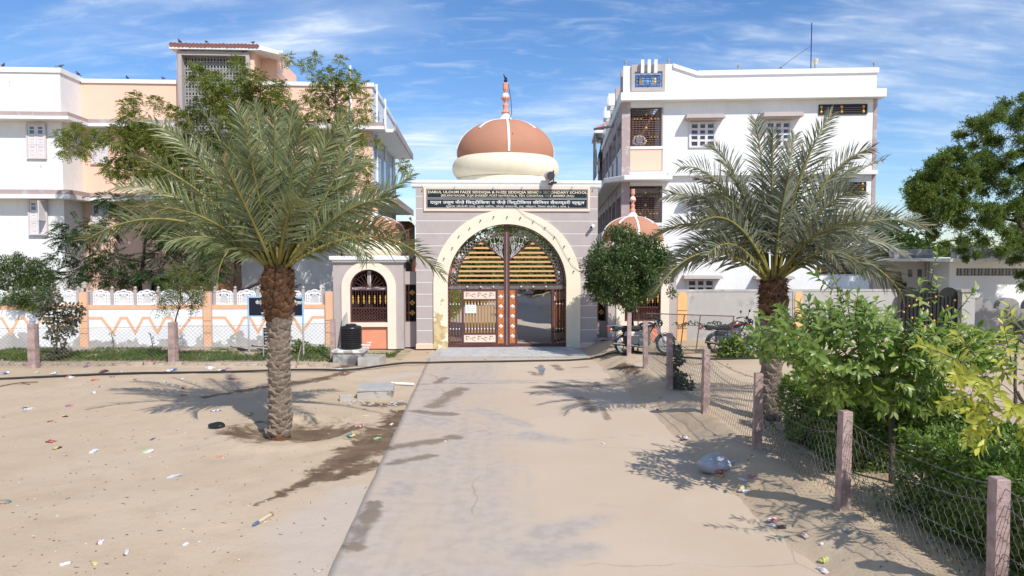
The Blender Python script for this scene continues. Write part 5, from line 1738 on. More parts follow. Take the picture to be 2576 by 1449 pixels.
paned_window(1733, 307, 1801, 371, shade=(1721, 292, 1818, 303))
paned_window(1924, 305, 1991, 369, shade=(1912, 287, 2012, 299))
paned_window(1731, 500, 1798, 565, shade=(1719, 487, 1815, 497))
paned_window(1924, 500, 1991, 565, shade=(1912, 487, 2010, 497))
paned_window(1726, 701, 1798, 768, shade=(1715, 693, 1812, 701))
paned_window(1905, 703, 1975, 768, shade=(1893, 694, 1990, 702))
for (u0, v0, u1, v1) in ((2059, 262, 2181, 288), (2062, 457, 2178, 482), (2056, 664, 2178, 689)):
    x0, x1, z0, z1 = RF.rect(u0, v0, u1, v1)
    g = MB().band([(x0, z0), (x1, z0), (x1, z1), (x0, z1)], [(x0 + .07, z0 + .07), (x1 - .07, z0 + .07), (x1 - .07, z1 - .07), (x0 + .07, z1 - .07)], -0.05, -0.001, True).box(x0 + .07, x1 - .07, -0.01, -0.0015, z0 + .07, z1 - .07)
    G = g.build('vent_grille', BLACK_METAL, rb)
    for q in range(4): MB().box(x0 + .1, x1 - .1, -0.04, -0.02, z0 + .11 + q * .08, z0 + .13 + q * .08).build('bar', mat_bar, G)
    for q in (0.05, 0.47, 0.92):
        x = x0 + (x1 - x0) * q
        MB().ball((x, -.055, (z0 + z1) / 2 + .1), .06, 10, 5, (1, .4, 1)).ball((x, -.055, (z0 + z1) / 2 - .1), .06, 10, 5, (1, .4, 1)).tube([(x, -.05, z0 + .08), (x, -.05, z1 - .08)], .02, 5).build('gold_ornament', GOLD, G, True)
# left flank: open galleries between columns
for k in range(1, 8):
    y = 0.1 + k * 2.75
    MB().box(cl + .002, cl + 0.38, y, y + 0.4, 0, zc_b - .3).build('gallery_column', MAUVE_CONC, rb)
for zz in (g1b, g0b):
    MB().box(cl + 0.06, cl + 0.18, 0.4, RD, zz - 1.15, zz - 0.05).build('gallery_parapet', WHITE, rb)
    MB().box(cl + 0.03, cl + 0.22, 0.4, RD, zz - 0.05, zz + 0.06).build('parapet_rail', WHITE_TRIM, rb)
for z in (zc_b - 0.62, zs0 - 0.5):
    MB().box(cl + 0.02, cl + 0.36, 0.4, RD, z, z + 0.6 - .003).build('gallery_beam', MAUVE, rb)
MB().box(cl + 2.3, cl + 2.4, 2.0, RD, 0, zc_b).build('gallery_inner_wall', BROWN_IN, rb)
MB().box(cl, bay1, 0.0, RD, zc_t - 0.1, zc_t - .002).build('roof_slab', CONC, rb)
# roof parapet along the flank with stepped fins, the tiled stair roof beyond
for k in range(6):
    y = 0.5 + k * 3.1
    MB().box(pl - 0.05, pl + 0.2, y, y + 0.4, zc_t, pz - 0.05).build('flank_post', MAUVE, rb)
    MB().box(pl, pl + 0.15, y + 0.4, y + 3.1, zc_t, zc_t + 0.55).build('flank_parapet', WHITE, rb)
    if k in (1, 2):
        for q in range(3): MB().box(pl - 0.32, pl + 0.06, y + 1 + q * .5, y + 1.18 + q * .5, zc_t + .5, pz - .1).build('flank_fin', WHITE_TRIM, rb)
MB().tube([(pl - 1.0, 5.0, zc_t - .55), (cl + .1, 5.0, zc_t - .4)], .06, 8).build('drain_spout', CONC_DARK, rb)
MB().tube([(cl - 1.6, 19.0, zs1 + .4), (cl + .1, 19.0, zs1 + .5)], .07, 8).build('drain_spout', CONC, rb)
sy = 14.0
sx = Rx(1497, 400, sy); sx2 = Rx(1545, 400, sy)
MB().box(sx + .05, sx + .12, sy + .3, sy + 4.0, Rz(440, 1500, sy), Rz(325, 1500, sy)).build('hanging_sheet', CONC_DARK, rb)
MB().box(sx - .05, sx2, sy - .1, sy + 4.2, Rz(334, 1510, sy), Rz(327, 1510, sy)).build('stair_roof_slab', WHITE_TRIM, rb)
for k in range(9):
    a = MB().tube([(sx + .1, 0, 0), (sx2, 0, .55)], .14, 7).build('roof_tile', TILE_PINK, rb, True)
    a.location = (0, sy + .1 + k * .42, Rz(324, 1510, sy))
# things on the roof
mast = fthing(RF, 'antenna_mast', 'tall thin antenna mast with a guy wire on the right roof', 'antenna', None, Rx(2040, 160, 1.2), 1.2, zc_t)
mh = Rz(57, 2040, 1.2) - zc_t
MB().tube([(0, 0, 0), (0, 0, mh)], .022, 6).build('pole', BLUE_FRAME, mast)
MB().tube([(0, 0, mh * .70), (Rx(1931, 167, 1.2) - Rx(2040, 160, 1.2), 0, ztopR - zc_t + .05)], .010, 4).ball(((Rx(1965, 160, 1.2) - Rx(2040, 160, 1.2)), 0, mh * .70 - (mh * .7 - ztopR + zc_t) * .68), .05, 6, 4).build('guy_wire', STEEL, mast)
rl = fthing(RF, 'roof_lamp', 'cream cone shaped lamp on the right roof beside the antenna mast', 'lamp', None, Rx(2051, 160, .15), .15, ztopR + .04)
MB().lathe([(.05, 0), (.04, .18), (.04, .2)], 8).build('stem', CONC_DARK, rl); MB().lathe([(.05, .2), (.13, .42), (.12, .43)], 10).build('shade', CREAM_RING, rl, True)
for k, u in enumerate((1573.5, 1681.5, 1858, 2199)):
    zz = (pz if u < 1700 else ztopR + .04)
    st_ = fthing(RF, 'roof_lamp_stub', ['short dark lamp stub on the left corner of the right roof', 'short dark lamp stub just right of the white roof fins', 'short dark lamp stub midway along the right roof edge', 'short dark lamp stub on the far right roof corner'][k], 'lamp stub', 'lamp stubs on the right roof', Rx(u, 165, .12), .12, zz + (.05 if k == 1 else 0))
    MB().lathe([(.05, 0), (.05, .05), (.035, .06), (.035, .15), (.055, .16), (.055, .24), (.03, .25)], 8).build('stub', CONC_DARK, st_)

# ================================================================== low building, far right
fb = fthing(FF, 'low_building', 'low flat-roofed building with a perforated band behind the big tree', 'building')
Fx = lambda u, v, d=0.0: FF.px(u, v, d)[0]
Fz = lambda v, u, d=0.0: FF.px(u, v, d)[1]
x0, xm_, x1 = Fx(2235, 660, 1.6), Fx(2389, 660), Fx(2576, 660) + 9
zS = Fz(657, 2450)
jz1, jz0 = Fz(674, 2480), Fz(693.5, 2480)
jx0, jx1 = Fx(2405, 680), Fx(2405, 680) + 5.4
w_ = MB()
w_.box(xm_, jx0, 0, 9, 0, zS).box(jx1, x1, 0, 9, 0, zS).box(jx0, jx1, 0, 9, 0, jz0).box(jx0, jx1, 0, 9, jz1, zS)
w_.build('white_wall', WHITE, fb)
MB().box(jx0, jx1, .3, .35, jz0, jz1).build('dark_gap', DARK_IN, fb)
nb = 18; cw_ = (jx1 - jx0) / nb; ch_ = (jz1 - jz0)
jb = MB()
for q in range(4): jb.box(0.004, cw_ - .004, .01, .09, ch_ * q / 3.35, ch_ * q / 3.35 + .035)
for q in range(3): jb.box(cw_ * q / 2 * .85 + .002, cw_ * q / 2 * .85 + .045, .012, .088, .002, ch_ - .002)
first = None
for k in range(nb):
    if first is None: first = jb.build('jali_block', JALI, fb); o = first
    else: o = first.copy(); COL.objects.link(o)
    o.location = (jx0 + k * cw_, 0, jz0)
MB().box(xm_ - .9, x1, -.85, 9, zS, zS + .13).build('roof_slab', WHITE_TRIM, fb)
MB().box(xm_ + .1, x1, -.15, .1, zS + .13, Fz(624, 2450)).build('parapet', CONC_DARK, fb)
MB().box(x0, xm_ - .002, 1.6, 9, 0, zS).build('cream_wall', mat('cream_grey_wall', (0.55, 0.50, 0.45), .85, .05, 1, .1, 35, dirt=(.4, .36, .33), dirt_amt=.4), fb)
MB().box(x0 - .3, xm_ - .91, .6, 9, zS - .01, zS + .11).build('roof_slab', WHITE_TRIM, fb)
MB().box(x0, xm_ + .09, 1.3, 1.55, zS + .11, Fz(626, 2330, 1.3)).build('parapet', CONC_DARK, fb)
MB().tube([(xm_ - .07, 1.5, 0), (xm_ - .07, 1.5, zS)], .06, 8).build('drain_pipe', CONC, fb)
for (u, z_0, z_1, wd_) in ((2260, 683, 720, 20), (2343, 681, 720, 22)):
    xc = Fx(u, 700, 1.6); h_ = (Fx(u + wd_, 700, 1.6) - Fx(u, 700, 1.6)) / 2
    ztp, zbt = Fz(z_0, u, 1.6), Fz(711, u, 1.6)
    f_ = MB().prism([(xc - h_, zbt), (xc + h_, zbt), (xc + h_ * .45, ztp), (xc - h_ * .45, ztp)], 1.55, 1.598).build('keel_window', BROWN_METAL, fb)
    MB().box(xc - h_ * 1.35, xc + h_ * 1.35, 1.35, 1.597, Fz(736, u, 1.6), zbt - .003).build('window_box', DARK_IN, f_)
for u0, u1 in ((2284, 2294), (2308, 2318), (2370, 2382)):
    MB().box(Fx(u0, 690, 1.6), Fx(u1, 690, 1.6), 1.57, 1.599, Fz(696, 2330, 1.6), Fz(677, 2330, 1.6)).build('small_window', CONC_DARK, fb)

# scalloped grey wall and its pillar
SF = Frame(17.0, 25.9, -3.0)
Sx = lambda u, v=790: SF.px(u, v)[0]
Sz = lambda v, u=2480: SF.px(u, v)[1]
sw_ = fthing(SF, 'scalloped_wall', 'grey stained wall with a scalloped top at the far right', 'wall', None, Sx(2441), 0, 0)
sx0 = Sx(2441)
poly = [(0, 0)]
wv = Sx(2510) - Sx(2442)
zv, zp = Sz(776), Sz(749)
n = 5
top = []
for k in range(n):
    a = k * wv
    for q in range(13):
        t = pi - pi * q / 12
        top.append((a + wv * .5 * .86 + wv * .5 * .86 * cos(t) * .9, zv + (zp - zv) * sin(t) ** .8))
    top.append((a + wv * .93, zv)); top.append((a + wv * .99, zv))
poly += [(n * wv, 0)] + top[::-1]
MB().prism(poly, 0, .32).build('wall_body', CONC_WALL, sw_)
gp_ = fthing(SF, 'gate_pillar', 'grey concrete pillar with a flat cap between black gate and scalloped wall', 'pillar', None, Sx(2432), 0, 0)
hw_ = (Sx(2449) - Sx(2415.6)) / 2
MB().box(-hw_, hw_ - .01, -.1, hw_ * 1.6, 0, Sz(733)).build('shaft', CONC, gp_)
MB().box(-hw_ - .07, hw_ + .07, -.17, hw_ * 1.6 + .07, Sz(733), Sz(727.5)).build('cap', CONC_DARK, gp_)
bg = fthing(SF, 'black_gate', 'black metal gate with arched tops and small gold flowers near the low building', 'gate', None, Sx(2345), .1, 0)
g0, g1 = Sx(2268) - Sx(2345), Sx(2413) - Sx(2345)
f_ = MB()
nA = 3
wa = (g1 - g0) / nA
for k in range(nA):
    c = g0 + wa * (k + .5); zt_ = Sz(738, 2340) + (0.12 if k == 1 else 0)
    pl_ = [(c - wa / 2 + .01, .12), (c + wa / 2 - .01, .12), (c + wa / 2 - .01, zt_ - .1)] + arcpts(c, zt_ - .1, wa / 2 - .01, 0, pi, 10)[1:-1] + [(c - wa / 2 + .01, zt_ - .1)]
    MB().prism(pl_, 0, .03).build('gate_sheet', BLACK_METAL, bg)
    for q in range(6):
        MB().ball((c + wa * .33 * cos(q * 1.7), -.01, zt_ - .25 - .22 * q), .045, 8, 4, (1, .4, 1)).build('gold_flower', GOLD, bg, True)
    for q in range(5):
        x = c - wa / 2 + wa * (q + .5) / 5
        MB().tube([(x, -.02, .12), (x, -.02, zt_ - .1)], .014, 5).build('bar', BLACK_METAL, bg)

# ================================================================== seen through the gate
pk = thing('pink_house', 'pink and white house behind the gate, left of the inner road', 'house', (-6.5, 56, 0), radians(2))
MB().box(-4.5, 4.2, 0, 7, 0, 2.3).build('pink_wall', mat('salmon_wall', (.66, .30, .24), .85, .06, 1, .1), pk)
MB().box(-4.5, 4.0, .4, 7, 2.301, 3.0).build('peach_wall', PEACH, pk)
MB().box(-4.8, 4.3, -.4, 7.2, 3.0, 3.2).build('roof_slab', WHITE_TRIM, pk)
for x in (-3, -.2, 2.2):
    w2 = MB().box(x, x + 1.2, -.05, -.001, .9, 2.0).build('window', WINFRAME, pk); MB().box(x + .1, x + 1.1, -.06, -.0505, 1.0, 1.9).build('pane', GLASS, w2)
hh = thing('far_house', 'dark low house at the end of the inner road behind the gate', 'house', (5.5, 80, 0), 0)
MB().box(-7, 6, 0, 6, 0, 2.6).build('wall', BROWN_IN, hh)
MB().box(-7.4, 6.4, -.8, 6.5, 2.6, 2.85).build('roof_slab', WHITE_TRIM, hh)
for x in (-5, -2, 1, 4): MB().box(x, x + 1.3, -.05, -.001, .3, 2.1).build('doorway', DARK_IN, hh)

# ================================================================== vegetation tools


def unit(v): return v / np.maximum(np.linalg.norm(v, axis=1, keepdims=True), 1e-9)


def rand_dirs(n, up=0.0):
    d = npr.normal(size=(n, 3)); d[:, 2] += up
    return unit(d)


def blades(base, d, w, L, W, fold=0.25, droop=0.0):
    """4-vertex leaves folded along the rib: base, left, right, tip"""
    n = len(base)
    L = np.broadcast_to(np.asarray(L, float), (n,))[:, None]; W = np.broadcast_to(np.asarray(W, float), (n,))[:, None]
    s = unit(np.cross(d, w)); nn = np.cross(s, d)
    mid = base + d * L * 0.45 - nn * 0 + np.array([0, 0, -1.0]) * L * droop * 0.2
    tip = base + d * L + np.array([0, 0, -1.0]) * L * droop
    V = np.stack([base, mid + s * W / 2 + nn * W * fold, mid - s * W / 2 + nn * W * fold, tip], 1).reshape(-1, 3)
    k = np.arange(n)[:, None] * 4
    F = np.concatenate([k + np.array([[0, 3, 1]]), k + np.array([[0, 2, 3]])], 0)
    return V, F


def big_leaves(base, d, w, L, W, curl=0.25):
    """12-vertex lance-shaped leaves with a rib and a drooping, curled blade"""
    n = len(base)
    L = np.broadcast_to(np.asarray(L, float), (n,)); W = np.broadcast_to(np.asarray(W, float), (n,))
    s = unit(np.cross(d, w)); nn = np.cross(s, d)
    st = [(0.0, 0.06), (0.22, 0.74), (0.48, 1.0), (0.76, 0.62), (1.0, 0.03)]
    P = []
    for t, q in st:
        c = base + d * (L * t * (1 - 0.12 * t))[:, None] - nn * (L * curl * t * t)[:, None]
        o = s * (W * q * 0.5)[:, None]; lift = nn * (W * q * 0.16)[:, None]
        P += [c - o + lift, c, c + o + lift]
    V = np.stack(P, 1).reshape(-1, 3)
    k = np.arange(n)[:, None] * 15
    F = []
    for r in range(4):
        b = r * 3
        for a in (0, 1):
            F.append(k + np.array([[b + a, b + a + 1, b + a + 4, b + a + 3]]))
    return V, np.concatenate(F, 0)


def pinnate(base, d, L, pairs, leaflet, width, droop=0.35):
    """compound leaves: leaflets in pairs along a drooping stalk"""
    n = len(base)
    w = np.tile(np.array([[0, 0, 1.0]]), (n, 1)) + npr.normal(size=(n, 3)) * 0.25
    s = unit(np.cross(d, w)); nn = np.cross(s, d)
    B, D, Wv, LL = [], [], [], []
    L = np.broadcast_to(np.asarray(L, float), (n,))
    for i in range(pairs):
        t = 0.22 + 0.75 * i / max(1, pairs - 1)
        p = base + d * (L * t)[:, None] + np.array([0, 0, -1.0]) * (L * droop * t * t)[:, None]
        for sg in (-1, 1):
            dd_ = unit(d * 0.55 + s * sg * 0.85 + np.array([0, 0, -0.35]) + npr.normal(size=(n, 3)) * 0.16)
            B.append(p); D.append(dd_); Wv.append(nn + npr.normal(size=(n, 3)) * 0.25); LL.append(np.full(n, leaflet * (1.0 - 0.35 * abs(t - 0.5))) * npr.uniform(0.75, 1.15, n))
    return blades(np.concatenate(B), np.concatenate(D), np.concatenate(Wv), np.concatenate(LL), np.concatenate(LL) * width, 0.15, 0.1)


def merge(parts):
    V, F, o = [], [], 0
    for v, f in parts:
        V.append(v); F.append(f + o); o += len(v)
    return np.concatenate(V), np.concatenate(F)


def ball_pts(c, r, n, shell=0.45, sq=(1, 1, 1)):
    d = rand_dirs(n)
    q = npr.uniform(shell, 1.0, n)[:, None] ** 0.8
    return np.array(c)[None, :] + d * q * r * np.array(sq)[None, :], d


def bez(p0, p1, p2, n):
    return [(p0 * (1 - t) ** 2 + p1 * 2 * t * (1 - t) + p2 * t * t) for t in [i / n for i in range(n + 1)]]


def limb_mesh(mb, trunk, r0, r1, clusters, rb=0.03, origin=Vector((0, 0, 0))):
    """trunk tube, then a curved limb from the trunk to every clump"""
    n = len(trunk)
    pts = []
    for i in range(n - 1):
        for k in range(5): pts.append(trunk[i].lerp(trunk[i + 1], k / 5))
    pts.append(trunk[-1])
    for p in pts[1:-1]: p += Vector((rng.uniform(-1, 1), rng.uniform(-1, 1), 0)) * r0 * 0.25
    m = len(pts)
    mb.tube([p - origin for p in pts], [r0 + (r1 - r0) * (i / (m - 1)) ** 0.8 for i in range(m)], 8)
    nodes = [(p, r0 + (r1 - r0) * i / (m - 1)) for i, p in enumerate(pts) if i > m * 0.25]
    for c, r in sorted(clusters, key=lambda q: (q[0] - trunk[-1]).length):
        best = min(nodes, key=lambda q: (q[0] - c).length * (1.0 if q[0].z < c.z + 0.2 else 1.8) + (0.4 if q[1] < 0.02 else 0))
        p0 = best[0]; d = c - p0
        L = d.length
        if L < 0.05: continue
        rr_ = min(best[1] * 0.7, rb * (0.6 + 0.5 * L))
        ctrl = p0 + d * 0.5 + Vector((rng.uniform(-.15, .15), rng.uniform(-.15, .15), 0.18)) * L
        b = bez(p0, ctrl, c, 5)
        mb.tube([p - origin for p in b], [rr_ * (1 - 0.75 * i / 5) for i in range(6)], 5, False)
        for i in range(2, 6): nodes.append((b[i], rr_ * (1 - 0.75 * i / 5)))
        for _ in range(3):
            e = c + Vector(rand_dirs(1, 0.3)[0]) * r * 0.8
            mb.tube([c - origin, (c + e) / 2 + Vector((0, 0, 0.04)) - origin, e - origin], [rr_ * 0.3, rr_ * 0.22, 0.003], 4, False)


def tree(name, label, cat, trunk, r0, r1, clusters, leaf_fn, lmat, bark=BARK, group=None, rb=0.03):
    t = thing(name, label, cat, trunk[0], 0, group)
    o = Vector(trunk[0])
    mb = MB()
    limb_mesh(mb, [Vector(p) for p in trunk], r0, r1, clusters, rb, o)
    mb.build('trunk', bark, t, True, angle=180)
    V, F = merge([leaf_fn(np.array(c), r) for c, r in clusters])
    np_mesh('crown', V - np.array(o), F, lmat, t, kind='stuff')
    return t


def px_clusters(lst, Y, dy=0.8):
    out = []
    for (u, v, r) in lst:
        y = Y + rng.uniform(-dy, dy)
        out.append((at(u, v, y), r / FPX * y))
    return out


# leaf paints
L_PALM = leaf_mat('date_palm_leaflet', (0.105, 0.135, 0.055), (0.31, 0.335, 0.175), 0.40, 0.22, 0.5, (0.36, 0.28, 0.15), 0.05, tcol=(1.5, 1.6, 0.8))
L_PALM2 = leaf_mat('date_palm_leaflet_grey', (0.095, 0.108, 0.07), (0.33, 0.34, 0.245), 0.40, 0.2, 0.5, (0.34, 0.27, 0.17), 0.05, tcol=(1.4, 1.5, 0.9))
L_NEEM = leaf_mat('neem_leaf', (0.115, 0.155, 0.03), (0.32, 0.335, 0.078), 0.42, 0.34, 0.4, (0.22, 0.19, 0.035), 0.08)
L_DARK = leaf_mat('feathery_leaf', (0.03, 0.062, 0.02), (0.075, 0.125, 0.036), 0.45, 0.25, 0.4)
L_OLE = leaf_mat('oleander_leaf', (0.05, 0.088, 0.022), (0.125, 0.17, 0.05), 0.45, 0.3, 0.4)
L_GREY = leaf_mat('dusty_leaf', (0.085, 0.085, 0.055), (0.16, 0.155, 0.10), 0.6, 0.15, 0.3)
L_ROUND = leaf_mat('glossy_dark_leaf', (0.05, 0.09, 0.026), (0.145, 0.205, 0.062), 0.35, 0.2, 0.5)
L_ACACIA = leaf_mat('acacia_leaf', (0.07, 0.12, 0.03), (0.19, 0.245, 0.058), 0.5, 0.32, 0.3, (0.25, 0.27, 0.045), 0.10)
L_FRONT = leaf_mat('lance_leaf_green', (0.11, 0.19, 0.028), (0.29, 0.37, 0.10), 0.36, 0.36, 0.5, (0.36, 0.38, 0.14), 0.18)
L_YELLOW = leaf_mat('lance_leaf_yellow', (0.40, 0.44, 0.05), (0.72, 0.68, 0.15), 0.4, 0.35, 0.45, tcol=(1.2, 1.2, 0.5))
L_HEDGE = leaf_mat('hedge_leaf', (0.075, 0.135, 0.026), (0.24, 0.33, 0.07), 0.36, 0.25, 0.5)
L_FAR = leaf_mat('far_leaf', (0.08, 0.115, 0.03), (0.17, 0.21, 0.06), 0.6, 0.3, 0.3)
L_GRASS = leaf_mat('grass_blade', (0.055, 0.11, 0.018), (0.13, 0.21, 0.04), 0.5, 0.3, 0.3, (0.25, 0.22, 0.08), 0.08)
RACHIS = mat('palm_rachis', (0.24, 0.21, 0.055), 0.5, 0.2, 4, 0.05)
LEAFBASE = mat('palm_leaf_base', (0.25, 0.195, 0.15), 0.95, 0.35, 7, 0.8, 30, 0.015, dirt=(0.40, 0.32, 0.25), dirt_amt=0.7, dirt_scale=6)
LEAFBASE_BROWN = mat('palm_leaf_base_brown', (0.15, 0.075, 0.038), 0.95, 0.4, 8, 0.8, 30, 0.015, dirt=(0.30, 0.18, 0.09), dirt_amt=0.6, dirt_scale=6)
FIBRE = mat('palm_fibre', (0.13, 0.062, 0.032), 0.95, 0.4, 10, 0.5, 30)

# ================================================================== date palms


def frond(parent, P0, P1, P2, lmat, nl=62, Ll=0.55, roll=0.0, width=0.042, org=Vector((0, 0, 0)), wild=1.0):
    n = 26
    pts = bez(P0, P1, P2, n)
    t = np.linspace(0, 1, n + 1)
    R = np.array(pts)
    T = unit(np.gradient(R, axis=0))
    up = np.array([0, 0, 1.0])
    U = up[None] - T * (T @ up)[:, None]
    weak = np.linalg.norm(U, axis=1) < 0.15
    out = np.array([P2.x - P0.x, P2.y - P0.y, 0.0]); out /= max(1e-6, np.linalg.norm(out))
    U[weak] = -out - T[weak] * (T[weak] @ -out)[:, None]
    U = unit(U)
    S = np.cross(T, U)
    cr, sr = cos(roll), sin(roll)
    U, S = U * cr + S * sr, S * cr - U * sr
    B, D, W, L, WW = [], [], [], [], []
    lt = 0.16 + 0.84 * (np.arange(nl) + 0.5) / nl
    for sg in (-1, 1):
        tt = np.clip(lt + npr.normal(size=nl) * 0.004, 0, 0.999)
        x = tt * n; i = x.astype(int); f = (x - i)[:, None]
        p = R[i] * (1 - f) + R[i + 1] * f; ti = T[i]; ui = U[i]; si = S[i]
        ang = np.radians(66 - 34 * tt ** 1.2) + npr.normal(size=nl) * 0.11 * wild
        vee = np.radians(24) + npr.normal(size=nl) * 0.20 * wild
        d = ti * np.cos(ang)[:, None] + (si * sg * np.cos(vee)[:, None] + ui * np.sin(vee)[:, None]) * np.sin(ang)[:, None]
        ll = Ll * (0.55 + 0.75 * np.sin(np.pi * np.clip(tt * 0.95 + 0.02, 0, 1)) ** 0.8) * (1 - 0.35 * tt) * npr.uniform(0.86, 1.08, nl)
        B.append(p); D.append(unit(d)); W.append(ui + npr.normal(size=(nl, 3)) * 0.25 + si * sg * 0.3); L.append(ll); WW.append(np.full(nl, width) * (1 - 0.3 * tt))
    B, D, W, L, WW = map(np.concatenate, (B, D, W, L, WW))
    m = len(B)
    s = unit(np.cross(D, W)); g = np.array([0, 0, -1.0])
    q0 = B
    q1 = B + D * (L * 0.5)[:, None] + g * (L * 0.03)[:, None]
    q2 = B + D * L[:, None] + g * (L * 0.16)[:, None]
    V = np.stack([q0 - s * WW[:, None] * 0.35, q0 + s * WW[:, None] * 0.35, q1 - s * WW[:, None] * .5, q1 + s * WW[:, None] * .5, q2], 1).reshape(-1, 3)
    k = np.arange(m)[:, None] * 5
    F = np.concatenate([k + np.array([[0, 1, 3]]), k + np.array([[0, 3, 2]]), k + np.array([[2, 3, 4]])], 0)
    o = np_mesh('frond', V - np.array(org), F, lmat, parent)
    MB().tube([p - org for p in pts], [0.034 * (1 - 0.86 * i / n) + 0.002 for i in range(n + 1)], 5).build('rachis', RACHIS, o, True, angle=180)
    return o


def palm(label, base, hubz, r_bot, r_top, fronds, lmat, extra, Lf, brown_from, seed):
    global npr
    npr = np.random.default_rng(seed); rng.seed(seed)
    t = thing('date_palm', label, 'palm tree', base, 0, 'date palms')
    H = hubz - base.z
    prof = [(r_bot * 1.12, -0.1), (r_bot * 1.0, 0.15), (r_bot * 0.92, H * 0.3), (r_bot * 0.95, H * 0.6), (r_top * 0.86, H * 0.8), (r_top * 0.92, H * 0.93), (r_top * 0.55, H * 1.03), (0.02, H * 1.08)]
    MB().lathe(prof, 18).build('trunk', LEAFBASE_BROWN, t, True)

    def rad(z):
        for (ra, za), (rb, zb) in zip(prof, prof[1:]):
            if za <= z <= zb: return ra + (rb - ra) * (z - za) / (zb - za)
        return r_top * 0.6
    # old leaf bases: stubs that overlap like scales
    shapes = []
    for q in range(5):
        w = rng.uniform(0.10, 0.15); h = rng.uniform(0.12, 0.20); d = rng.uniform(0.05, 0.095)
        vs = [(-w, -.02, -h * .55), (w, -.02, -h * .55), (w * .9, d * .55, -h * .1), (w * .55, d, h * .42), (0.01, d * 1.1, h * .5), (-w * .5, d * .95, h * .40), (-w * .9, d * .5, -h * .1), (0, d * .55, -h * .35), (w * .55, d * .4, h * .5), (-w * .5, d * .4, h * .5), (-w * .8, -.03, h * .55), (w * .8, -.03, h * .55)]
        vs = [(x + rng.uniform(-.008, .008), y + rng.uniform(-.006, .006), z + rng.uniform(-.008, .008)) for x, y, z in vs]
        fs = [(0, 1, 7), (0, 7, 6), (1, 2, 7), (2, 3, 7), (3, 4, 7), (4, 5, 7), (5, 6, 7), (3, 8, 4), (4, 9, 5), (4, 8, 9), (2, 11, 8, 3), (6, 5, 9, 10), (1, 11, 2), (0, 6, 10), (8, 11, 10, 9)]
        for mm in (LEAFBASE, LEAFBASE_BROWN):
            me = bpy.data.meshes.new('leaf_base'); me.from_pydata(vs, [], fs); me.materials.append(mm); shapes.append(me)
    z = 0.05; a = 0.0
    cnt = 0
    while z < H * 0.985:
        r = rad(z)
        brown = z > H * brown_from + rng.uniform(-.12, .12)
        me = shapes[2 * rng.randrange(5) + (1 if brown else 0)]
        o = bpy.data.objects.new('leaf_base', me); COL.objects.link(o); o.parent = t
        a += radians(137.5)
        k = r / 0.23
        o.location = (r * sin(a) * .97, -r * cos(a) * .97, z)
        o.rotation_euler = (rng.uniform(-.28, .12), rng.uniform(-.22, .22), a + pi)
        s = k * rng.uniform(.85, 1.3); o.scale = (s, s, s * 1.05)
        z += 0.0150 * (1.0 + 0.25 * (k - 1)); cnt += 1
    # fibres near the top
    n = 900
    az = npr.uniform(0, 2 * pi, n); zz = npr.uniform(H * max(.55, brown_from), H * 1.02, n)
    rr_ = np.array([rad(q) for q in zz])
    B = np.stack([rr_ * np.cos(az), rr_ * np.sin(az), zz], 1)
    D = unit(np.stack([np.cos(az), np.sin(az), npr.uniform(-.9, .9, n)], 1) + npr.normal(size=(n, 3)) * .5)
    V, F = blades(B, D, rand_dirs(n), npr.uniform(.05, .16, n), .014, 0, .35)
    np_mesh('fibre', V, F, FIBRE, t, kind='stuff')
    hub = Vector((base.x, base.y, hubz))
    for (tu, tv, dy, cu, cv) in fronds:
        tip = at(tu, tv, base.y + dy); mid = at(cu, cv, base.y + dy * 0.45)
        a_ = atan2(tip.y - base.y, tip.x - base.x)
        p0 = hub + Vector((cos(a_), sin(a_), 0)) * r_top * .5 + Vector((0, 0, -.12 + .2 * rng.random()))
        frond(t, p0, mid, tip, lmat, 64, Lf, rng.choice((-1, 1)) * (rng.uniform(.55, 1.15) * abs(cos(a_)) + rng.uniform(0, .25)), .031, base)
    for k in range(extra):
        a_ = 2 * pi * k / extra + rng.uniform(-.2, .2)
        el = radians(rng.choice([80, 72, 64, 55] if seed == 11 else [78, 68, 58, 45]) + rng.uniform(-5, 5))
        L = rng.uniform(2.7, 3.3) * Lf / .55
        d = Vector((cos(a_) * cos(el), sin(a_) * cos(el), sin(el)))
        p0 = hub + Vector((cos(a_), sin(a_), 0)) * r_top * .4
        mid = p0 + d * L * .55
        tip = p0 + d * L * .88 + Vector((cos(a_), sin(a_), 0)) * L * .16 - Vector((0, 0, 1)) * L * (.12 + .30 * cos(el))
        frond(t, p0, mid, tip, lmat, 56, Lf, rng.choice((-1, 1)) * (rng.uniform(.5, 1.1) * abs(cos(a_)) + rng.uniform(0, .25)), .030, base)
    return t


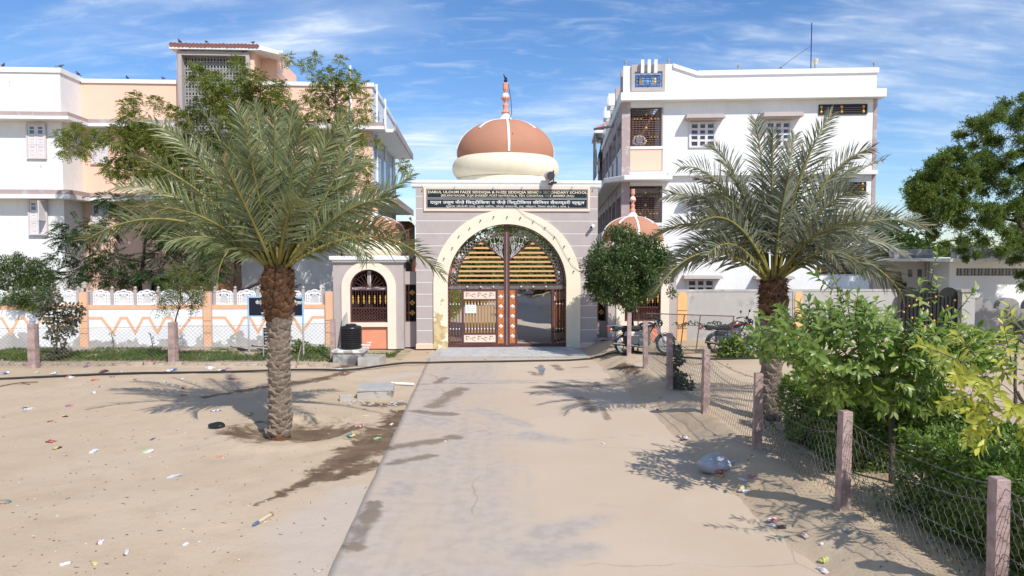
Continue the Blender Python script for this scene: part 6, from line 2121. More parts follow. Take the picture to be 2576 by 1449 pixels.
FR_L = [  # tip u, v, depth offset, control u, v
    (212, 606, -0.9, 420, 470), (290, 470, 0.5, 480, 455), (330, 385, -0.5, 540, 470), (372, 300, 0.6, 560, 400), (425, 320, -1.2, 600, 500),
    (505, 268, 0.9, 600, 420), (480, 330, -0.3, 600, 480), (592, 262, -0.6, 640, 400), (640, 262, 0.7, 670, 380), (690, 280, -1.0, 690, 450), (738, 270, 0.3, 715, 380),
    (760, 330, -1.3, 720, 480), (880, 278, 0.5, 790, 370), (845, 330, -0.7, 770, 430), (886, 310, -0.2, 850, 470), (930, 400, 1.0, 810, 420), (1035, 440, 0.4, 900, 530), (990, 500, -0.9, 860, 490),
    (1110, 690, -0.6, 950, 505), (925, 655, -1.5, 870, 500), (1000, 600, 1.2, 880, 500), (900, 640, 0.8, 820, 540),
    (545, 715, -0.9, 560, 560), (500, 660, 0.4, 510, 530), (330, 560, 1.1, 470, 490), (390, 520, -1.4, 540, 520), (300, 520, 0.2, 480, 500), (420, 610, -1.0, 540, 560),
    (615, 300, -1.6, 650, 520), (800, 420, -1.7, 740, 520), (560, 400, -1.7, 630, 540), (700, 300, 1.5, 700, 420),
]
palm('taller fuller date palm in the sand basin left of the concrete road', PALM_L, at(705, 672, PALM_L.y).z, 0.175, 0.26, FR_L, L_PALM, 7, 0.55, 0.70, 11)
FR_R = [
    (2092, 285, 0.6, 2010, 400), (1900, 300, 0.4, 1925, 420), (1945, 330, -0.6, 1940, 480), (1985, 440, -1.0, 1960, 520), (2190, 375, -0.5, 2060, 400), (2225, 400, 0.7, 2080, 440), (1790, 370, 0.5, 1850, 390),
    (1710, 420, -0.5, 1830, 400), (1680, 490, 0.7, 1810, 470), (1650, 590, -0.8, 1800, 500), (1640, 745, -0.9, 1770, 540), (1700, 640, 0.5, 1810, 540), (1760, 560, -1.4, 1850, 500),
    (2330, 570, -0.4, 2150, 500), (2280, 640, 0.7, 2120, 530), (2270, 740, -0.9, 2150, 570), (2180, 600, -1.3, 2060, 540), (2110, 470, 1.1, 2030, 480), (2160, 480, -1.0, 2050, 490), (1780, 640, -1.1, 1850, 560), (2110, 660, -1.3, 2040, 560),
    (1860, 470, 1.0, 1890, 480), (2240, 690, 0.2, 2120, 560), (1830, 430, -0.7, 1880, 470), (2050, 360, -0.7, 1990, 460), (2150, 420, 0.3, 2050, 460), (1740, 500, 0.2, 1840, 460), (2210, 540, 0.5, 2090, 500), (1690, 690, 0.6, 1790, 560), (2190, 690, -1.0, 2090, 570), (2000, 340, 0.8, 1975, 430)]
palm('smaller grey-green date palm behind the wire fence on the right', PALM_R, at(1939, 700, PALM_R.y).z, 0.16, 0.225, FR_R, L_PALM2, 5, 0.54, 0.72, 23)

# ================================================================== trees
npr = np.random.default_rng(99); rng.seed(99)


def neem_leaf(c, r):
    n = max(10, int(570 * r * r + 60 * r + 4))
    p, d = ball_pts(c, r * .85, n, .1, (1, 1, .85))
    return pinnate(p, unit(d + rand_dirs(n, 0.1) * .7), npr.uniform(.18, .30, n), 5, .095, .42)


NA = [(160, 345, 22), (190, 328, 22), (165, 378, 20), (215, 375, 24), (240, 345, 26), (300, 345, 42), (330, 300, 36), (322, 265, 20), (340, 245, 16), (360, 340, 50), (330, 390, 42), (280, 420, 30), (350, 430, 46), (400, 420, 46),
      (300, 430, 20), (395, 350, 46), (430, 380, 46), (450, 420, 55), (430, 480, 55), (520, 450, 62), (600, 400, 62), (560, 520, 62), (480, 540, 52), (650, 500, 62), (700, 560, 55), (600, 600, 52), (500, 190, 30), (492, 165, 14), (540, 210, 36), (560, 240, 38),
      (600, 230, 40), (595, 158, 20), (620, 200, 30), (650, 240, 40), (690, 250, 34), (700, 218, 24), (650, 188, 18), (730, 270, 28), (520, 270, 42), (580, 290, 42), (470, 300, 38), (640, 290, 38), (700, 300, 38), (470, 360, 46), (540, 350, 52), (620, 340, 46), (390, 260, 18), (430, 280, 18), (420, 560, 42), (520, 610, 42), (450, 470, 45)]
cl = px_clusters(NA, 27.4, .8)
tb = gp(565, 852, 0.1); tb = Vector((at(585, 700, 27.4).x, 27.4, 0))
tree('neem_tree', 'broad neem tree behind the taller palm, reaching in front of the stair tower', 'tree', [tb, at(600, 640, 27.4), at(622, 480, 27.4), at(650, 330, 27.4), at(655, 230, 27.4)], .17, .03, cl, neem_leaf, L_NEEM, BARK_DARK, 'neem trees', .035)
NB = [(725, 145, 12), (770, 165, 15), (790, 145, 12), (855, 150, 11), (830, 190, 22), (800, 200, 20), (860, 195, 18), (890, 190, 16), (900, 215, 18), (870, 225, 24), (820, 235, 26), (780, 240, 20), (920, 250, 16), (850, 265, 26), (800, 280, 26), (900, 290, 22), (930, 290, 12), (860, 310, 26), (760, 310, 30),
      (900, 350, 28), (880, 400, 34), (920, 420, 24), (870, 450, 34), (930, 470, 24), (1012, 412, 13), (1024, 424, 9), (890, 520, 28), (950, 362, 11), (780, 420, 52), (830, 480, 50), (720, 450, 52), (800, 350, 36), (840, 380, 36), (760, 540, 45), (840, 560, 40)]
cl = px_clusters(NB, 27.0, .6)
tree('neem_tree', 'thin open neem tree with bare twigs against the sky, in front of the peach wall', 'tree', [Vector((at(868, 700, 27).x, 27.0, 0)), at(862, 600, 27), at(835, 450, 27), at(846, 280, 27), at(845, 215, 27)], .10, .02, cl, neem_leaf, L_NEEM, BARK_DARK, 'neem trees', .028)
mb = MB()


def feather(c, r):
    n = max(7, int(150 * r * r + 34 * r + 3))
    p, d = ball_pts(c, r, n, .1, (1.15, 1, .6))
    d[:, 2] *= .3
    return pinnate(p, unit(d + rand_dirs(n) * .4 + np.array([-.2, 0, 0])), npr.uniform(.38, .55, n), 11, .14, .26, .3)


NC = [(165, 600, 28), (150, 650, 28), (185, 570, 26), (270, 505, 24), (300, 510, 32), (335, 535, 36), (210, 600, 36), (260, 575, 34), (280, 650, 42), (220, 660, 38), (330, 685, 36), (390, 695, 32), (300, 705, 32), (240, 705, 28), (405, 640, 34), (440, 600, 42), (480, 620, 46), (520, 645, 38), (180, 692, 26), (455, 560, 38), (130, 690, 18), (400, 580, 34), (540, 690, 30), (480, 690, 34)]
cl = px_clusters(NC, 26.4, .5)
tree('feathery_tree', 'dark feathery-leaved tree leaning over the left compound wall', 'tree', [Vector((at(352, 720, 26.4).x, 26.4, 0)), at(352, 720, 26.4), at(360, 660, 26.4), at(372, 570, 26.4)], .12, .04, cl, feather, L_DARK, BARK_DARK, None, .035)


def narrow(c, r):
    n = max(60, int(4200 * r * r + 260 * r))
    p, d = ball_pts(c, r, n, .2)
    V, F = blades(p, unit(d * .6 + rand_dirs(n, .7)), rand_dirs(n), npr.uniform(.09, .17, n), .030, .1, .15)
    return V, F


NO = [(30, 695, 34), (8, 665, 26), (60, 672, 28), (100, 695, 32), (75, 722, 32), (20, 735, 32), (120, 722, 24), (-30, 690, 40), (-40, 730, 40), (45, 650, 16), (90, 665, 18), (125, 690, 16)]
cl = px_clusters(NO, 25.6, .3) + px_clusters([(45, 750, 26), (85, 750, 26), (115, 742, 20), (60, 765, 16), (20, 755, 20), (88, 775, 14)], 24.75, .15)
tree('oleander', 'bushy narrow-leaved shrub spilling over the far left of the white wall', 'shrub', [Vector((at(40, 800, 25.6).x, 25.6, 0)), at(45, 780, 25.6), at(55, 720, 25.6)], .05, .02, cl, narrow, L_OLE, BARK, None, .015)


def roundleaf(sz, dens, up=.2, asp=.75):
    def f(c, r):
        n = max(6, int(dens * r * r + dens * .05 * r))
        p, d = ball_pts(c, r, n, .2)
        return blades(p, unit(d * .7 + rand_dirs(n, up) * .8), rand_dirs(n, .8), npr.uniform(.7, 1.2, n) * sz, sz * asp, .12, .15)
    return f


ND = [(140, 755, 18), (122, 790, 26), (168, 782, 20), (150, 812, 28), (112, 772, 16), (186, 800, 18), (196, 772, 12), (207, 784, 10), (130, 842, 18), (152, 862, 15), (163, 882, 14), (138, 892, 16), (176, 832, 16), (135, 735, 12), (180, 815, 14), (120, 900, 14)]
cl = px_clusters(ND, 22.5, .3)
tree('dusty_tree', 'small tree with dusty round leaves at the left fence, before the white wall', 'tree', [Vector((at(143, 905, 22.5).x, 22.5, 0.02)), at(143, 860, 22.5), at(146, 790, 22.5)], .04, .015, cl, roundleaf(.115, 1500), L_GREY, BARK_DARK, None, .014)
NS = [(440, 682, 20), (418, 702, 20), (470, 690, 22), (490, 712, 22), (452, 722, 22), (408, 742, 14), (482, 748, 16), (502, 730, 13), (428, 757, 13), (515, 702, 13), (460, 662, 16), (404, 765, 9), (492, 770, 9), (440, 740, 14)]
cl = px_clusters(NS, 22.2, .35)


def neem_small(c, r):
    n = max(7, int(460 * r * r + 55 * r))
    p, d = ball_pts(c, r, n, .1)
    d[:, 2] -= .2
    return pinnate(p, unit(d + rand_dirs(n) * .5), npr.uniform(.2, .3, n), 5, .10, .3, .5)


tree('neem_sapling', 'young neem sapling with a bent stem beside the second post of the left fence', 'tree', [Vector((at(447, 908, 22.2).x, 22.2, 0.02)), at(447, 850, 22.2), at(441, 805, 22.2), at(452, 770, 22.2), at(455, 710, 22.2)], .035, .014, cl, neem_small, leaf_mat('sapling_leaf', (.07, .095, .026), (.19, .21, .07)), BARK_DARK, None, .013)

# round clipped tree right of the gate
NRt = []
for _ in range(95):
    a = rng.uniform(0, 2 * pi); q = sqrt(rng.random())
    u = 1578 + 98 * q * cos(a); v = 672 + 92 * q * sin(a)
    if v < 610 and abs(u - 1585) > 62: continue
    NRt.append((u, v, 24))
NRt += [(1590, 592, 18), (1560, 600, 16), (1612, 600, 16), (1490, 690, 18), (1480, 720, 14), (1680, 700, 18), (1500, 745, 16), (1690, 735, 12)]
cl = []
for (u, v, r) in NRt:
    k = sqrt(max(0, 1 - ((u - 1578) / 112) ** 2 - ((v - 675) / 108) ** 2))
    y = 22.9 + rng.uniform(-1, 1) * 1.35 * k
    cl.append((at(u, v, y), r / FPX * y))
tree('round_tree', 'dense round-crowned dark green tree in front of the right guard cabin', 'tree', [Vector((at(1590, 880, 22.9).x, 22.9, 0.05)), at(1590, 800, 22.9), at(1582, 690, 22.9)], .07, .04, cl, roundleaf(.115, 2600, .4, .40), L_ROUND, BARK_DARK, None, .03)

# big acacia far right
NAc = []
edge = [(2285, 470), (2330, 405), (2385, 350), (2440, 298), (2500, 252), (2545, 235), (2600, 215), (2700, 200)]
for _ in range(210):
    u = rng.uniform(2300, 2760)
    for (ua, va), (ub, vb) in zip(edge, edge[1:]):
        if ua <= u <= ub: vt = va + (vb - va) * (u - ua) / (ub - ua)
    vb_ = 590 + (u - 2300) * .12 if u > 2330 else 520
    v = vt + 14 + (vb_ - vt - 14) * rng.random() ** .9
    NAc.append((u, v, rng.uniform(16, 30)))
NAc += [(2300, 470, 12), (2318, 462, 12), (2290, 478, 8), (2340, 560, 16), (2350, 590, 16), (2380, 615, 14), (2420, 630, 12), (2460, 640, 14), (2520, 630, 18), (2560, 650, 16), (2570, 690, 14), (2575, 720, 12), (2545, 655, 12), (2430, 650, 8), (2350, 480, 18), (2365, 440, 18)]
cl = []
for (u, v, r) in NAc:
    y = 28.4 + rng.uniform(-2.2, 1.3)
    cl.append((at(u, v, y), r / FPX * y))


def acacia_leaf(c, r):
    """thin sprays that carry tiny leaves"""
    P, D = [], []
    ns = int(30 + 90 * r)
    d = unit(rand_dirs(ns, .15) + np.array([-.45, -.1, .05])); st, _ = ball_pts(c, r * .8, ns, 0, (1.1, 1.1, .75))
    for k in range(ns):
        m = int(16 + 14 * npr.random()); t = npr.random(m)[:, None]
        L = r * npr.uniform(.5, 1.1)
        P.append(st[k] + d[k] * L * t + np.array([0, 0, -.22]) * L * t * t + npr.normal(size=(m, 3)) * .022); D.append(d[k] * .5 + rand_dirs(m, .25))
    P = np.concatenate(P); D = unit(np.concatenate(D)); n = len(P)
    return blades(P, D, rand_dirs(n, 1.0), npr.uniform(.045, .10, n), .034, .15, .2)


tree('acacia_tree', 'big spreading fine-leaved tree over the low building at the far right', 'tree', [Vector((14.0 + 8.2, 28.6, 0)), Vector((22.0, 28.5, 1.6)), Vector((21.2, 28.4, 3.2)), Vector((20.0, 28.4, 5.0))], .32, .09, cl, acacia_leaf, L_ACACIA, BARK, None, .06)

# trees seen through and beyond the gate and over the low roof


def far_leaf(c, r):
    n = int(420 * r * r + 80)
    p, d = ball_pts(c, r, n, .55)
    return blades(p, unit(d + rand_dirs(n, .3)), rand_dirs(n, .6), npr.uniform(.18, .34, n), .16, .15, .15)


def far_tree(label, x, y, h, w, sh=.35, lm=L_FAR, group='trees beyond the gate'):
    cl = []
    for _ in range(26):
        a = rng.uniform(0, 2 * pi); q = sqrt(rng.random()); zz = rng.random()
        env = sin(pi * (0.15 + 0.8 * zz)) ** .6
        cl.append((Vector((x + cos(a) * q * w * env, y + sin(a) * q * w * env, h * (sh + (1 - sh) * zz * .92))), w * rng.uniform(.26, .4)))
    tree('shade_tree', label, 'tree', [Vector((x, y, 0)), Vector((x + .1, y, h * .35)), Vector((x - .1, y, h * .65))], .18, .07, cl, far_leaf, lm, BARK_DARK, group, .05)


far_tree('leafy tree behind the gate, left of the gap between its leaves', -2.2, 47, 4.9, 2.0, .22)
far_tree('leafy tree behind the right gate leaf, beyond the inner road bend', 3.2, 62, 5.3, 3.6, .2)
far_tree('dark tree behind the gate, furthest along the inner road', .5, 72, 5.9, 3.8, .2)
far_tree('tall dark tree at the right edge of the inner road, beyond the gate', 8.5, 58, 5.4, 3.4, .2)
far_tree('pale green tree rising behind the low building roof, left part', 22.5, 44, 5.6, 3.0, .3, L_OLE, 'trees behind the low building')
far_tree('pale green tree behind the low building, near the white building corner', 19.5, 52, 6.6, 2.6, .3, L_OLE, 'trees behind the low building')


def treeline(label, x0, x1, y, h):
    P = np.concatenate([ball_pts((x, y + rng.uniform(-6, 6), h * rng.uniform(.3, .62)), h * rng.uniform(.3, .45), 260, .5, (1.5, 1, .8))[0] for x in np.arange(x0, x1, 1.7)])
    n = len(P)
    V, F = blades(P, rand_dirs(n, .2), rand_dirs(n, .5), npr.uniform(.4, .8, n), .45, .15, .1)
    tag(np_mesh('treeline', V, F, L_FAR, None, kind='stuff'), label, 'trees')


treeline('distant line of scrubby trees beyond the low building', 30, 130, 120, 6.5)


def leafy_box(name, label, cat, corners, n, size, asp, lm, group=None, core=True, bumpy=.10):
    """a clipped hedge: leaves over the faces of a box with an uneven skin"""
    x0, x1, y0, y1, z0, z1 = corners
    t = thing(name, label, cat, ((x0 + x1) / 2, (y0 + y1) / 2, z0), 0, group)
    o = np.array(t.location)
    P = np.stack([npr.uniform(x0, x1, n), npr.uniform(y0, y1, n), npr.uniform(z0, z1, n)], 1)
    N = np.zeros((n, 3))
    areas = np.array([(x1 - x0) * (y1 - y0), (y1 - y0) * (z1 - z0), (x1 - x0) * (z1 - z0), (y1 - y0) * (z1 - z0) * .4, (x1 - x0) * (z1 - z0) * .4])
    f = npr.choice(5, n, p=areas / areas.sum())
    wob = 0
    for fi, (ax, val, nv) in enumerate(((2, z1, (0, 0, 1)), (0, x0, (-1, 0, 0)), (1, y0, (0, -1, 0)), (0, x1, (1, 0, 0)), (1, y1, (0, 1, 0)))):
        m = f == fi
        P[m, ax] = val
        N[m] = nv
    bump_ = (fbm(P[:, 0] + P[:, 2] * .7, P[:, 1] + P[:, 2] * 1.3, 2.2, 71) + .4 * fbm(P[:, 0], P[:, 1] + P[:, 2], 6, 72)) * bumpy * 4
    depth = npr.exponential(.055, n)
    P = P + N * (bump_ - depth)[:, None]
    cx_, cy_ = (x0 + x1) / 2, (y0 + y1) / 2
    # round the upper edges
    ex = np.minimum(P[:, 0] - x0, x1 - P[:, 0]); ey = np.minimum(P[:, 1] - y0, y1 - P[:, 1])
    P[:, 2] -= np.where(f == 0, .18 * np.exp(-np.maximum(0, np.minimum(ex, ey)) / .15), 0)
    D = unit(N * .55 + rand_dirs(n, .55) * .9)
    V, F = big_leaves(P, D, unit(N + rand_dirs(n, .4) * .6), npr.uniform(.75, 1.2, n) * size, size * asp, .12) if n < 9000 else blades(P, D, unit(N + rand_dirs(n, .4) * .6), npr.uniform(.75, 1.2, n) * size, size * asp, .12, .08)
    np_mesh('foliage', V - o, F, lm, t, kind='stuff')
    mb = MB()
    for _ in range(60):
        x, y = rng.uniform(x0 + .15, x1 - .15), rng.uniform(y0 + .15, y1 - .15)
        p = Vector((x, y, z0)) - Vector(o)
        mb.tube([p, p + Vector((rng.uniform(-.1, .1), rng.uniform(-.1, .1), (z1 - z0) * .5)), p + Vector((rng.uniform(-.2, .2), rng.uniform(-.2, .2), (z1 - z0) * .95))], [.014, .01, .004], 4)
    mb.build('stems', BARK_DARK, t)
    if core:
        xs, ys, zt = (x1 - x0) / 2 - .22, (y1 - y0) / 2 - .22, z1 - z0 - .25
        MB().box(-xs, xs, -ys, ys, 0, zt).build('inner_foliage', L_HEDGE, t)
    return t


leafy_box('hedge', 'clipped green hedge by the wire fence, below the lance-leaved tree', 'hedge', (4.86, 6.9, 10.2, 12.6, .1, 1.22), 20000, .105, .36, L_HEDGE, 'clipped garden hedges')
leafy_box('hedge', 'large clipped hedge behind the nearest fence posts, under the yellow shrub', 'hedge', (4.80, 8.6, 3.6, 8.75, .1, 1.25), 40000, .105, .36, L_HEDGE, 'clipped garden hedges')
leafy_box('hedge', 'dark hedge inside the gate, left of the inner road', 'hedge', (-6.5, -3.0, 36, 52, 0, 1.1), 6000, .16, .5, L_HEDGE, None)
leafy_box('hedge', 'green planting inside the gate, right of the inner road', 'hedge', (3.2, 5.5, 44, 58, 0, 1.0), 4000, .16, .5, L_HEDGE, None)


def shoot_shrub(name, label, trunk, r0, shoots, per, L, W, lm, org, nmax=300):
    """small tree whose shoots end in whorls of large leaves; the nearest leaves are separate objects"""
    t = thing(name, label, 'small tree', trunk[0])
    o = Vector(trunk[0])
    cl = [(Vector(p), .05) for p, d in shoots]
    mb = MB(); limb_mesh(mb, [Vector(p) for p in trunk], r0, r0 * .4, cl, .008, o)
    B, D, U, LL = [], [], [], []
    for p, d in shoots:
        p = Vector(p); d = Vector(d).normalized()
        Lx_ = rng.uniform(.28, .5)
        e = p + d * Lx_
        mb.tube([p - o, e - o], [.007, .003], 4)
        n = int(per * rng.uniform(.75, 1.25))
        for k in range(n):
            q = (k + .5) / n
            b = p.lerp(e, q)
            a = k * 2.4 + rng.uniform(-.4, .4)
            s = d.orthogonal().normalized(); s2 = d.cross(s)
            sp = s * cos(a) + s2 * sin(a)
            ld = (sp * (1.0 - .45 * q) + d * (.35 + .7 * q) + Vector((0, 0, -.45 + .2 * q))).normalized()
            up = (d * .8 - sp * .3 + Vector((0, 0, .5))).normalized()
            B.append(b); D.append(ld); U.append(up); LL.append(L * rng.uniform(.72, 1.15) * (1 - .25 * q * q))
    mb.build('trunk', BARK, t, True, angle=180)
    B, D, U, LL = np.array(B), np.array(D), np.array(U), np.array(LL)
    D = unit(D + npr.normal(size=D.shape) * .12)
    dist = np.linalg.norm(B - np.array([0, 0, CAM_H]), axis=1)
    order = np.argsort(dist)
    single, rest = order[:nmax], order[nmax:]
    if len(rest):
        V, F = big_leaves(B[rest], D[rest], U[rest], LL[rest], LL[rest] * W, .22)
        np_mesh('foliage', V - np.array(o), F, lm, t, True, kind='stuff')
    # alike leaves share five meshes
    shapes = []
    for q in range(5):
        V, F = big_leaves(np.zeros((1, 3)), np.array([[0, 1.0, 0]]), np.array([[0, 0, 1.0]]), np.array([1.0]), np.array([W * (.9 + .06 * q)]), .10 + .07 * q)
        me = bpy.data.meshes.new('leaf'); me.from_pydata(V.tolist(), [], F.tolist()); me.materials.append(lm)
        me.polygons.foreach_set('use_smooth', [True] * len(me.polygons)); shapes.append(me)
    for i in single:
        ob = bpy.data.objects.new('leaf', shapes[rng.randrange(5)]); COL.objects.link(ob); ob.parent = t
        y = Vector(D[i]).normalized(); x = y.cross(Vector(U[i])).normalized(); z = x.cross(y)
        m = Matrix((x, y, z)).transposed().to_4x4()
        ob.matrix_local = Matrix.Translation(Vector(B[i]) - o) @ m @ Matrix.Scale(float(LL[i]), 4)
    return t


npr = np.random.default_rng(5); rng.seed(5)
Yf = 9.7
sh = []
for (u, v, dx, dz) in ((2095, 715, -.7, .6), (2125, 745, -.3, .8), (2165, 760, -.5, .5), (2340, 705, .1, 1), (2350, 745, .1, .9), (2310, 760, -.2, .8), (2405, 775, .4, .8), (2450, 830, 1, .1), (2475, 845, 1, -.2), (2000, 790, -.6, .5), (1960, 800, -.8, .4), (1920, 820, -.9, .2), (2040, 775, -.3, .7)):
    y = Yf + rng.uniform(-.5, .5)
    sh.append((at(u, v + 14, y), (dx, rng.uniform(-.5, .3), dz)))
for _ in range(390):
    a = rng.uniform(0, 2 * pi); q = rng.random() ** .5
    u = 2190 + 270 * q * cos(a); v = 893 + 84 * q * sin(a)
    if u > 2230 and v < 850: continue
    if (v > 930 and u < 2070) or (v > 892 and u < 2010): continue
    k = sqrt(max(0, 1 - q * q))
    y = Yf + rng.uniform(-1.25, .8) * (.35 + .65 * k)
    p = at(u, v, y)
    d = Vector((cos(a) * .8 * q, rng.uniform(-.8, .2), -sin(a) * .6 * q + .25))
    sh.append((p, d))
for _ in range(16):
    u, v = rng.uniform(2190, 2390), rng.uniform(945, 985)
    sh.append((at(u, v, Yf - .5 + rng.uniform(-.5, .5)), (rng.uniform(-.6, .6), rng.uniform(-.7, .2), -.55)))
shoot_shrub('lance_leaved_tree', 'leafy bright green small tree with large lance leaves behind the wire fence', [Vector((at(2249, 1053, Yf).x, Yf, .1)), at(2245, 1000, Yf), at(2220, 930, Yf), at(2200, 870, Yf)], .05, sh, 12, .185, .36, L_FRONT, None)
sh = []
Yy = 7.0
for (u, v, dx, dz) in ((2410, 905, -1, .4), (2440, 890, -.6, .7), (2470, 940, -.9, 0), (2545, 880, -.2, 1), (2570, 900, .2, .9), (2520, 940, -.5, .4), (2430, 985, -1, -.2), (2480, 1000, -.6, -.1), (2560, 960, 0, .5), (2540, 1010, -.3, 0), (2590, 1000, .4, .2), (2460, 1050, -.8, -.5), (2500, 1060, -.4, -.6), (2550, 1060, 0, -.5), (2600, 1050, .4, -.3), (2610, 930, .6, .4), (2425, 940, -.9, .2), (2580, 1080, .2, -.6), (2620, 980, .7, .1), (2530, 905, -.3, .8), (2480, 1030, -.7, -.4), (2560, 1030, -.1, -.2), (2505, 985, -.5, .2)):
    sh.append((at(u + 14, v + 6, Yy + rng.uniform(-.4, .4)), (dx, rng.uniform(-.7, .1), dz)))
shoot_shrub('yellow_leaved_tree', 'yellow-leaved small tree at the right edge, above the large hedge', [Vector((at(2640, 1100, 7.1).x, 7.1, .1)), at(2640, 1150, 7.1), at(2590, 1040, 7.1), at(2560, 985, 7.1)], .035, sh, 19, .18, .27, L_YELLOW, None)
L_PALE = leaf_mat('pale_thick_leaf', (.13, .15, .075), (.22, .23, .14), .5, .2, .4)
sh = [(at(u, v, 14.5 + rng.uniform(-.3, .3)), (rng.uniform(-.6, .6), -.4, rng.uniform(.1, 1))) for (u, v) in ((2540, 815), (2520, 840), (2565, 830), (2580, 850), (2545, 860), (2590, 815), (2610, 840))]
shoot_shrub('frangipani', 'small plant with thick pale leaves before the scalloped wall', [Vector((at(2556, 960, 14.5).x, 14.5, .1)), at(2556, 920, 14.5), at(2555, 870, 14.5)], .04, sh, 11, .30, .38, L_PALE, None)


def creeper(name, label, spots, Y, dens, size, asp, lm, cat='creeper', stems=(), up=.3):
    t = thing(name, label, cat, at(spots[0][0], spots[0][1], Y)); o = Vector(t.location)
    fn = roundleaf(size, dens, up, asp)
    cl = [(at(u, v, Y + rng.uniform(-.2, .2)), r / FPX * Y) for u, v, r in spots]
    V, F = merge([fn(np.array(c), r) for c, r in cl])
    np_mesh('foliage', V - np.array(o), F, lm, t, kind='stuff')
    mb = MB()
    for s in stems: mb.tube([at(u, v, Y) - o for u, v in s], .012, 5)
    if stems: mb.build('stem', TWIG, t)
    return t


L_CREEP = leaf_mat('creeper_leaf', (.035, .06, .02), (.075, .11, .04), .45, .25, .4)
creeper('fence_creeper', 'dark creeper climbing the wire between the third and fourth fence post', [(1702, 880, 12), (1708, 905, 14), (1700, 940, 16), (1705, 965, 20), (1712, 990, 22), (1725, 1010, 22), (1738, 970, 10), (1745, 995, 14), (1750, 1015, 18), (1765, 1022, 18), (1780, 1005, 10), (1735, 1025, 20), (1690, 1000, 12), (1718, 950, 10), (1690, 920, 9), (1758, 1000, 14), (1772, 1035, 14)], 16.4, 3400, .10, .8, L_CREEP, 'creeper', [[(1705, 1030), (1704, 960), (1700, 880)], [(1750, 1030), (1742, 980), (1735, 940)]])
creeper('garden_bush', 'low green bush in front of the second motorcycle', [(1815, 888, 16), (1840, 875, 22), (1862, 885, 20), (1850, 855, 16), (1885, 890, 14), (1835, 895, 14), (1870, 865, 16), (1820, 860, 12)], 21.7, 3200, .10, .7, L_HEDGE, 'bush', [[(1840, 900), (1845, 870)]])
creeper('wire_creeper', 'thin creeper trailing along the top wire of the mesh panel', [(1700 + k * 9, 815 + 4 * sin(k), 5) for k in range(18)] + [(1862, 828, 7), (1872, 842, 7), (1880, 855, 6)], 23.6, 1500, .08, .8, L_CREEP, 'creeper', [[(1700, 816), (1770, 819), (1852, 816), (1880, 850)]])
creeper('weed', 'leafy green weed by the signboard post, left of the tank', [(748, 868, 14), (762, 875, 16), (775, 885, 16), (745, 888, 14), (790, 885, 12), (805, 880, 14), (815, 890, 14)], 23.8, 2200, .11, .85, L_HEDGE, 'weed', [[(762, 900), (762, 870)]])
for k, (u, v0, h) in enumerate(((286, 868, 30), (384, 870, 32))):
    creeper('seedling', ['thin seedling before the white wall, left of the sapling, nearer the pillar', 'thin seedling before the white wall, just left of the second fence post'][k], [(u, v0 - q * h / 4, 5) for q in range(4)] + [(u - 8, v0 - h, 4)], 22.6, 900, .06, .8, L_GREY, 'seedling', [[(u, v0 + 34), (u, v0), (u - 6, v0 - h)]])

# grass
def grass(name, label, x0, x1, y0, y1, n, h0, h1, mask=None):
    x = npr.uniform(x0, x1, n); y = npr.uniform(y0, y1, n)
    if mask is not None:
        m = mask(x, y); x, y = x[m], y[m]
    n = len(x)
    B = np.stack([x, y, zg(x, y) - .01], 1)
    hh_ = (.5 + 1.0 * np.clip(fbm(x, y, .9, 131) * 1.6 + .5, 0, 1)) * npr.uniform(h0, h1, n)
    D = unit(rand_dirs(n) * .55 + np.array([0, 0, 1.0]))
    V, F = blades(B, D, rand_dirs(n), hh_, .016, .1, .3)
    o = np_mesh(name, V, F, L_GRASS, None, kind='stuff')
    tag(o, label, 'grass')


grass('grass', 'strip of green grass between the left wire fence and the white wall', -17.5, -3.9, 21.95, 24.75, 26000, .10, .24, lambda x, y: (fbm(x, y, .8, 141) + .08 > -.12 + .25 * (np.abs(y - 23.1) > 1.0)) & ~((x > -5.2) & (y < 23.3)))
grass('grass', 'sparse grass and weeds in the sandy garden on the right', 4.6, 12, 9, 24, 9000, .04, .12, lambda x, y: fbm(x, y, .5, 151) + .6 * fbm(x, y, 2, 152) > .14)
grass('grass', 'dry weeds along the foot of the near wire fence', 4.5, 5.0, 4, 14, 900, .05, .16, lambda x, y: fbm(x, y, 1.2, 161) > 0)

# ================================================================== fences
rng.seed(31); npr = np.random.default_rng(31)


def stone_post(parent, top, base, w, lean=(0, 0)):
    mb = MB()
    h = top.z - base.z + .15
    a = rng.uniform(.9, 1.08)
    vs = []
    for z, k in ((-.15, 1.03), (h * .35, 1.0), (h * .7, .98), (h - .16, .96), (h - .15, .86)):
        for sx, sy in ((-1, -1), (1, -1), (1, 1), (-1, 1)):
            vs.append((sx * w / 2 * k * rng.uniform(.94, 1.06) + lean[0] * z, sy * w / 2 * k * a * rng.uniform(.94, 1.06), z))
    fs = [(3, 2, 1, 0)]
    for r_ in range(4):
        for k in range(4): fs.append((r_ * 4 + k, r_ * 4 + (k + 1) % 4, (r_ + 1) * 4 + (k + 1) % 4, (r_ + 1) * 4 + k))
    fs.append((16, 17, 18, 19))
    o = mb.add(vs, fs).build('fence_post', POST, parent)
    o.location = base - Vector(parent.location)
    o.rotation_euler = (0, 0, rng.uniform(-.15, .15))
    return o


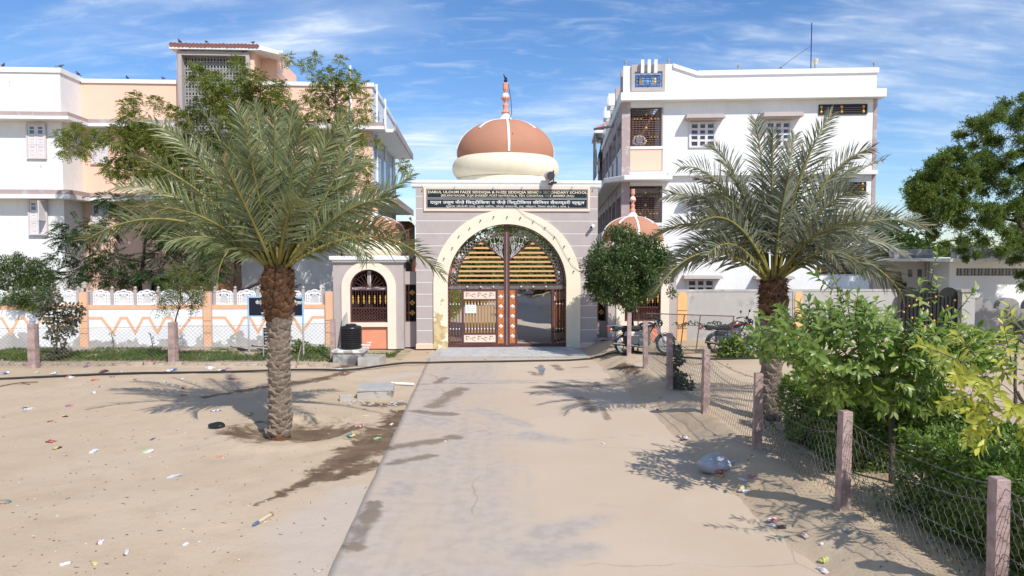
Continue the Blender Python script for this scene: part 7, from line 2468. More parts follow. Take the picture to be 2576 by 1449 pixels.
def barbed(p, q, sag, r=.0045, step=.13):
    mb = MB()
    n = max(6, int((q - p).length / .25))
    pts = [p.lerp(q, i / n) - Vector((0, 0, sag * 4 * (i / n) * (1 - i / n))) + Vector((0, 0, rng.uniform(-.006, .006))) for i in range(n + 1)]
    mb.tube(pts, r, 4, False)
    L = (q - p).length; k = int(L / step)
    for i in range(1, k):
        t = i / k; x = t * n; j = min(int(x), n - 1)
        c = pts[j].lerp(pts[j + 1], x - j)
        for _ in range(2):
            d = Vector(rand_dirs(1)[0]) * .022
            mb.tube([c - d, c + d], .0028, 3, False)
    return mb


def mesh_panel(p0, p1, z0a, z0b, h0, h1, cell, kind='hex', r=.0028, sag=0.05, phase=0.0):
    """wire mesh between two posts; sheet coordinates s along, t up"""
    mb = MB()
    d = Vector((p1.x - p0.x, p1.y - p0.y, 0)); L = d.length; d.normalize(); nrm = Vector((-d.y, d.x, 0))

    def P(s, t, o=0.0):
        q = s / L
        zb = z0a + (z0b - z0a) * q
        hh_ = h0 + (h1 - h0) * q - sag * 4 * q * (1 - q)
        w = .05 * fbm(np.array([s * 1.0 + phase]), np.array([t * 3.0]), .9, 171, 3)[0]
        return Vector((p0.x, p0.y, 0)) + d * s + nrm * (w + o) + Vector((0, 0, zb + t * hh_ + .03 * fbm(np.array([s + phase]), np.array([t * 2]), 1.7, 181, 2)[0]))
    H = (h0 + h1) / 2
    cols = max(2, int(L / cell)); rows = max(2, int(H / (cell * .95)))
    cs = L / cols; rs = 1.0 / rows
    if kind == 'hex':
        for r_ in range(rows):
            for c in range(cols + 1):
                s = (c + .5 * (r_ % 2)) * cs
                if s > L: continue
                t0, t1 = r_ * rs, (r_ + .38) * rs
                a = P(s, t0); b = P(s, t1)
                mb.tube([a, b], r * 1.25, 3, False)
                for sg in (-1, 1):
                    s2 = s + sg * cs * .5
                    if 0 <= s2 <= L: mb.tube([b, P(s2, (r_ + 1) * rs)], r, 3, False)
    else:
        nn = cols + rows
        for k in range(-rows, cols + 1):
            for sg in (1, -1):
                pts = []
                for r_ in range(rows + 1):
                    s = (k + r_) * cs if sg > 0 else (k + rows - r_) * cs
                    if -1e-6 <= s <= L + 1e-6: pts.append(P(s, r_ * rs, .004 * sg))
                if len(pts) > 1: mb.tube(pts, r, 3, False)
    return mb


# left fence: stone posts with a faint chain-link sheet
def base_pt(u, v, z=.04):
    p = gp(u, v, z); p.z = zs(p.x, p.y); return p


lp = [base_pt(-270, 921), base_pt(86, 921), base_pt(437, 915), base_pt(838, 905)]
lf = thing('wire_fence', 'chain-link fence on mauve stone posts in front of the white wall, left', 'fence', lp[1])
tops = []
for k, (p, ut, vt) in enumerate(zip(lp, (-270, 86, 437, 838), (816, 814, 810, 802))):
    h = at(ut, vt, p.y).z
    stone_post(lf, Vector((p.x, p.y, h)), p, .215 if k < 3 else .15)
    tops.append(h)
o = Vector(lf.location)
for k in range(3):
    a, b = lp[k], lp[k + 1]
    m = mesh_panel(a - o, b - o, .02, .02, tops[k] - .02 - .04, tops[k + 1] - .02 - .1, .125, 'diamond', .0032, .10, k * 7.0)
    m.build('chain_link', STEEL, lf, kind='stuff')
    for hz in (.42, .92):
        pa, pb = Vector((a.x, a.y, tops[k] * hz)) - o, Vector((b.x, b.y, tops[k + 1] * hz)) - o
        barbed(pa + Vector((0, -.14, 0)), pb + Vector((0, -.14, 0)), .03).build('barbed_wire', STEEL, lf)

# right fence along the bank
RP = [(1582, 894, 786, .15), (1624, 926, 807, .15), (1684, 978, 837, .17), (1773.5, 1037, 878, .17), (1904, 1128, 938, .19), (2119, 1280, 1033, .19), (2502, 1560, 1201, .20)]
rp, rt = [], []
for (u, vb, vt, w) in RP:
    p = gpt(u, min(vb, 1449)) if vb < 1449 else None
    if p is None:
        p = Vector((4.36, 6.25, 0)); p.z = zs(4.36, 6.25)
    rp.append(p); rt.append(at(u, vt, p.y).z)
p = Vector((4.45, 3.3, zs(4.45, 3.3))); rp.append(p); rt.append(p.z + 1.3)
rf_t = thing('wire_fence', 'hexagonal wire fence with barbed wire on mauve stone posts along the road', 'fence', rp[4])
o = Vector(rf_t.location)
for k, (p, h) in enumerate(zip(rp, rt)):
    stone_post(rf_t, Vector((p.x, p.y, h)), p, .125, (rng.uniform(-.02, .02), 0))
for k in range(1, len(rp) - 1):
    a, b = rp[k], rp[k + 1]
    cell = .105
    off = Vector((.06, 0, 0))
    m = mesh_panel(a - o + off, b - o + off, a.z - o.z + .02, b.z - o.z + .02, (rt[k] - a.z) * .86, (rt[k + 1] - b.z) * .86, cell, 'hex', .0030, .16, k * 5.0)
    m.build('hex_mesh', STEEL, rf_t, kind='stuff')
    for hz, sg in ((.93, .10), (.80, .22), (.40, .06)):
        pa = Vector((a.x - .0, a.y, a.z + (rt[k] - a.z) * hz)) - o; pb = Vector((b.x, b.y, b.z + (rt[k + 1] - b.z) * hz)) - o
        barbed(pa, pb, sg * rng.uniform(.6, 1.1), .0042).build('barbed_wire', STEEL, rf_t)

# framed chain-link panel near the motorcycles
mp = thing('mesh_panel', 'rusty framed chain-link panel between the two motorcycles', 'fence panel', gpt(1724, 889))
o = Vector(mp.location); Yp = o.y
A, Bq, Cq = at(1605, 787, Yp) - o, at(1848, 795, Yp) - o, None
fr = MB()
for u, vt in ((1605, 787), (1722, 790), (1762, 792), (1846, 795)):
    fr.tube([at(u, vt, Yp) - o, at(u - 12 if u != 1605 else u, 890, Yp) - o], .018, 6)
fr.tube([A, Bq], .018, 6).tube([at(1593, 886, Yp) - o, at(1838, 889, Yp) - o], .016, 6)
fr.build('frame', RUST, mp)
m = mesh_panel(at(1605, 889, Yp) - o, at(1846, 889, Yp) - o, .05, .05, A.z - .06, Bq.z - .06, .10, 'diamond', .003, 0)
m.build('chain_link', STEEL, mp, kind='stuff')

# kerb of rough stones along the left strip
KST = mat('kerb_stone', (.42, .34, .27), .95, .25, 5, .6, 25, .015, dirt=(.50, .40, .30), dirt_amt=.7, dirt_scale=3)
kb = structure(bpy.data.objects.new('stone_kerb', None)); COL.objects.link(kb); kb.location = (-9, 21.45, 0)
x = -19.0
while x < -5.6:
    w = rng.uniform(.18, .5); h = rng.uniform(.07, .13); d = rng.uniform(.14, .24)
    vs = []
    for z in (-.1, h * .8, h):
        for sx, sy in ((-1, -1), (1, -1), (1, 1), (-1, 1)):
            k = .82 if z == h else 1
            vs.append((sx * w / 2 * k * rng.uniform(.85, 1.05), sy * d / 2 * k * rng.uniform(.85, 1.1), z * rng.uniform(.85, 1.1)))
    fs = [(3, 2, 1, 0), (8, 9, 10, 11)] + [(r_ * 4 + k, r_ * 4 + (k + 1) % 4, r_ * 4 + 4 + (k + 1) % 4, r_ * 4 + 4 + k) for r_ in range(2) for k in range(4)]
    ob = MB().add(vs, fs).build('kerb_stone', KST, kb)
    xx = x + w / 2; yy = 21.5 + rng.uniform(-.05, .06)
    ob.location = (xx + 9, yy - 21.45, zs(xx, yy - .25) + .0)
    ob.rotation_euler = (0, 0, rng.uniform(-.12, .12))
    x += w + rng.uniform(-.02, .06)

# ================================================================== things by the road
# water tank on its masonry base
tk = gpt(884, 900)
tbase = thing('masonry_base', 'rough whitewashed masonry block under the black water tank', 'plinth', Vector((at(882, 900, 22.15).x, 22.15, zs(-5.0, 21.6))), 0)
tb_h = at(884, 879, 21.9).z - tbase.location.z
MB().box(-.46, .46, -.42, .42, -.1, tb_h - .1).build('block', CONC_DARK, tbase, bevel=.03)
MB().box(-.50, .50, -.46, .46, tb_h - .099, tb_h).build('capping', patch_mat('flaking_whitewash', (.7, .68, .65), (.35, .32, .29), .5, .58, 4), tbase, bevel=.03)
tank = thing('water_tank', 'black ribbed plastic water tank on the masonry base left of the gate', 'water tank', tbase.location + Vector((.02, 0, tb_h)), 0)
pr = [(.05, 0), (.315, 0), (.32, .02)]
zq = .03
TH = at(884, 817, 22.15).z - tank.location.z
nrib = 9
for k in range(nrib):
    z0 = .03 + k * (TH * .83 - .03) / nrib; s = (TH * .83 - .03) / nrib
    pr += [(.318, z0), (.342, z0 + s * .2), (.342, z0 + s * .6), (.318, z0 + s * .85)]
pr += [(.335, TH * .84), (.335, TH * .90), (.30, TH * .95), (.16, TH * .985), (.155, TH * 1.0), (.05, TH * 1.02), (.0, TH * 1.02)]
MB().lathe(pr, 40).build('tank_body', TANK, tank, True, angle=50)
MB().lathe([(.17, TH * .97), (.17, TH * 1.03), (.12, TH * 1.05), (0, TH * 1.05)], 24).build('lid', TANK, tank, True)
MB().tube([(.3, -.05, .12), (.62, -.06, .11)], .018, 8).tube([(.58, -.06, .11), (.60, -.06, .20)], .012, 6).tube([(.52, -.1, .2), (.66, -.02, .2)], .01, 5).build('tap', WHITE_CLEAN, tank)
tr = thing('concrete_trough', 'low pale concrete trough to the right of the tank base', 'trough', Vector((tbase.location.x + .72, 21.95, zs(-4.3, 21.8))), radians(-4))
trm = MB().box(-.34, .34, -.42, -.30, -.05, .27).box(-.34, .34, .26, .36, -.05, .27).box(.24, .34, -.30, .26, -.05, .268).box(-.34, -.26, -.30, .26, -.05, .266).box(-.26, .24, -.30, .26, -.05, .05)
trm.build('trough', CONC_LIGHT, tr)
slab = fthing(GF, 'leaning_slab', 'narrow grey stone slab leaning on the cabin behind the black tank', 'slab', None, GF.px(871, 850)[0], -.25, 0)
MB().add([(-.16, -.2, 0), (.17, -.2, 0), (.17, -.12, 0), (-.16, -.12, 0), (-.10, .12, 1.12), (.05, .12, 1.35), (.05, .20, 1.35), (-.10, .20, 1.12)], [(0, 1, 5, 4), (1, 2, 6, 5), (2, 3, 7, 6), (3, 0, 4, 7), (4, 5, 6, 7), (3, 2, 1, 0)]).build('slab', CONC, slab)

# manhole block beside the road, with a loose slab, and a brick
mh_ = gpt(920, 1003)
man = thing('manhole_block', 'square concrete manhole block with a loose slab, left of the road', 'manhole', Vector((mh_.x + .12, mh_.y + .42, zs(mh_.x, mh_.y))), radians(4))
hz = .24
MB().box(-.36, .46, -.40, .36, -.1, hz - .07).build('block', patch_mat('rendered_block', (.44, .41, .37), (.25, .23, .2), .55, .64, 3), man, bevel=.02)
MB().add([(x_, y_, z_) for z_ in (hz - .065, hz) for (x_, y_) in ((-.36, -.43), (.50, -.39), (.48, .36), (-.32, .38))], [(3, 2, 1, 0), (4, 5, 6, 7), (0, 1, 5, 4), (1, 2, 6, 5), (2, 3, 7, 6), (3, 0, 4, 7)]).build('cover_slab', mat('grey_slab', (.40, .39, .37), .85, .12, 5, .4, 30), man, bevel=.008)
mr = Vector((gpt(868, 1010)))
br = thing('concrete_brick', 'small grey concrete brick leaning at the left of the manhole block', 'brick', mr + Vector((0, .1, 0)), .3)
MB().box(-.15, .15, -.08, .08, -.02, .15).build('brick', CONC_LIGHT, br, bevel=.012)
pp = MB().tube([gpt(985, 968, .05), gpt(1042, 971, .05)], .035, 10).build('drain_pipe', WHITE_CLEAN)
tag(pp, 'short white pipe running from the manhole block to the road edge', 'pipe')
mb = MB()
for k in range(26):
    u = rng.uniform(855, 1060); v = 1012 + rng.uniform(-6, 8) + (u - 950) * .02
    p = gpt(u, v); s = rng.uniform(.015, .05)
    mb.ball((p.x, p.y, p.z + s * .3), s, 6, 4, (1.2, 1, .7))
tag(mb.build('rubble', CONC_LIGHT, None, kind='stuff'), 'line of small rubble stones in the sand below the manhole block', 'rubble')

# black water hose across the road
hp = []
for (u, v) in ((-40, 958), (0, 955), (120, 950), (250, 944), (370, 941), (500, 939), (620, 937), (720, 936), (810, 935), (850, 936), (900, 933), (960, 926), (1020, 918), (1075, 914), (1150, 912), (1250, 911), (1350, 909), (1430, 908), (1500, 903), (1560, 895), (1605, 888)):
    z = .0
    p = gpt(u, v) if not (1070 < u < 1510) else gp(u, v, .0)
    hp.append(p + Vector((0, 0, .028)))
for (u, v) in ((1650, 892), (1720, 901), (1790, 905), (1850, 904), (1930, 902)):
    hp.append(gpt(u, v, .03))
sm = []
for i in range(len(hp) - 1):
    for k in range(4): sm.append(hp[i].lerp(hp[i + 1], k / 4))
sm.append(hp[-1])
for i in range(1, len(sm) - 1): sm[i] = (sm[i - 1] + sm[i] * 2 + sm[i + 1]) / 4
for p in sm: p.z = max([p.z, .026] + [zs(p.x + a, p.y + b) + .028 for a in (-.08, 0, .08) for b in (-.08, 0, .08) if not (xl(p.y) + .2 < p.x < xr(p.y) - .5)])
tag(MB().tube(sm, .030, 8).build('hose', RUBBER, None, True), 'long black water hose lying across the road and the sand', 'hose')
wr2 = MB().tube([gpt(0, 973, .02), gpt(30, 968, .03), gpt(60, 966, .05), gpt(95, 962, .02)], .012, 5).tube([gpt(50, 966, .04), gpt(75, 968, .02)], .01, 5)
tag(wr2.build('dead_branch', TWIG), 'dark dead branch on the sand at the left edge below the hose', 'branch')
cab_ = MB()
tw0 = Vector((at(470, 742, 26).x, 26, at(470, 742, 26).z)); tw1 = at(660, 703, 26)
tag(cab_.tube([at(565, 745, 25.6), at(600, 735, 25.8), at(650, 712, 26), at(700, 695, 26.2)], .055, 7).build('fallen_limb', BARK_DARK), 'dark thick pole sloping above the balustrade behind the taller palm', 'pole')
mb = MB()
for k in range(16):
    u = rng.uniform(550, 690); v = rng.uniform(868, 880)
    p = at(u, v, 24.6 + rng.uniform(-.2, .2)); mb.tube([p, p + Vector((rng.uniform(.5, 1.3), rng.uniform(-.1, .1), -.10 - rng.random() * .15))], [.022, .006], 5)
tag(mb.build('brushwood', TWIG, None, kind='stuff'), 'heap of cut dry branches along the foot of the white wall behind the signboard', 'brushwood')
st = MB().tube([gpt(745, 925), at(757, 870, 22.0)], [.022, .016], 6)
tag(st.build('stick', WOOD), 'thin wooden stick leaning by the right post of the signboard', 'stick')

# signboard
sgY = 23.2
sg = thing('signboard', 'black and blue-framed school signboard on two posts, behind the palm trunk', 'signboard', Vector((at(692, 840, sgY).x, sgY, .03)))
o = Vector(sg.location)
S = lambda u, v: at(u, v, sgY) - o
a0, a1 = S(622, 750), S(764, 750)
zt_, zb_ = S(690, 745.5).z, S(690, 796).z
MB().box(a0.x + .05, a1.x - .05, -.012, .012, zb_ + .03, zt_ - .03).build('board', patch_mat('worn_black_board', (.014, .016, .03), (.16, .15, .15), .66, .72, 6), sg)
MB().box(a0.x, a1.x, -.022, .022, zt_ - .04, zt_).box(a0.x, a1.x, -.022, .022, zb_, zb_ + .035).build('frame_rail', BLUE_PAINT, sg)
RUSTBLUE = patch_mat('blue_post', (.32, .52, .70), (.42, .40, .39), .55, .62, 6, 0, 1.6)
for x in (a0.x + .03, a1.x - .03): MB().tube([(x, 0, -.05), (x, 0, zt_)], .03, 8).build('post', RUSTBLUE, sg)
lettering(sg, 'फैज़े िसद्दीिकया सीिनयर विद्यालय', S(630, 0).x, S(757, 0).x, S(0, 768).z, S(0, 754).z - S(0, 768).z, -.014, LETTER_WHITE, .02)
lettering(sg, 'पं.सं. चौहटन', S(644, 0).x, S(720, 0).x, S(0, 793).z, S(0, 783).z - S(0, 793).z, -.014, LETTER_WHITE, .015)
lettering(sg, 'सूजा शरीफ', S(665, 0).x, S(715, 0).x, S(0, 779).z, S(0, 771).z - S(0, 779).z, -.014, LETTER_WHITE, .01)
lettering(sg, '786', S(735, 0).x, S(748, 0).x, S(0, 751.5).z, .04, -.014, LETTER_WHITE, 0)
s2 = thing('small_sign', 'narrow black upright sign on a thin post, half behind the palm trunk', 'sign', Vector((at(668, 840, 22.9).x, 22.9, .03)))
o = Vector(s2.location)
z1, z0 = at(668, 824, 22.9).z - .03, at(668, 867, 22.9).z - .03
MB().box(-.06, .24, -.01, .01, z0, z1).build('board', SIGN_BLACK, s2)
MB().tube([(-.075, 0, -.05), (-.075, 0, z1)], .018, 6).build('post', RUSTBLUE, s2)
for k in range(5): lettering(s2, ['गांव', 'सूजा', 'शरीफ', 'तह.', 'चौहटन'][k], -.03, .15, z1 - .1 - k * (z1 - z0 - .05) / 5, .06, -.0115, LETTER_WHITE, .01)

# ------------------------------------------------------------------ motorcycles


def motorcycle(label, pos, rz, tank_m, stripe, lean=radians(9), front_turn=0.0):
    t = thing('motorcycle', label, 'motorcycle', pos, rz, 'parked motorcycles')
    t.rotation_euler = (lean, 0, rz); t.scale = (1.07, 1.07, 1.07)
    R = .30; wb = 1.25
    SEAT = RUBBER
    for k, x in enumerate((0, wb)):
        w = MB()
        tor = []
        seg, s2_ = 28, 8
        vs, fs = [], []
        for i in range(seg):
            a = 2 * pi * i / seg
            for j in range(s2_):
                b = 2 * pi * j / s2_
                rr_ = R - .042 + .042 * cos(b)
                vs.append((x + rr_ * cos(a), .042 * sin(b), R + rr_ * sin(a)))
        for i in range(seg):
            for j in range(s2_):
                fs.append((i * s2_ + j, ((i + 1) % seg) * s2_ + j, ((i + 1) % seg) * s2_ + (j + 1) % s2_, i * s2_ + (j + 1) % s2_))
        ty = w.add(vs, fs).build('wheel', RUBBER, t, True)
        rim = MB().band([(x + (R - .062) * cos(2 * pi * q / 24), R + (R - .062) * sin(2 * pi * q / 24)) for q in range(24)], [(x + (R - .092) * cos(2 * pi * q / 24), R + (R - .092) * sin(2 * pi * q / 24)) for q in range(24)], -.025, .025, True)
        rim.build('rim', CHROME, ty)
        sp_ = MB()
        for q in range(6):
            a = 2 * pi * q / 6
            sp_.tube([(x + .04 * cos(a), 0, R + .04 * sin(a)), (x + (R - .09) * cos(a + .15), 0, R + (R - .09) * sin(a + .15))], .013, 5)
        sp_.lathe([(.055, -.04), (.055, .04)], 12)
        n0 = len(sp_.v) - 24
        for i in range(n0, len(sp_.v)):
            X_, Y_, Z_ = sp_.v[i]; sp_.v[i] = (x + X_, Z_, R + Y_)
        sp_.build('spokes', CHROME if k else BLACK_METAL, ty)
        md = [(x + (R + .035) * cos(a), R + (R + .035) * sin(a)) for a in [radians(d) for d in (range(20, 171, 15) if k else range(30, 186, 15))]]
        mi = [(x + (R + .02) * cos(a), R + (R + .02) * sin(a)) for a in [radians(d) for d in (range(20, 171, 15) if k else range(30, 186, 15))]]
        MB().band(md, mi, -.06, .06).build('mudguard', tank_m, t, True)
    # frame, engine
    f = MB()
    f.tube([(.98, 0, .92), (.80, 0, .66), (.62, 0, .30), (.30, 0, .28), (0, 0, .30)], .022, 6).tube([(.98, 0, .92), (.5, 0, .72), (-.12, 0, .72)], .02, 6).tube([(.38, 0, .70), (.30, 0, .28)], .02, 6)
    for s in (-1, 1):
        f.tube([(0, s * .07, .30), (.34, s * .05, .33)], .018, 6)
        f.tube([(-.10, s * .09, .72), (-.36, s * .08, .78), (-.42, s * .05, .86)], .012, 5)
    f.build('frame', BLACK_METAL, t)
    e = MB().box(.42, .70, -.10, .10, .24, .46)
    for q in range(6): e.box(.50, .68, -.09, .09, .48 + q * .032, .495 + q * .032)
    e.lathe([(.10, -.12), (.11, -.10), (.11, .10), (.10, .12)], 16)
    n0 = len(e.v) - 64
    for i in range(n0, len(e.v)):
        X_, Y_, Z_ = e.v[i]; e.v[i] = (.50 + X_, Z_, .33 + Y_)
    e.box(.20, .44, -.085, .085, .30, .56).box(-.02, .52, -.07, .07, .32, .71).box(.52, .78, -.05, .05, .3, .78)
    e.build('engine', ENGINE, t, bevel=.01)
    MB().tube([(.66, -.10, .44), (.72, -.12, .28), (.50, -.13, .22), (.1, -.14, .28), (-.40, -.15, .34)], [.022, .022, .03, .042, .036], 10).build('exhaust', ENGINE, t, True)
    # tank
    vs = []; prof = [(.42, .10, .74, .84), (.50, .125, .74, .92), (.66, .14, .76, .96), (.82, .12, .80, .95), (.92, .06, .84, .90)]
    for (x, w, z0_, z1_) in prof:
        for a in range(10):
            q = 2 * pi * a / 10
            vs.append((x, w * cos(q) * (1 if abs(cos(q)) < .9 else .95), (z0_ + z1_) / 2 + (z1_ - z0_) / 2 * sin(q)))
    fs = [tuple(range(9, -1, -1)), tuple(40 + q for q in range(10))]
    for r_ in range(4):
        for a in range(10): fs.append((r_ * 10 + a, r_ * 10 + (a + 1) % 10, r_ * 10 + 10 + (a + 1) % 10, r_ * 10 + 10 + a))
    MB().add(vs, fs).build('fuel_tank', tank_m, t, True)
    for s in (-1, 1):
        MB().tube([(.5, s * .128, .84), (.66, s * .143, .86), (.8, s * .125, .88)], .016, 5).build('stripe', stripe, t)
        MB().prism([(-.04, .56), (.24, .54), (.30, .66), (.02, .68)], s * .10 - .02, s * .10 + .02).build('side_panel', stripe if stripe is SILVER else tank_m, t, bevel=.01)
    # seat and tail
    MB().box(-.34, .48, -.13, .13, .71, .85).build('seat', SEAT, t, bevel=.035)
    MB().add([(-.30, -.09, .70), (-.30, .09, .70), (.02, .11, .66), (.02, -.11, .66), (-.46, -.05, .80), (-.46, .05, .80), (.02, .11, .74), (.02, -.11, .74)], [(0, 3, 2, 1), (4, 5, 6, 7), (0, 1, 5, 4), (1, 2, 6, 5), (2, 3, 7, 6), (3, 0, 4, 7)]).build('tail', tank_m, t, bevel=.01)
    MB().box(-.50, -.455, -.055, .055, .72, .79).build('tail_lamp', mat('red_lamp', (.5, .02, .02), .2, .05, 5, 0), t)
    cr = MB()
    for s in (-1, 1): cr.tube([(.0, s * .13, .80), (-.30, s * .13, .86), (-.52, s * .08, .84)], .011, 5)
    cr.tube([(-.52, -.08, .84), (-.52, .08, .84)], .011, 5).build('rear_rack', CHROME, t)
    # fork, headlamp, bars
    fk = MB()
    for s in (-1, 1): fk.tube([(wb, s * .07, R), (1.02, s * .075, .78), (.95, s * .075, 1.0)], [.024, .02, .018], 8)
    fk.build('fork', CHROME, t)
    MB().ball((1.10, 0, .92), .10, 14, 9, (.8, 1, 1.1)).add([(1.02, -.11, 1.0), (1.02, .11, 1.0), (1.14, .09, .82), (1.14, -.09, .82), (.98, -.07, 1.10), (.98, .07, 1.10)], [(0, 1, 5, 4), (0, 4, 3), (1, 2, 5), (0, 3, 2, 1)]).build('headlamp_cowl', tank_m, t, True)
    MB().ball((1.165, 0, .92), .065, 12, 7, (.4, 1, 1)).build('headlamp', GLASS_BLUE, t, True)
    hb = MB()
    for s in (-1, 1):
        hb.tube([(.95, 0, 1.02), (.95, s * .12, 1.08), (.86, s * .34, 1.06)], .013, 6)
        hb.tube([(.90, s * .26, 1.07), (.84, s * .38, 1.05)], .020, 7)
    hb.build('handlebar', BLACK_METAL, t)
    for s in (-1, 1):
        MB().tube([(.92, s * .22, 1.07), (.94, s * .28, 1.22)], .007, 5).ball((.95, s * .30, 1.25), .055, 10, 6, (.35, 1.1, .8)).build('mirror', BLACK_METAL, t, True)
    for x, z in ((1.05, .86), (-.42, .74)):
        for s in (-1, 1): MB().ball((x, s * .13, z), .03, 8, 5).tube([(x, s * .05, z), (x, s * .12, z)], .008, 4).build('indicator', SLAT, t)
    MB().tube([(.45, .06, .28), (.40, .20, .02)], .012, 5).build('side_stand', BLACK_METAL, t)
    MB().tube([(.40, -.12, .28), (.40, -.22, .27)], .014, 5).tube([(.28, -.12, .30), (.28, -.2, .30)], .014, 5).build('foot_peg', RUBBER, t)
    return t


ENGINE = mat('engine_metal', (.10, .10, .105), .4, .2, 9, .1, metal=.6)
BIKE_BLUE = mat('bike_black_blue', (.014, .015, .024), .25, .1, 5, 0, spec=.6)
BIKE_BLACK = mat('bike_black', (.014, .013, .014), .3, .1, 5, 0, spec=.6)
BIKE_RED = mat('bike_red', (.40, .05, .03), .35, .1, 5, 0)
b1 = gpt(1572, 893)
motorcycle('black and blue motorcycle with a silver side panel, near the round tree', Vector((b1.x + .0, b1.y + .05, b1.z)), radians(8), BIKE_BLUE, SILVER, radians(-8))
b2 = gpt(1795, 888)
motorcycle('black and red motorcycle against the grey wall behind the low bush', Vector((b2.x + .1, b2.y + .0, b2.z)), radians(7), BIKE_BLACK, BIKE_RED, radians(-7))
bn = thing('low_bench', 'low reddish stone bench in the shade under the right slit window', 'bench', GF.w(GF.px(1522, 870)[0], -.02, 0), GF.yaw)
MB().box(-.34, .55, -.15, .22, .30, .37).build('seat', POST, bn, bevel=.01)
for x in (-.22, .12, .42): MB().box(x - .07, x + .07, -.10, .18, -.05, .30).build('support', CONC_DARK, bn)

# ------------------------------------------------------------------ birds
BIRD_B = mat('crow_feathers', (.012, .012, .014), .45, .2, 9, 0)
BIRD_G = mat('pigeon_feathers', (.11, .11, .125), .6, .35, 14, 0)


def bird(name, label, cat, p, rz, m, k=1.0, group=None):
    t = thing(name, label, cat, p, rz, group)
    mb = MB()
    prof = [(-.17, .004, .075), (-.12, .022, .085), (-.06, .05, .105), (0, .062, .125), (.05, .055, .145), (.085, .036, .175), (.105, .030, .20), (.13, .022, .205), (.145, .008, .20)]
    vs, fs = [], []
    for (x, r_, z) in prof:
        for a in range(10):
            q = 2 * pi * a / 10
            vs.append((x * k, r_ * cos(q) * .85 * k, (z + r_ * sin(q)) * k))
    for i in range(len(prof) - 1):
        for a in range(10): fs.append((i * 10 + a, i * 10 + (a + 1) % 10, i * 10 + 10 + (a + 1) % 10, i * 10 + 10 + a))
    fs += [tuple(range(9, -1, -1)), tuple(80 + a for a in range(10))]
    mb.add(vs, fs).build('body', m, t, True, angle=180)
    MB().tube([(.14 * k, 0, .20 * k), (.19 * k, 0, .19 * k)], [.010 * k, .002 * k], 6).build('beak', BLACK_METAL, t)
    MB().prism_z([(-.15 * k, -.025 * k), (-.27 * k, -.035 * k), (-.27 * k, .035 * k), (-.15 * k, .025 * k)], .062 * k, .078 * k).build('tail', m, t)
    l = MB()
    for s in (-1, 1): l.tube([(.0, s * .022 * k, .075 * k), (.015 * k, s * .022 * k, 0)], .006 * k, 4)
    l.build('legs', BLACK_METAL, t)
    for s in (-1, 1): MB().ball((-.03 * k, s * .05 * k, .115 * k), .05 * k, 8, 6, (1.9, .3, .75)).build('wing', m, t, True)
    return t


bird('crow', 'black crow perched on the balustrade left of the guard cabin', 'crow', GF.w(wx(746), yw + .1, wz(729)), .3, BIRD_B, .95)
bird('crow', 'black crow sitting on a thin branch of the open neem tree', 'crow', at(827, 303, 26.6) + Vector((0, 0, -.1)), .9, BIRD_B, .95)
PG = [(7, 182, 'leftmost pigeon on the white wing roof edge'), (152, 182, 'pigeon on the corner of the white wing roof'), (195, 203, 'pigeon where the white roof edge meets the peach wall'), (319, 205, 'upright pigeon midway along the peach wall coping'),
      (409, 209, 'pigeon lying flat on the peach wall coping beside the stair tower')]
for k, (u, v, l) in enumerate(PG):
    d = dW if k < 2 else (dW * .2 if k == 2 else 0)
    bird('pigeon', l, 'pigeon', LF.w(Lx(u, v, d), d + .05, (zr_w + .2) if k < 2 else (zr_w + .2 if k == 2 else zr + .17)), rng.uniform(0, 6), BIRD_G, .8, 'pigeons on the left roofs')
for k, (u, l) in enumerate(((452, 'pigeon at the left end of the tiled tower roof'), (519, 'pigeon midway along the tiled tower roof'), (637, 'pigeon at the right end of the tiled tower roof'))):
    bird('pigeon', l, 'pigeon', LF.w(Lx(u, 113, -.6), -.6, zt0 + .26), rng.uniform(0, 6), BIRD_G, .8, 'pigeons on the left roofs')
for u, l in ((463, 'pigeon on the ledge above the left of the perforated screen'), (618, 'pigeon on the ledge above the right of the perforated screen')):
    bird('pigeon', l, 'pigeon', LF.w(Lx(u, 132, -.55), -.52, jz1 + .16) if False else LF.w(Lx(u, 132, -.55), -.52, Lz(134, 540, -.55)), rng.uniform(0, 6), BIRD_G, .8, 'pigeons on the left roofs')
bird('pigeon', 'pigeon on the coping above the right corner of the peach wall', 'pigeon', LF.w(Lx(926, 214, .05), .05, zr + .17), 1, BIRD_G, .8, 'pigeons on the left roofs')

# ------------------------------------------------------------------ person behind the upper grille
SKIN = mat('skin', (.16, .085, .055), .6, .05, 8, 0)
SHIRT = mat('pale_shirt', (.62, .62, .66), .8, .06, 8, .1)
SCARF = mat('dark_blue_vest', (.035, .04, .10), .8, .1, 8, .1)
HAIR = mat('black_hair', (.01, .009, .009), .5, .2, 20, 0)
pxx = Rx(1608, 355, .55)
pe = fthing(RF, 'person', 'person in a pale shirt and dark scarf leaning on the sill behind the upper grille', 'person', None, pxx, .62, g1b - .92)


def skin_body(parent, joints, edges, root, m, name='body', sub=2):
    me = bpy.data.meshes.new(name)
    me.from_pydata([j[0] for j in joints], edges, [])
    o = bpy.data.objects.new(name, me); COL.objects.link(o)
    sk = o.modifiers.new('skin', 'SKIN'); sk.use_smooth_shade = True
    for i, j in enumerate(joints):
        d = me.skin_vertices[0].data[i]; d.radius = j[1] if isinstance(j[1], tuple) else (j[1], j[1]); d.use_root = (i == root)
    s = o.modifiers.new('sub', 'SUBSURF'); s.levels = s.render_levels = sub
    dg = bpy.context.evaluated_depsgraph_get()
    me2 = bpy.data.meshes.new_from_object(o.evaluated_get(dg))
    bpy.data.objects.remove(o)
    return link_mesh(name, me2, m, parent, True, 0, 180)


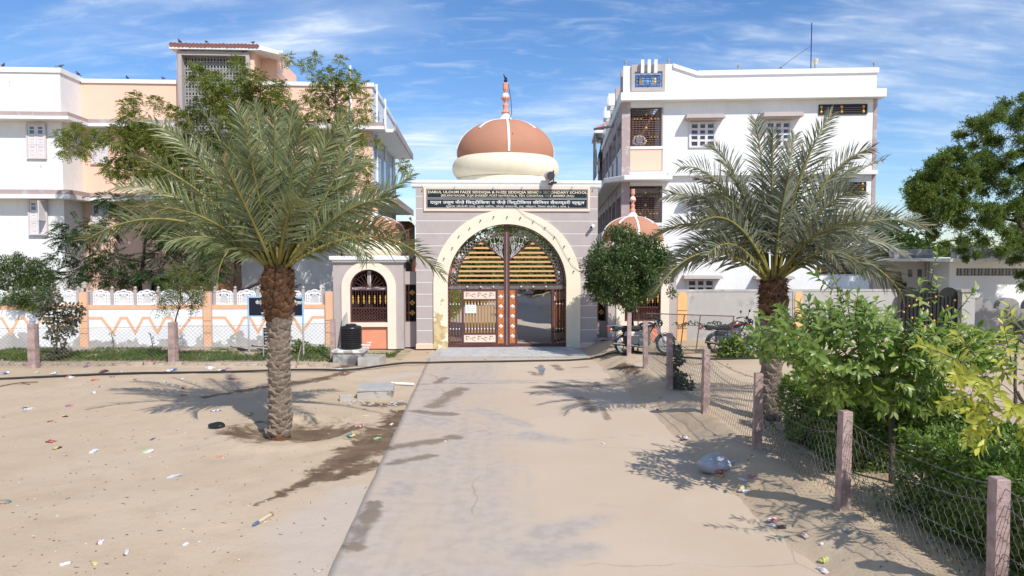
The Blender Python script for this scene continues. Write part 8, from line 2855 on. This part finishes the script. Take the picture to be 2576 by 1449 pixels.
J = [((0, 0, .92), (.15, .11)), ((0, 0, 1.15), (.15, .10)), ((0, -.02, 1.38), (.16, .10)), ((0, -.03, 1.47), (.06, .06)), ((0, -.05, 1.53), (.055, .055)),
     ((-.20, -.02, 1.40), .055), ((-.27, -.06, 1.16), .045), ((-.12, -.28, 1.02), .038), ((.02, -.34, 1.0), .03),
     ((.20, -.02, 1.40), .055), ((.27, -.06, 1.16), .045), ((.12, -.28, 1.03), .038), ((-.02, -.34, 1.02), .03),
     ((-.10, 0, .86), .085), ((-.11, 0, .46), .062), ((-.11, .01, .06), .05), ((.10, 0, .86), .085), ((.11, 0, .46), .062), ((.11, .01, .06), .05), ((-.11, -.12, .03), .045), ((.11, -.12, .03), .045)]
E_ = [(0, 1), (1, 2), (2, 3), (3, 4), (2, 5), (5, 6), (6, 7), (7, 8), (2, 9), (9, 10), (10, 11), (11, 12), (0, 13), (13, 14), (14, 15), (0, 16), (16, 17), (17, 18), (15, 19), (18, 20)]
skin_body(pe, J, E_, 0, SHIRT)
MB().lathe([(.06, 1.36), (.115, 1.40), (.10, 1.46), (.065, 1.50)], 16).build('scarf', SCARF, pe, True)
hd = MB().ball((0, -.07, 1.62), .10, 16, 12, (.82, .98, 1.18)).ball((0, -.17, 1.60), .02, 8, 6, (.8, 1, 1.4)).ball((-.083, -.06, 1.61), .022, 6, 5, (.4, 1, 1.3)).ball((.083, -.06, 1.61), .022, 6, 5, (.4, 1, 1.3))
hd.build('head', SKIN, pe, True, angle=180)
MB().ball((0, -.05, 1.655), .106, 16, 10, (.86, 1.0, 1.0)).build('hair', HAIR, pe, True)
MB().ball((-.035, -.158, 1.635), .012, 6, 4).ball((.035, -.158, 1.635), .012, 6, 4).build('eyes', HAIR, pe)
for s in (-1, 1):
    h = MB().ball((s * -.04, -.37, 1.0 + (.02 if s > 0 else 0)), .04, 10, 6, (1.2, .8, .45))
    for q in range(4): h.tube([(s * -.05 - s * .0, -.385 - .0 * q, 1.0 + .015 * (q - 1.5)), (s * -.115, -.40, .995 + .014 * (q - 1.5)), (s * -.135, -.39, .985 + .013 * (q - 1.5))], .008, 5)
    h.tube([(s * -.03, -.36, 1.03), (s * -.06, -.38, 1.055)], .009, 5)
    h.build('hand', SKIN, pe, True)

# ------------------------------------------------------------------ litter on the ground
LC = {}


def litter_mat(c1, c2):
    key = (c1, c2)
    if key in LC: return LC[key]
    c1, c2 = [tuple(.8 * (.72 * q + .28 * (.3 * c[0] + .6 * c[1] + .1 * c[2])) + .035 for q in c) for c in (c1, c2)]
    m, nt, bs, oc = newmat('printed_wrapper')
    n = noisen(nt, oc, 11, 2, .5)
    nt.links.new(mixc(nt, ramp(nt, n, .47, .53), c1, c2), bs.inputs['Base Color'])
    bs.inputs['Roughness'].default_value = .55
    LC[key] = m
    return m


CLR = {'red': (.55, .03, .03), 'white': (.75, .75, .75), 'blue': (.06, .14, .45), 'green': (.12, .42, .08), 'orange': (.70, .22, .03), 'yellow': (.72, .55, .04), 'purple': (.16, .07, .40), 'pink': (.62, .10, .25),
       'teal': (.01, .24, .24), 'silver': (.50, .50, .54), 'black': (.015, .015, .015), 'brown': (.20, .10, .05), 'clear': (.60, .62, .66), 'maroon': (.20, .02, .03), 'lime': (.30, .62, .10), 'grey': (.35, .34, .36)}


def wrapper_mesh(L, W, seed, crumple):
    r = np.random.default_rng(seed)
    nx, ny = 7, 5
    xs = np.linspace(-L / 2, L / 2, nx); ys = np.linspace(-W / 2, W / 2, ny)
    X_, Y_ = np.meshgrid(xs, ys)
    Z_ = .5 * W * crumple * np.sin(np.pi * (X_ / L + .5)) * np.cos(np.pi * Y_ / W) + r.normal(size=X_.shape) * W * .16 * crumple
    X_ = X_ + r.normal(size=X_.shape) * L * .04; Y_ = Y_ + r.normal(size=X_.shape) * W * .06
    Z_ -= Z_.min()
    n = nx * ny
    top = np.stack([X_.ravel(), Y_.ravel(), Z_.ravel() + .012], 1); bot = np.stack([X_.ravel() * .98, Y_.ravel() * .98, Z_.ravel() * .55], 1)
    fs = []
    for j in range(ny - 1):
        for i in range(nx - 1):
            a = j * nx + i
            fs.append((a, a + 1, a + nx + 1, a + nx)); fs.append((n + a, n + a + nx, n + a + nx + 1, n + a + 1))
    ring = [i for i in range(nx)] + [j * nx + nx - 1 for j in range(1, ny)] + [(ny - 1) * nx + i for i in range(nx - 2, -1, -1)] + [j * nx for j in range(ny - 2, 0, -1)]
    for a, b in zip(ring, ring[1:] + ring[:1]): fs.append((a, n + a, n + b, b))
    return MB().add(np.concatenate([top, bot]).tolist(), fs)


def litter(u, v, L, W, c1, c2, label, cat='wrapper', crumple=.5, rz=None, group='scattered litter', name='wrapper'):
    p = gp(u, v, 0) if (xl(gp(u, v).y) + .1 < gp(u, v).x < xr(gp(u, v).y) - .7) else gpt(u, v)
    seed = int(u * 7 + v * 13)
    ob = wrapper_mesh(L * .72, W * .66, seed, crumple).build(name, litter_mat(CLR[c1], CLR[c2]), None, False)
    ob.location = p + Vector((0, 0, -.004)); ob.rotation_euler = (random.Random(seed).uniform(-.15, .15), random.Random(seed + 1).uniform(-.15, .15), random.Random(seed + 2).uniform(0, 6) if rz is None else rz)
    tag(ob, label, cat, group)
    return ob


LIT = [
    (14, 940, .30, .2, 'blue', 'white', 'blue and white packet on the sand at the far left, above the hose'), (95, 937, .2, .12, 'lime', 'white', 'lime green wrapper right of the first left fence post'),
    (135, 941, .24, .2, 'white', 'black', 'crumpled white paper right of the lime wrapper, above the hose'), (175, 950, .3, .2, 'red', 'white', 'bright red packet lying against the hose on the left'),
    (188, 946, .2, .1, 'orange', 'white', 'orange scrap beside the bright red packet on the hose'), (262, 936, .32, .2, 'maroon', 'black', 'maroon and black packet left of the second fence post'),
    (283, 941, .26, .12, 'lime', 'white', 'lime wrapper touching the maroon and black packet'), (305, 935, .26, .1, 'silver', 'white', 'flat silver wrapper right of the maroon packet'),
    (240, 957, .28, .14, 'red', 'orange', 'red and orange wrapper below the hose, under the second fence post bay'), (284, 948, .2, .12, 'brown', 'silver', 'small brown wrapper under the lime wrapper below the hose'),
    (340, 954, .2, .09, 'orange', 'brown', 'dull orange strip below the hose'), (430, 933, .46, .24, 'white', 'blue', 'white and blue plastic bag by the second fence post foot'),
    (528, 928, .42, .3, 'clear', 'white', 'crumpled clear plastic bag on the kerb right of the second post', ), (557, 932, .3, .14, 'white', 'black', 'white and black packet right of the clear bag on the kerb'),
    (574, 928, .2, .16, 'pink', 'purple', 'pink and purple wrapper on the kerb nearest the palm trunk'), (580, 954, .34, .1, 'maroon', 'red', 'long maroon wrapper below the hose left of the palm trunk'),
    (458, 954, .18, .09, 'white', 'red', 'small white wrapper midway below the hose'), (377, 909, .3, .16, 'red', 'orange', 'red packet in the grass left of the second fence post'),
    (217, 922, .3, .16, 'red', 'blue', 'red and blue scrap at the kerb between the two left posts'), (415, 962, .2, .12, 'green', 'white', 'pale green crumpled wrapper below the hose'),
    (342, 967, .22, .11, 'orange', 'yellow', 'orange wrapper on open sand below the hose bag'), (252, 973, .2, .09, 'purple', 'white', 'purple wrapper on open sand at left'),
    (460, 977, .16, .1, 'red', 'maroon', 'small red wrapper near the palm shadow, upper'), (462, 995, .22, .12, 'red', 'orange', 'red wrapper inside the palm shadow, lower'),
    (236, 988, .2, .15, 'white', 'grey', 'crumpled grey-white paper on open sand'), (62, 1027, .24, .12, 'maroon', 'white', 'maroon wrapper beside the long white scrap at left'),
    (72, 1030, .4, .12, 'white', 'silver', 'long white scrap on the sand at the far left'), (174, 1021, .18, .1, 'pink', 'blue', 'pink and blue wrapper on the sand, above the yellow one'),
    (162, 1048, .2, .1, 'yellow', 'black', 'yellow and black wrapper on the sand at left'), (127, 1060, .2, .06, 'red', 'maroon', 'thin red scrap left of the yellow and black wrapper'),
    (543, 1034, .28, .14, 'white', 'purple', 'white and purple packet in the palm shadow'), (630, 1042, .32, .13, 'black', 'yellow', 'black and yellow wrapper beside the palm basin, left'),
    (128, 1112, .2, .14, 'red', 'black', 'small red and black wrapper, lower left sand'), (144, 1128, .22, .1, 'yellow', 'black', 'yellow and black wrapper below the small red one'),
    (236, 1137, .22, .12, 'clear', 'white', 'clear wrapper on the lower left sand'), (371, 1137, .26, .14, 'lime', 'white', 'green and white wrapper with black end on the lower sand'),
    (384, 1105, .2, .07, 'blue', 'brown', 'thin dark blue strip on the sand left of the basin'), (438, 1199, .30, .1, 'clear', 'silver', 'flat clear wrapper, centre of the sand'),
    (553, 1150, .18, .12, 'orange', 'silver', 'orange and silver wrapper below the palm basin'), (8, 1265, .26, .16, 'teal', 'orange', 'teal and orange packet at the left edge'),
    (252, 1365, .16, .1, 'white', 'red', 'white and red wrapper, low on the sand'), (318, 1391, .22, .06, 'white', 'maroon', 'long white and maroon strip near the bottom left'),
    (238, 1419, .1, .07, 'yellow', 'orange', 'tiny yellow wrapper at the bottom left'), (165, 1420, .14, .06, 'white', 'silver', 'tiny white scrap at the bottom left corner area'), (467, 1370, .10, .06, 'white', 'silver', 'tiny white scrap left of the road near the bottom'),
    (882, 1098, .22, .18, 'teal', 'yellow', 'teal packet stuck on the rim of the palm basin'), (950, 1104, .2, .1, 'lime', 'green', 'lime green wrapper on the wet sand by the road'), (905, 1072, .2, .12, 'red', 'white', 'red and white wrapper between basin and road'),
    (985, 1068, .14, .08, 'white', 'orange', 'small white and orange scrap by the road edge'), (852, 930, .34, .16, 'white', 'grey', 'white bag on the hose below the tank'), (868, 940, .18, .1, 'pink', 'white', 'pink and white scrap under the hose by the tank'),
    (980, 1018, .26, .08, 'orange', 'brown', 'orange wrapper right of the manhole block'), (992, 1020, .16, .07, 'white', 'blue', 'white scrap touching the orange wrapper near the manhole block'), (918, 1046, .2, .06, 'yellow', 'white', 'yellowish strip below the manhole block'),
    (1076, 887, .12, .08, 'orange', 'brown', 'small orange scrap at the left corner of the apron'), (1220, 905, .10, .05, 'brown', 'red', 'small brown leaf scrap on the road before the apron'),
    (1725, 1104, .34, .2, 'white', 'maroon', 'white and maroon packet on the bank, beyond the grey bag'), (1712, 1098, .2, .12, 'red', 'silver', 'red scrap left of the white and maroon packet'),
    (1815, 1190, .26, .18, 'red', 'orange', 'red and orange packet spilling from the grey bag'), (1812, 1199, .2, .1, 'orange', 'yellow', 'orange wrapper just below the grey bag'), (1770, 1186, .08, .06, 'blue', 'blue', 'tiny blue scrap left of the grey bag'),
    (1893, 1200, .2, .1, 'pink', 'red', 'pink wrapper on the bank right of the grey bag'), (1868, 1208, .24, .08, 'clear', 'silver', 'clear strip below the grey bag'), (1866, 1232, .24, .12, 'yellow', 'silver', 'yellow and silver wrapper on the bank'), (1872, 1240, .18, .1, 'white', 'blue', 'white and blue scrap under the yellow and silver wrapper'),
    (1840, 1170, .1, .08, 'yellow', 'orange', 'small yellow scrap on the right of the grey bag'), (1948, 1311, .22, .14, 'red', 'white', 'bright red crumpled packet on the bank, largest of the reds'), (1942, 1322, .12, .08, 'white', 'silver', 'small white scrap under the bright red packet'),
    (1965, 1328, .14, .08, 'black', 'grey', 'dark grey wrapper right of the bright red packet'), (2026, 1352, .18, .12, 'orange', 'silver', 'orange wrapper on the bank among dry leaves'), (1962, 1352, .14, .05, 'lime', 'white', 'lime and white strip on the road side of the bank'),
    (2075, 1410, .18, .12, 'yellow', 'lime', 'bright yellow and lime packet near the bottom right'), (2070, 1437, .2, .1, 'white', 'red', 'white and red packet at the bottom edge of the bank'), (2067, 1372, .07, .05, 'white', 'silver', 'tiny white paper twist on the bank'), (2130, 1355, .10, .07, 'grey', 'silver', 'grey flat scrap on the bank near the posts'),
    (1120, 1110, .06, .04, 'white', 'blue', 'tiny white scrap on the road centre'), (1517, 1116, .1, .05, 'white', 'silver', 'small white strip on the right of the road'), (1655, 1031, .12, .08, 'red', 'white', 'small red and white scrap at the far end of the bank'),
]
for e in LIT: litter(*e[:6], label=e[6])
# grey sack, black bag, marker-like stick
g = gpt(1800, 1182)
gb = thing('plastic_sack', 'grey crumpled plastic sack lying at the right edge of the road', 'sack', g)
mb = MB().ball((0, 0, .09), .28, 26, 16, (1.0, .72, .55))
mb.v = [(x + .05 * (vnoise(np.array([x * 9]), np.array([y * 9 + z * 7]), 1, 5)[0] - .5), y + .05 * (vnoise(np.array([x * 8 + 3]), np.array([y * 8 - z * 9]), 1, 8)[0] - .5), max(-.02, z + .07 * (vnoise(np.array([x * 11]), np.array([y * 11]), 1, 9)[0] - .5))) for x, y, z in mb.v]
mb.build('sack', GREY_PLASTIC, gb, True, angle=180)
MB().tube([(.22, -.02, .12), (.30, -.04, .16), (.34, -.02, .12)], [.05, .03, .06], 7).build('tied_neck', GREY_PLASTIC, gb, True)
g = gpt(545, 1076)
bb = thing('black_bag', 'small crumpled black plastic bag on the sand left of the basin', 'bag', g)
mb = MB().ball((0, 0, .04), .15, 16, 10, (1.1, .7, .5)); mb.v = [(x + rng.uniform(-.012, .012), y + rng.uniform(-.012, .012), max(0, z + rng.uniform(-.012, .012))) for x, y, z in mb.v]
mb.build('bag', TANK, bb, True)
p0, p1 = gpt(636, 1325, .02), gpt(684, 1296, .02)
sk = thing('painted_stick', 'yellow stick with a blue tip lying on the sand left of the road', 'stick', p0)
d = p1 - p0
MB().tube([d * .27, d * .90], [.024, .026], 10).build('shaft', litter_mat((.72, .60, .22), (.66, .54, .25)), sk, True)
MB().tube([d * .0, d * .05, d * .27], [.012, .02, .024], 10).build('blue_tip', litter_mat(CLR['blue'], (.05, .10, .33)), sk, True)
MB().tube([d * .90, d * 1.0], [.028, .034], 10).build('brush_end', WOOD, sk, True)
# small twigs, chips and stones too many to count
mb = MB()
for k in range(420):
    u = rng.uniform(0, 1000) if k % 3 else rng.uniform(1600, 2250); v = rng.uniform(930, 1449)
    g0 = gp(u, v)
    if xl(g0.y) - .02 < g0.x < xr(g0.y) - .5: continue
    p = gpt(u, v, .004); s = rng.uniform(.004, .011) * (1 + p.y * .03)
    if k % 4 == 0:
        a = rng.uniform(0, 6); L = rng.uniform(.02, .075)
        mb.tube([p, p + Vector((cos(a) * L, sin(a) * L, .006))], .005, 4)
    else:
        mb.ball((p.x, p.y, p.z), s, 5, 3, (1.3, 1, .6))
tag(mb.build('debris', mat('chips', (.24, .18, .13), .95, .4, 9, 0), None, kind='stuff'), 'small twigs, chips and stones scattered over the sand', 'debris')
mb = MB()
for k in range(45):
    u = rng.uniform(0, 860) if k % 4 else rng.uniform(1680, 2200); v = rng.uniform(940, 1449)
    p = gpt(u, v, .003); s = rng.uniform(.005, .011) * (1 + p.y * .02)
    a = rng.uniform(0, 6)
    mb.box(p.x - s, p.x + s, p.y - s * .6, p.y + s * .6, p.z, p.z + .006)
tag(mb.build('paper_scraps', LETTER_WHITE, None, kind='stuff'), 'tiny white scraps of paper scattered over the sand', 'paper scraps')
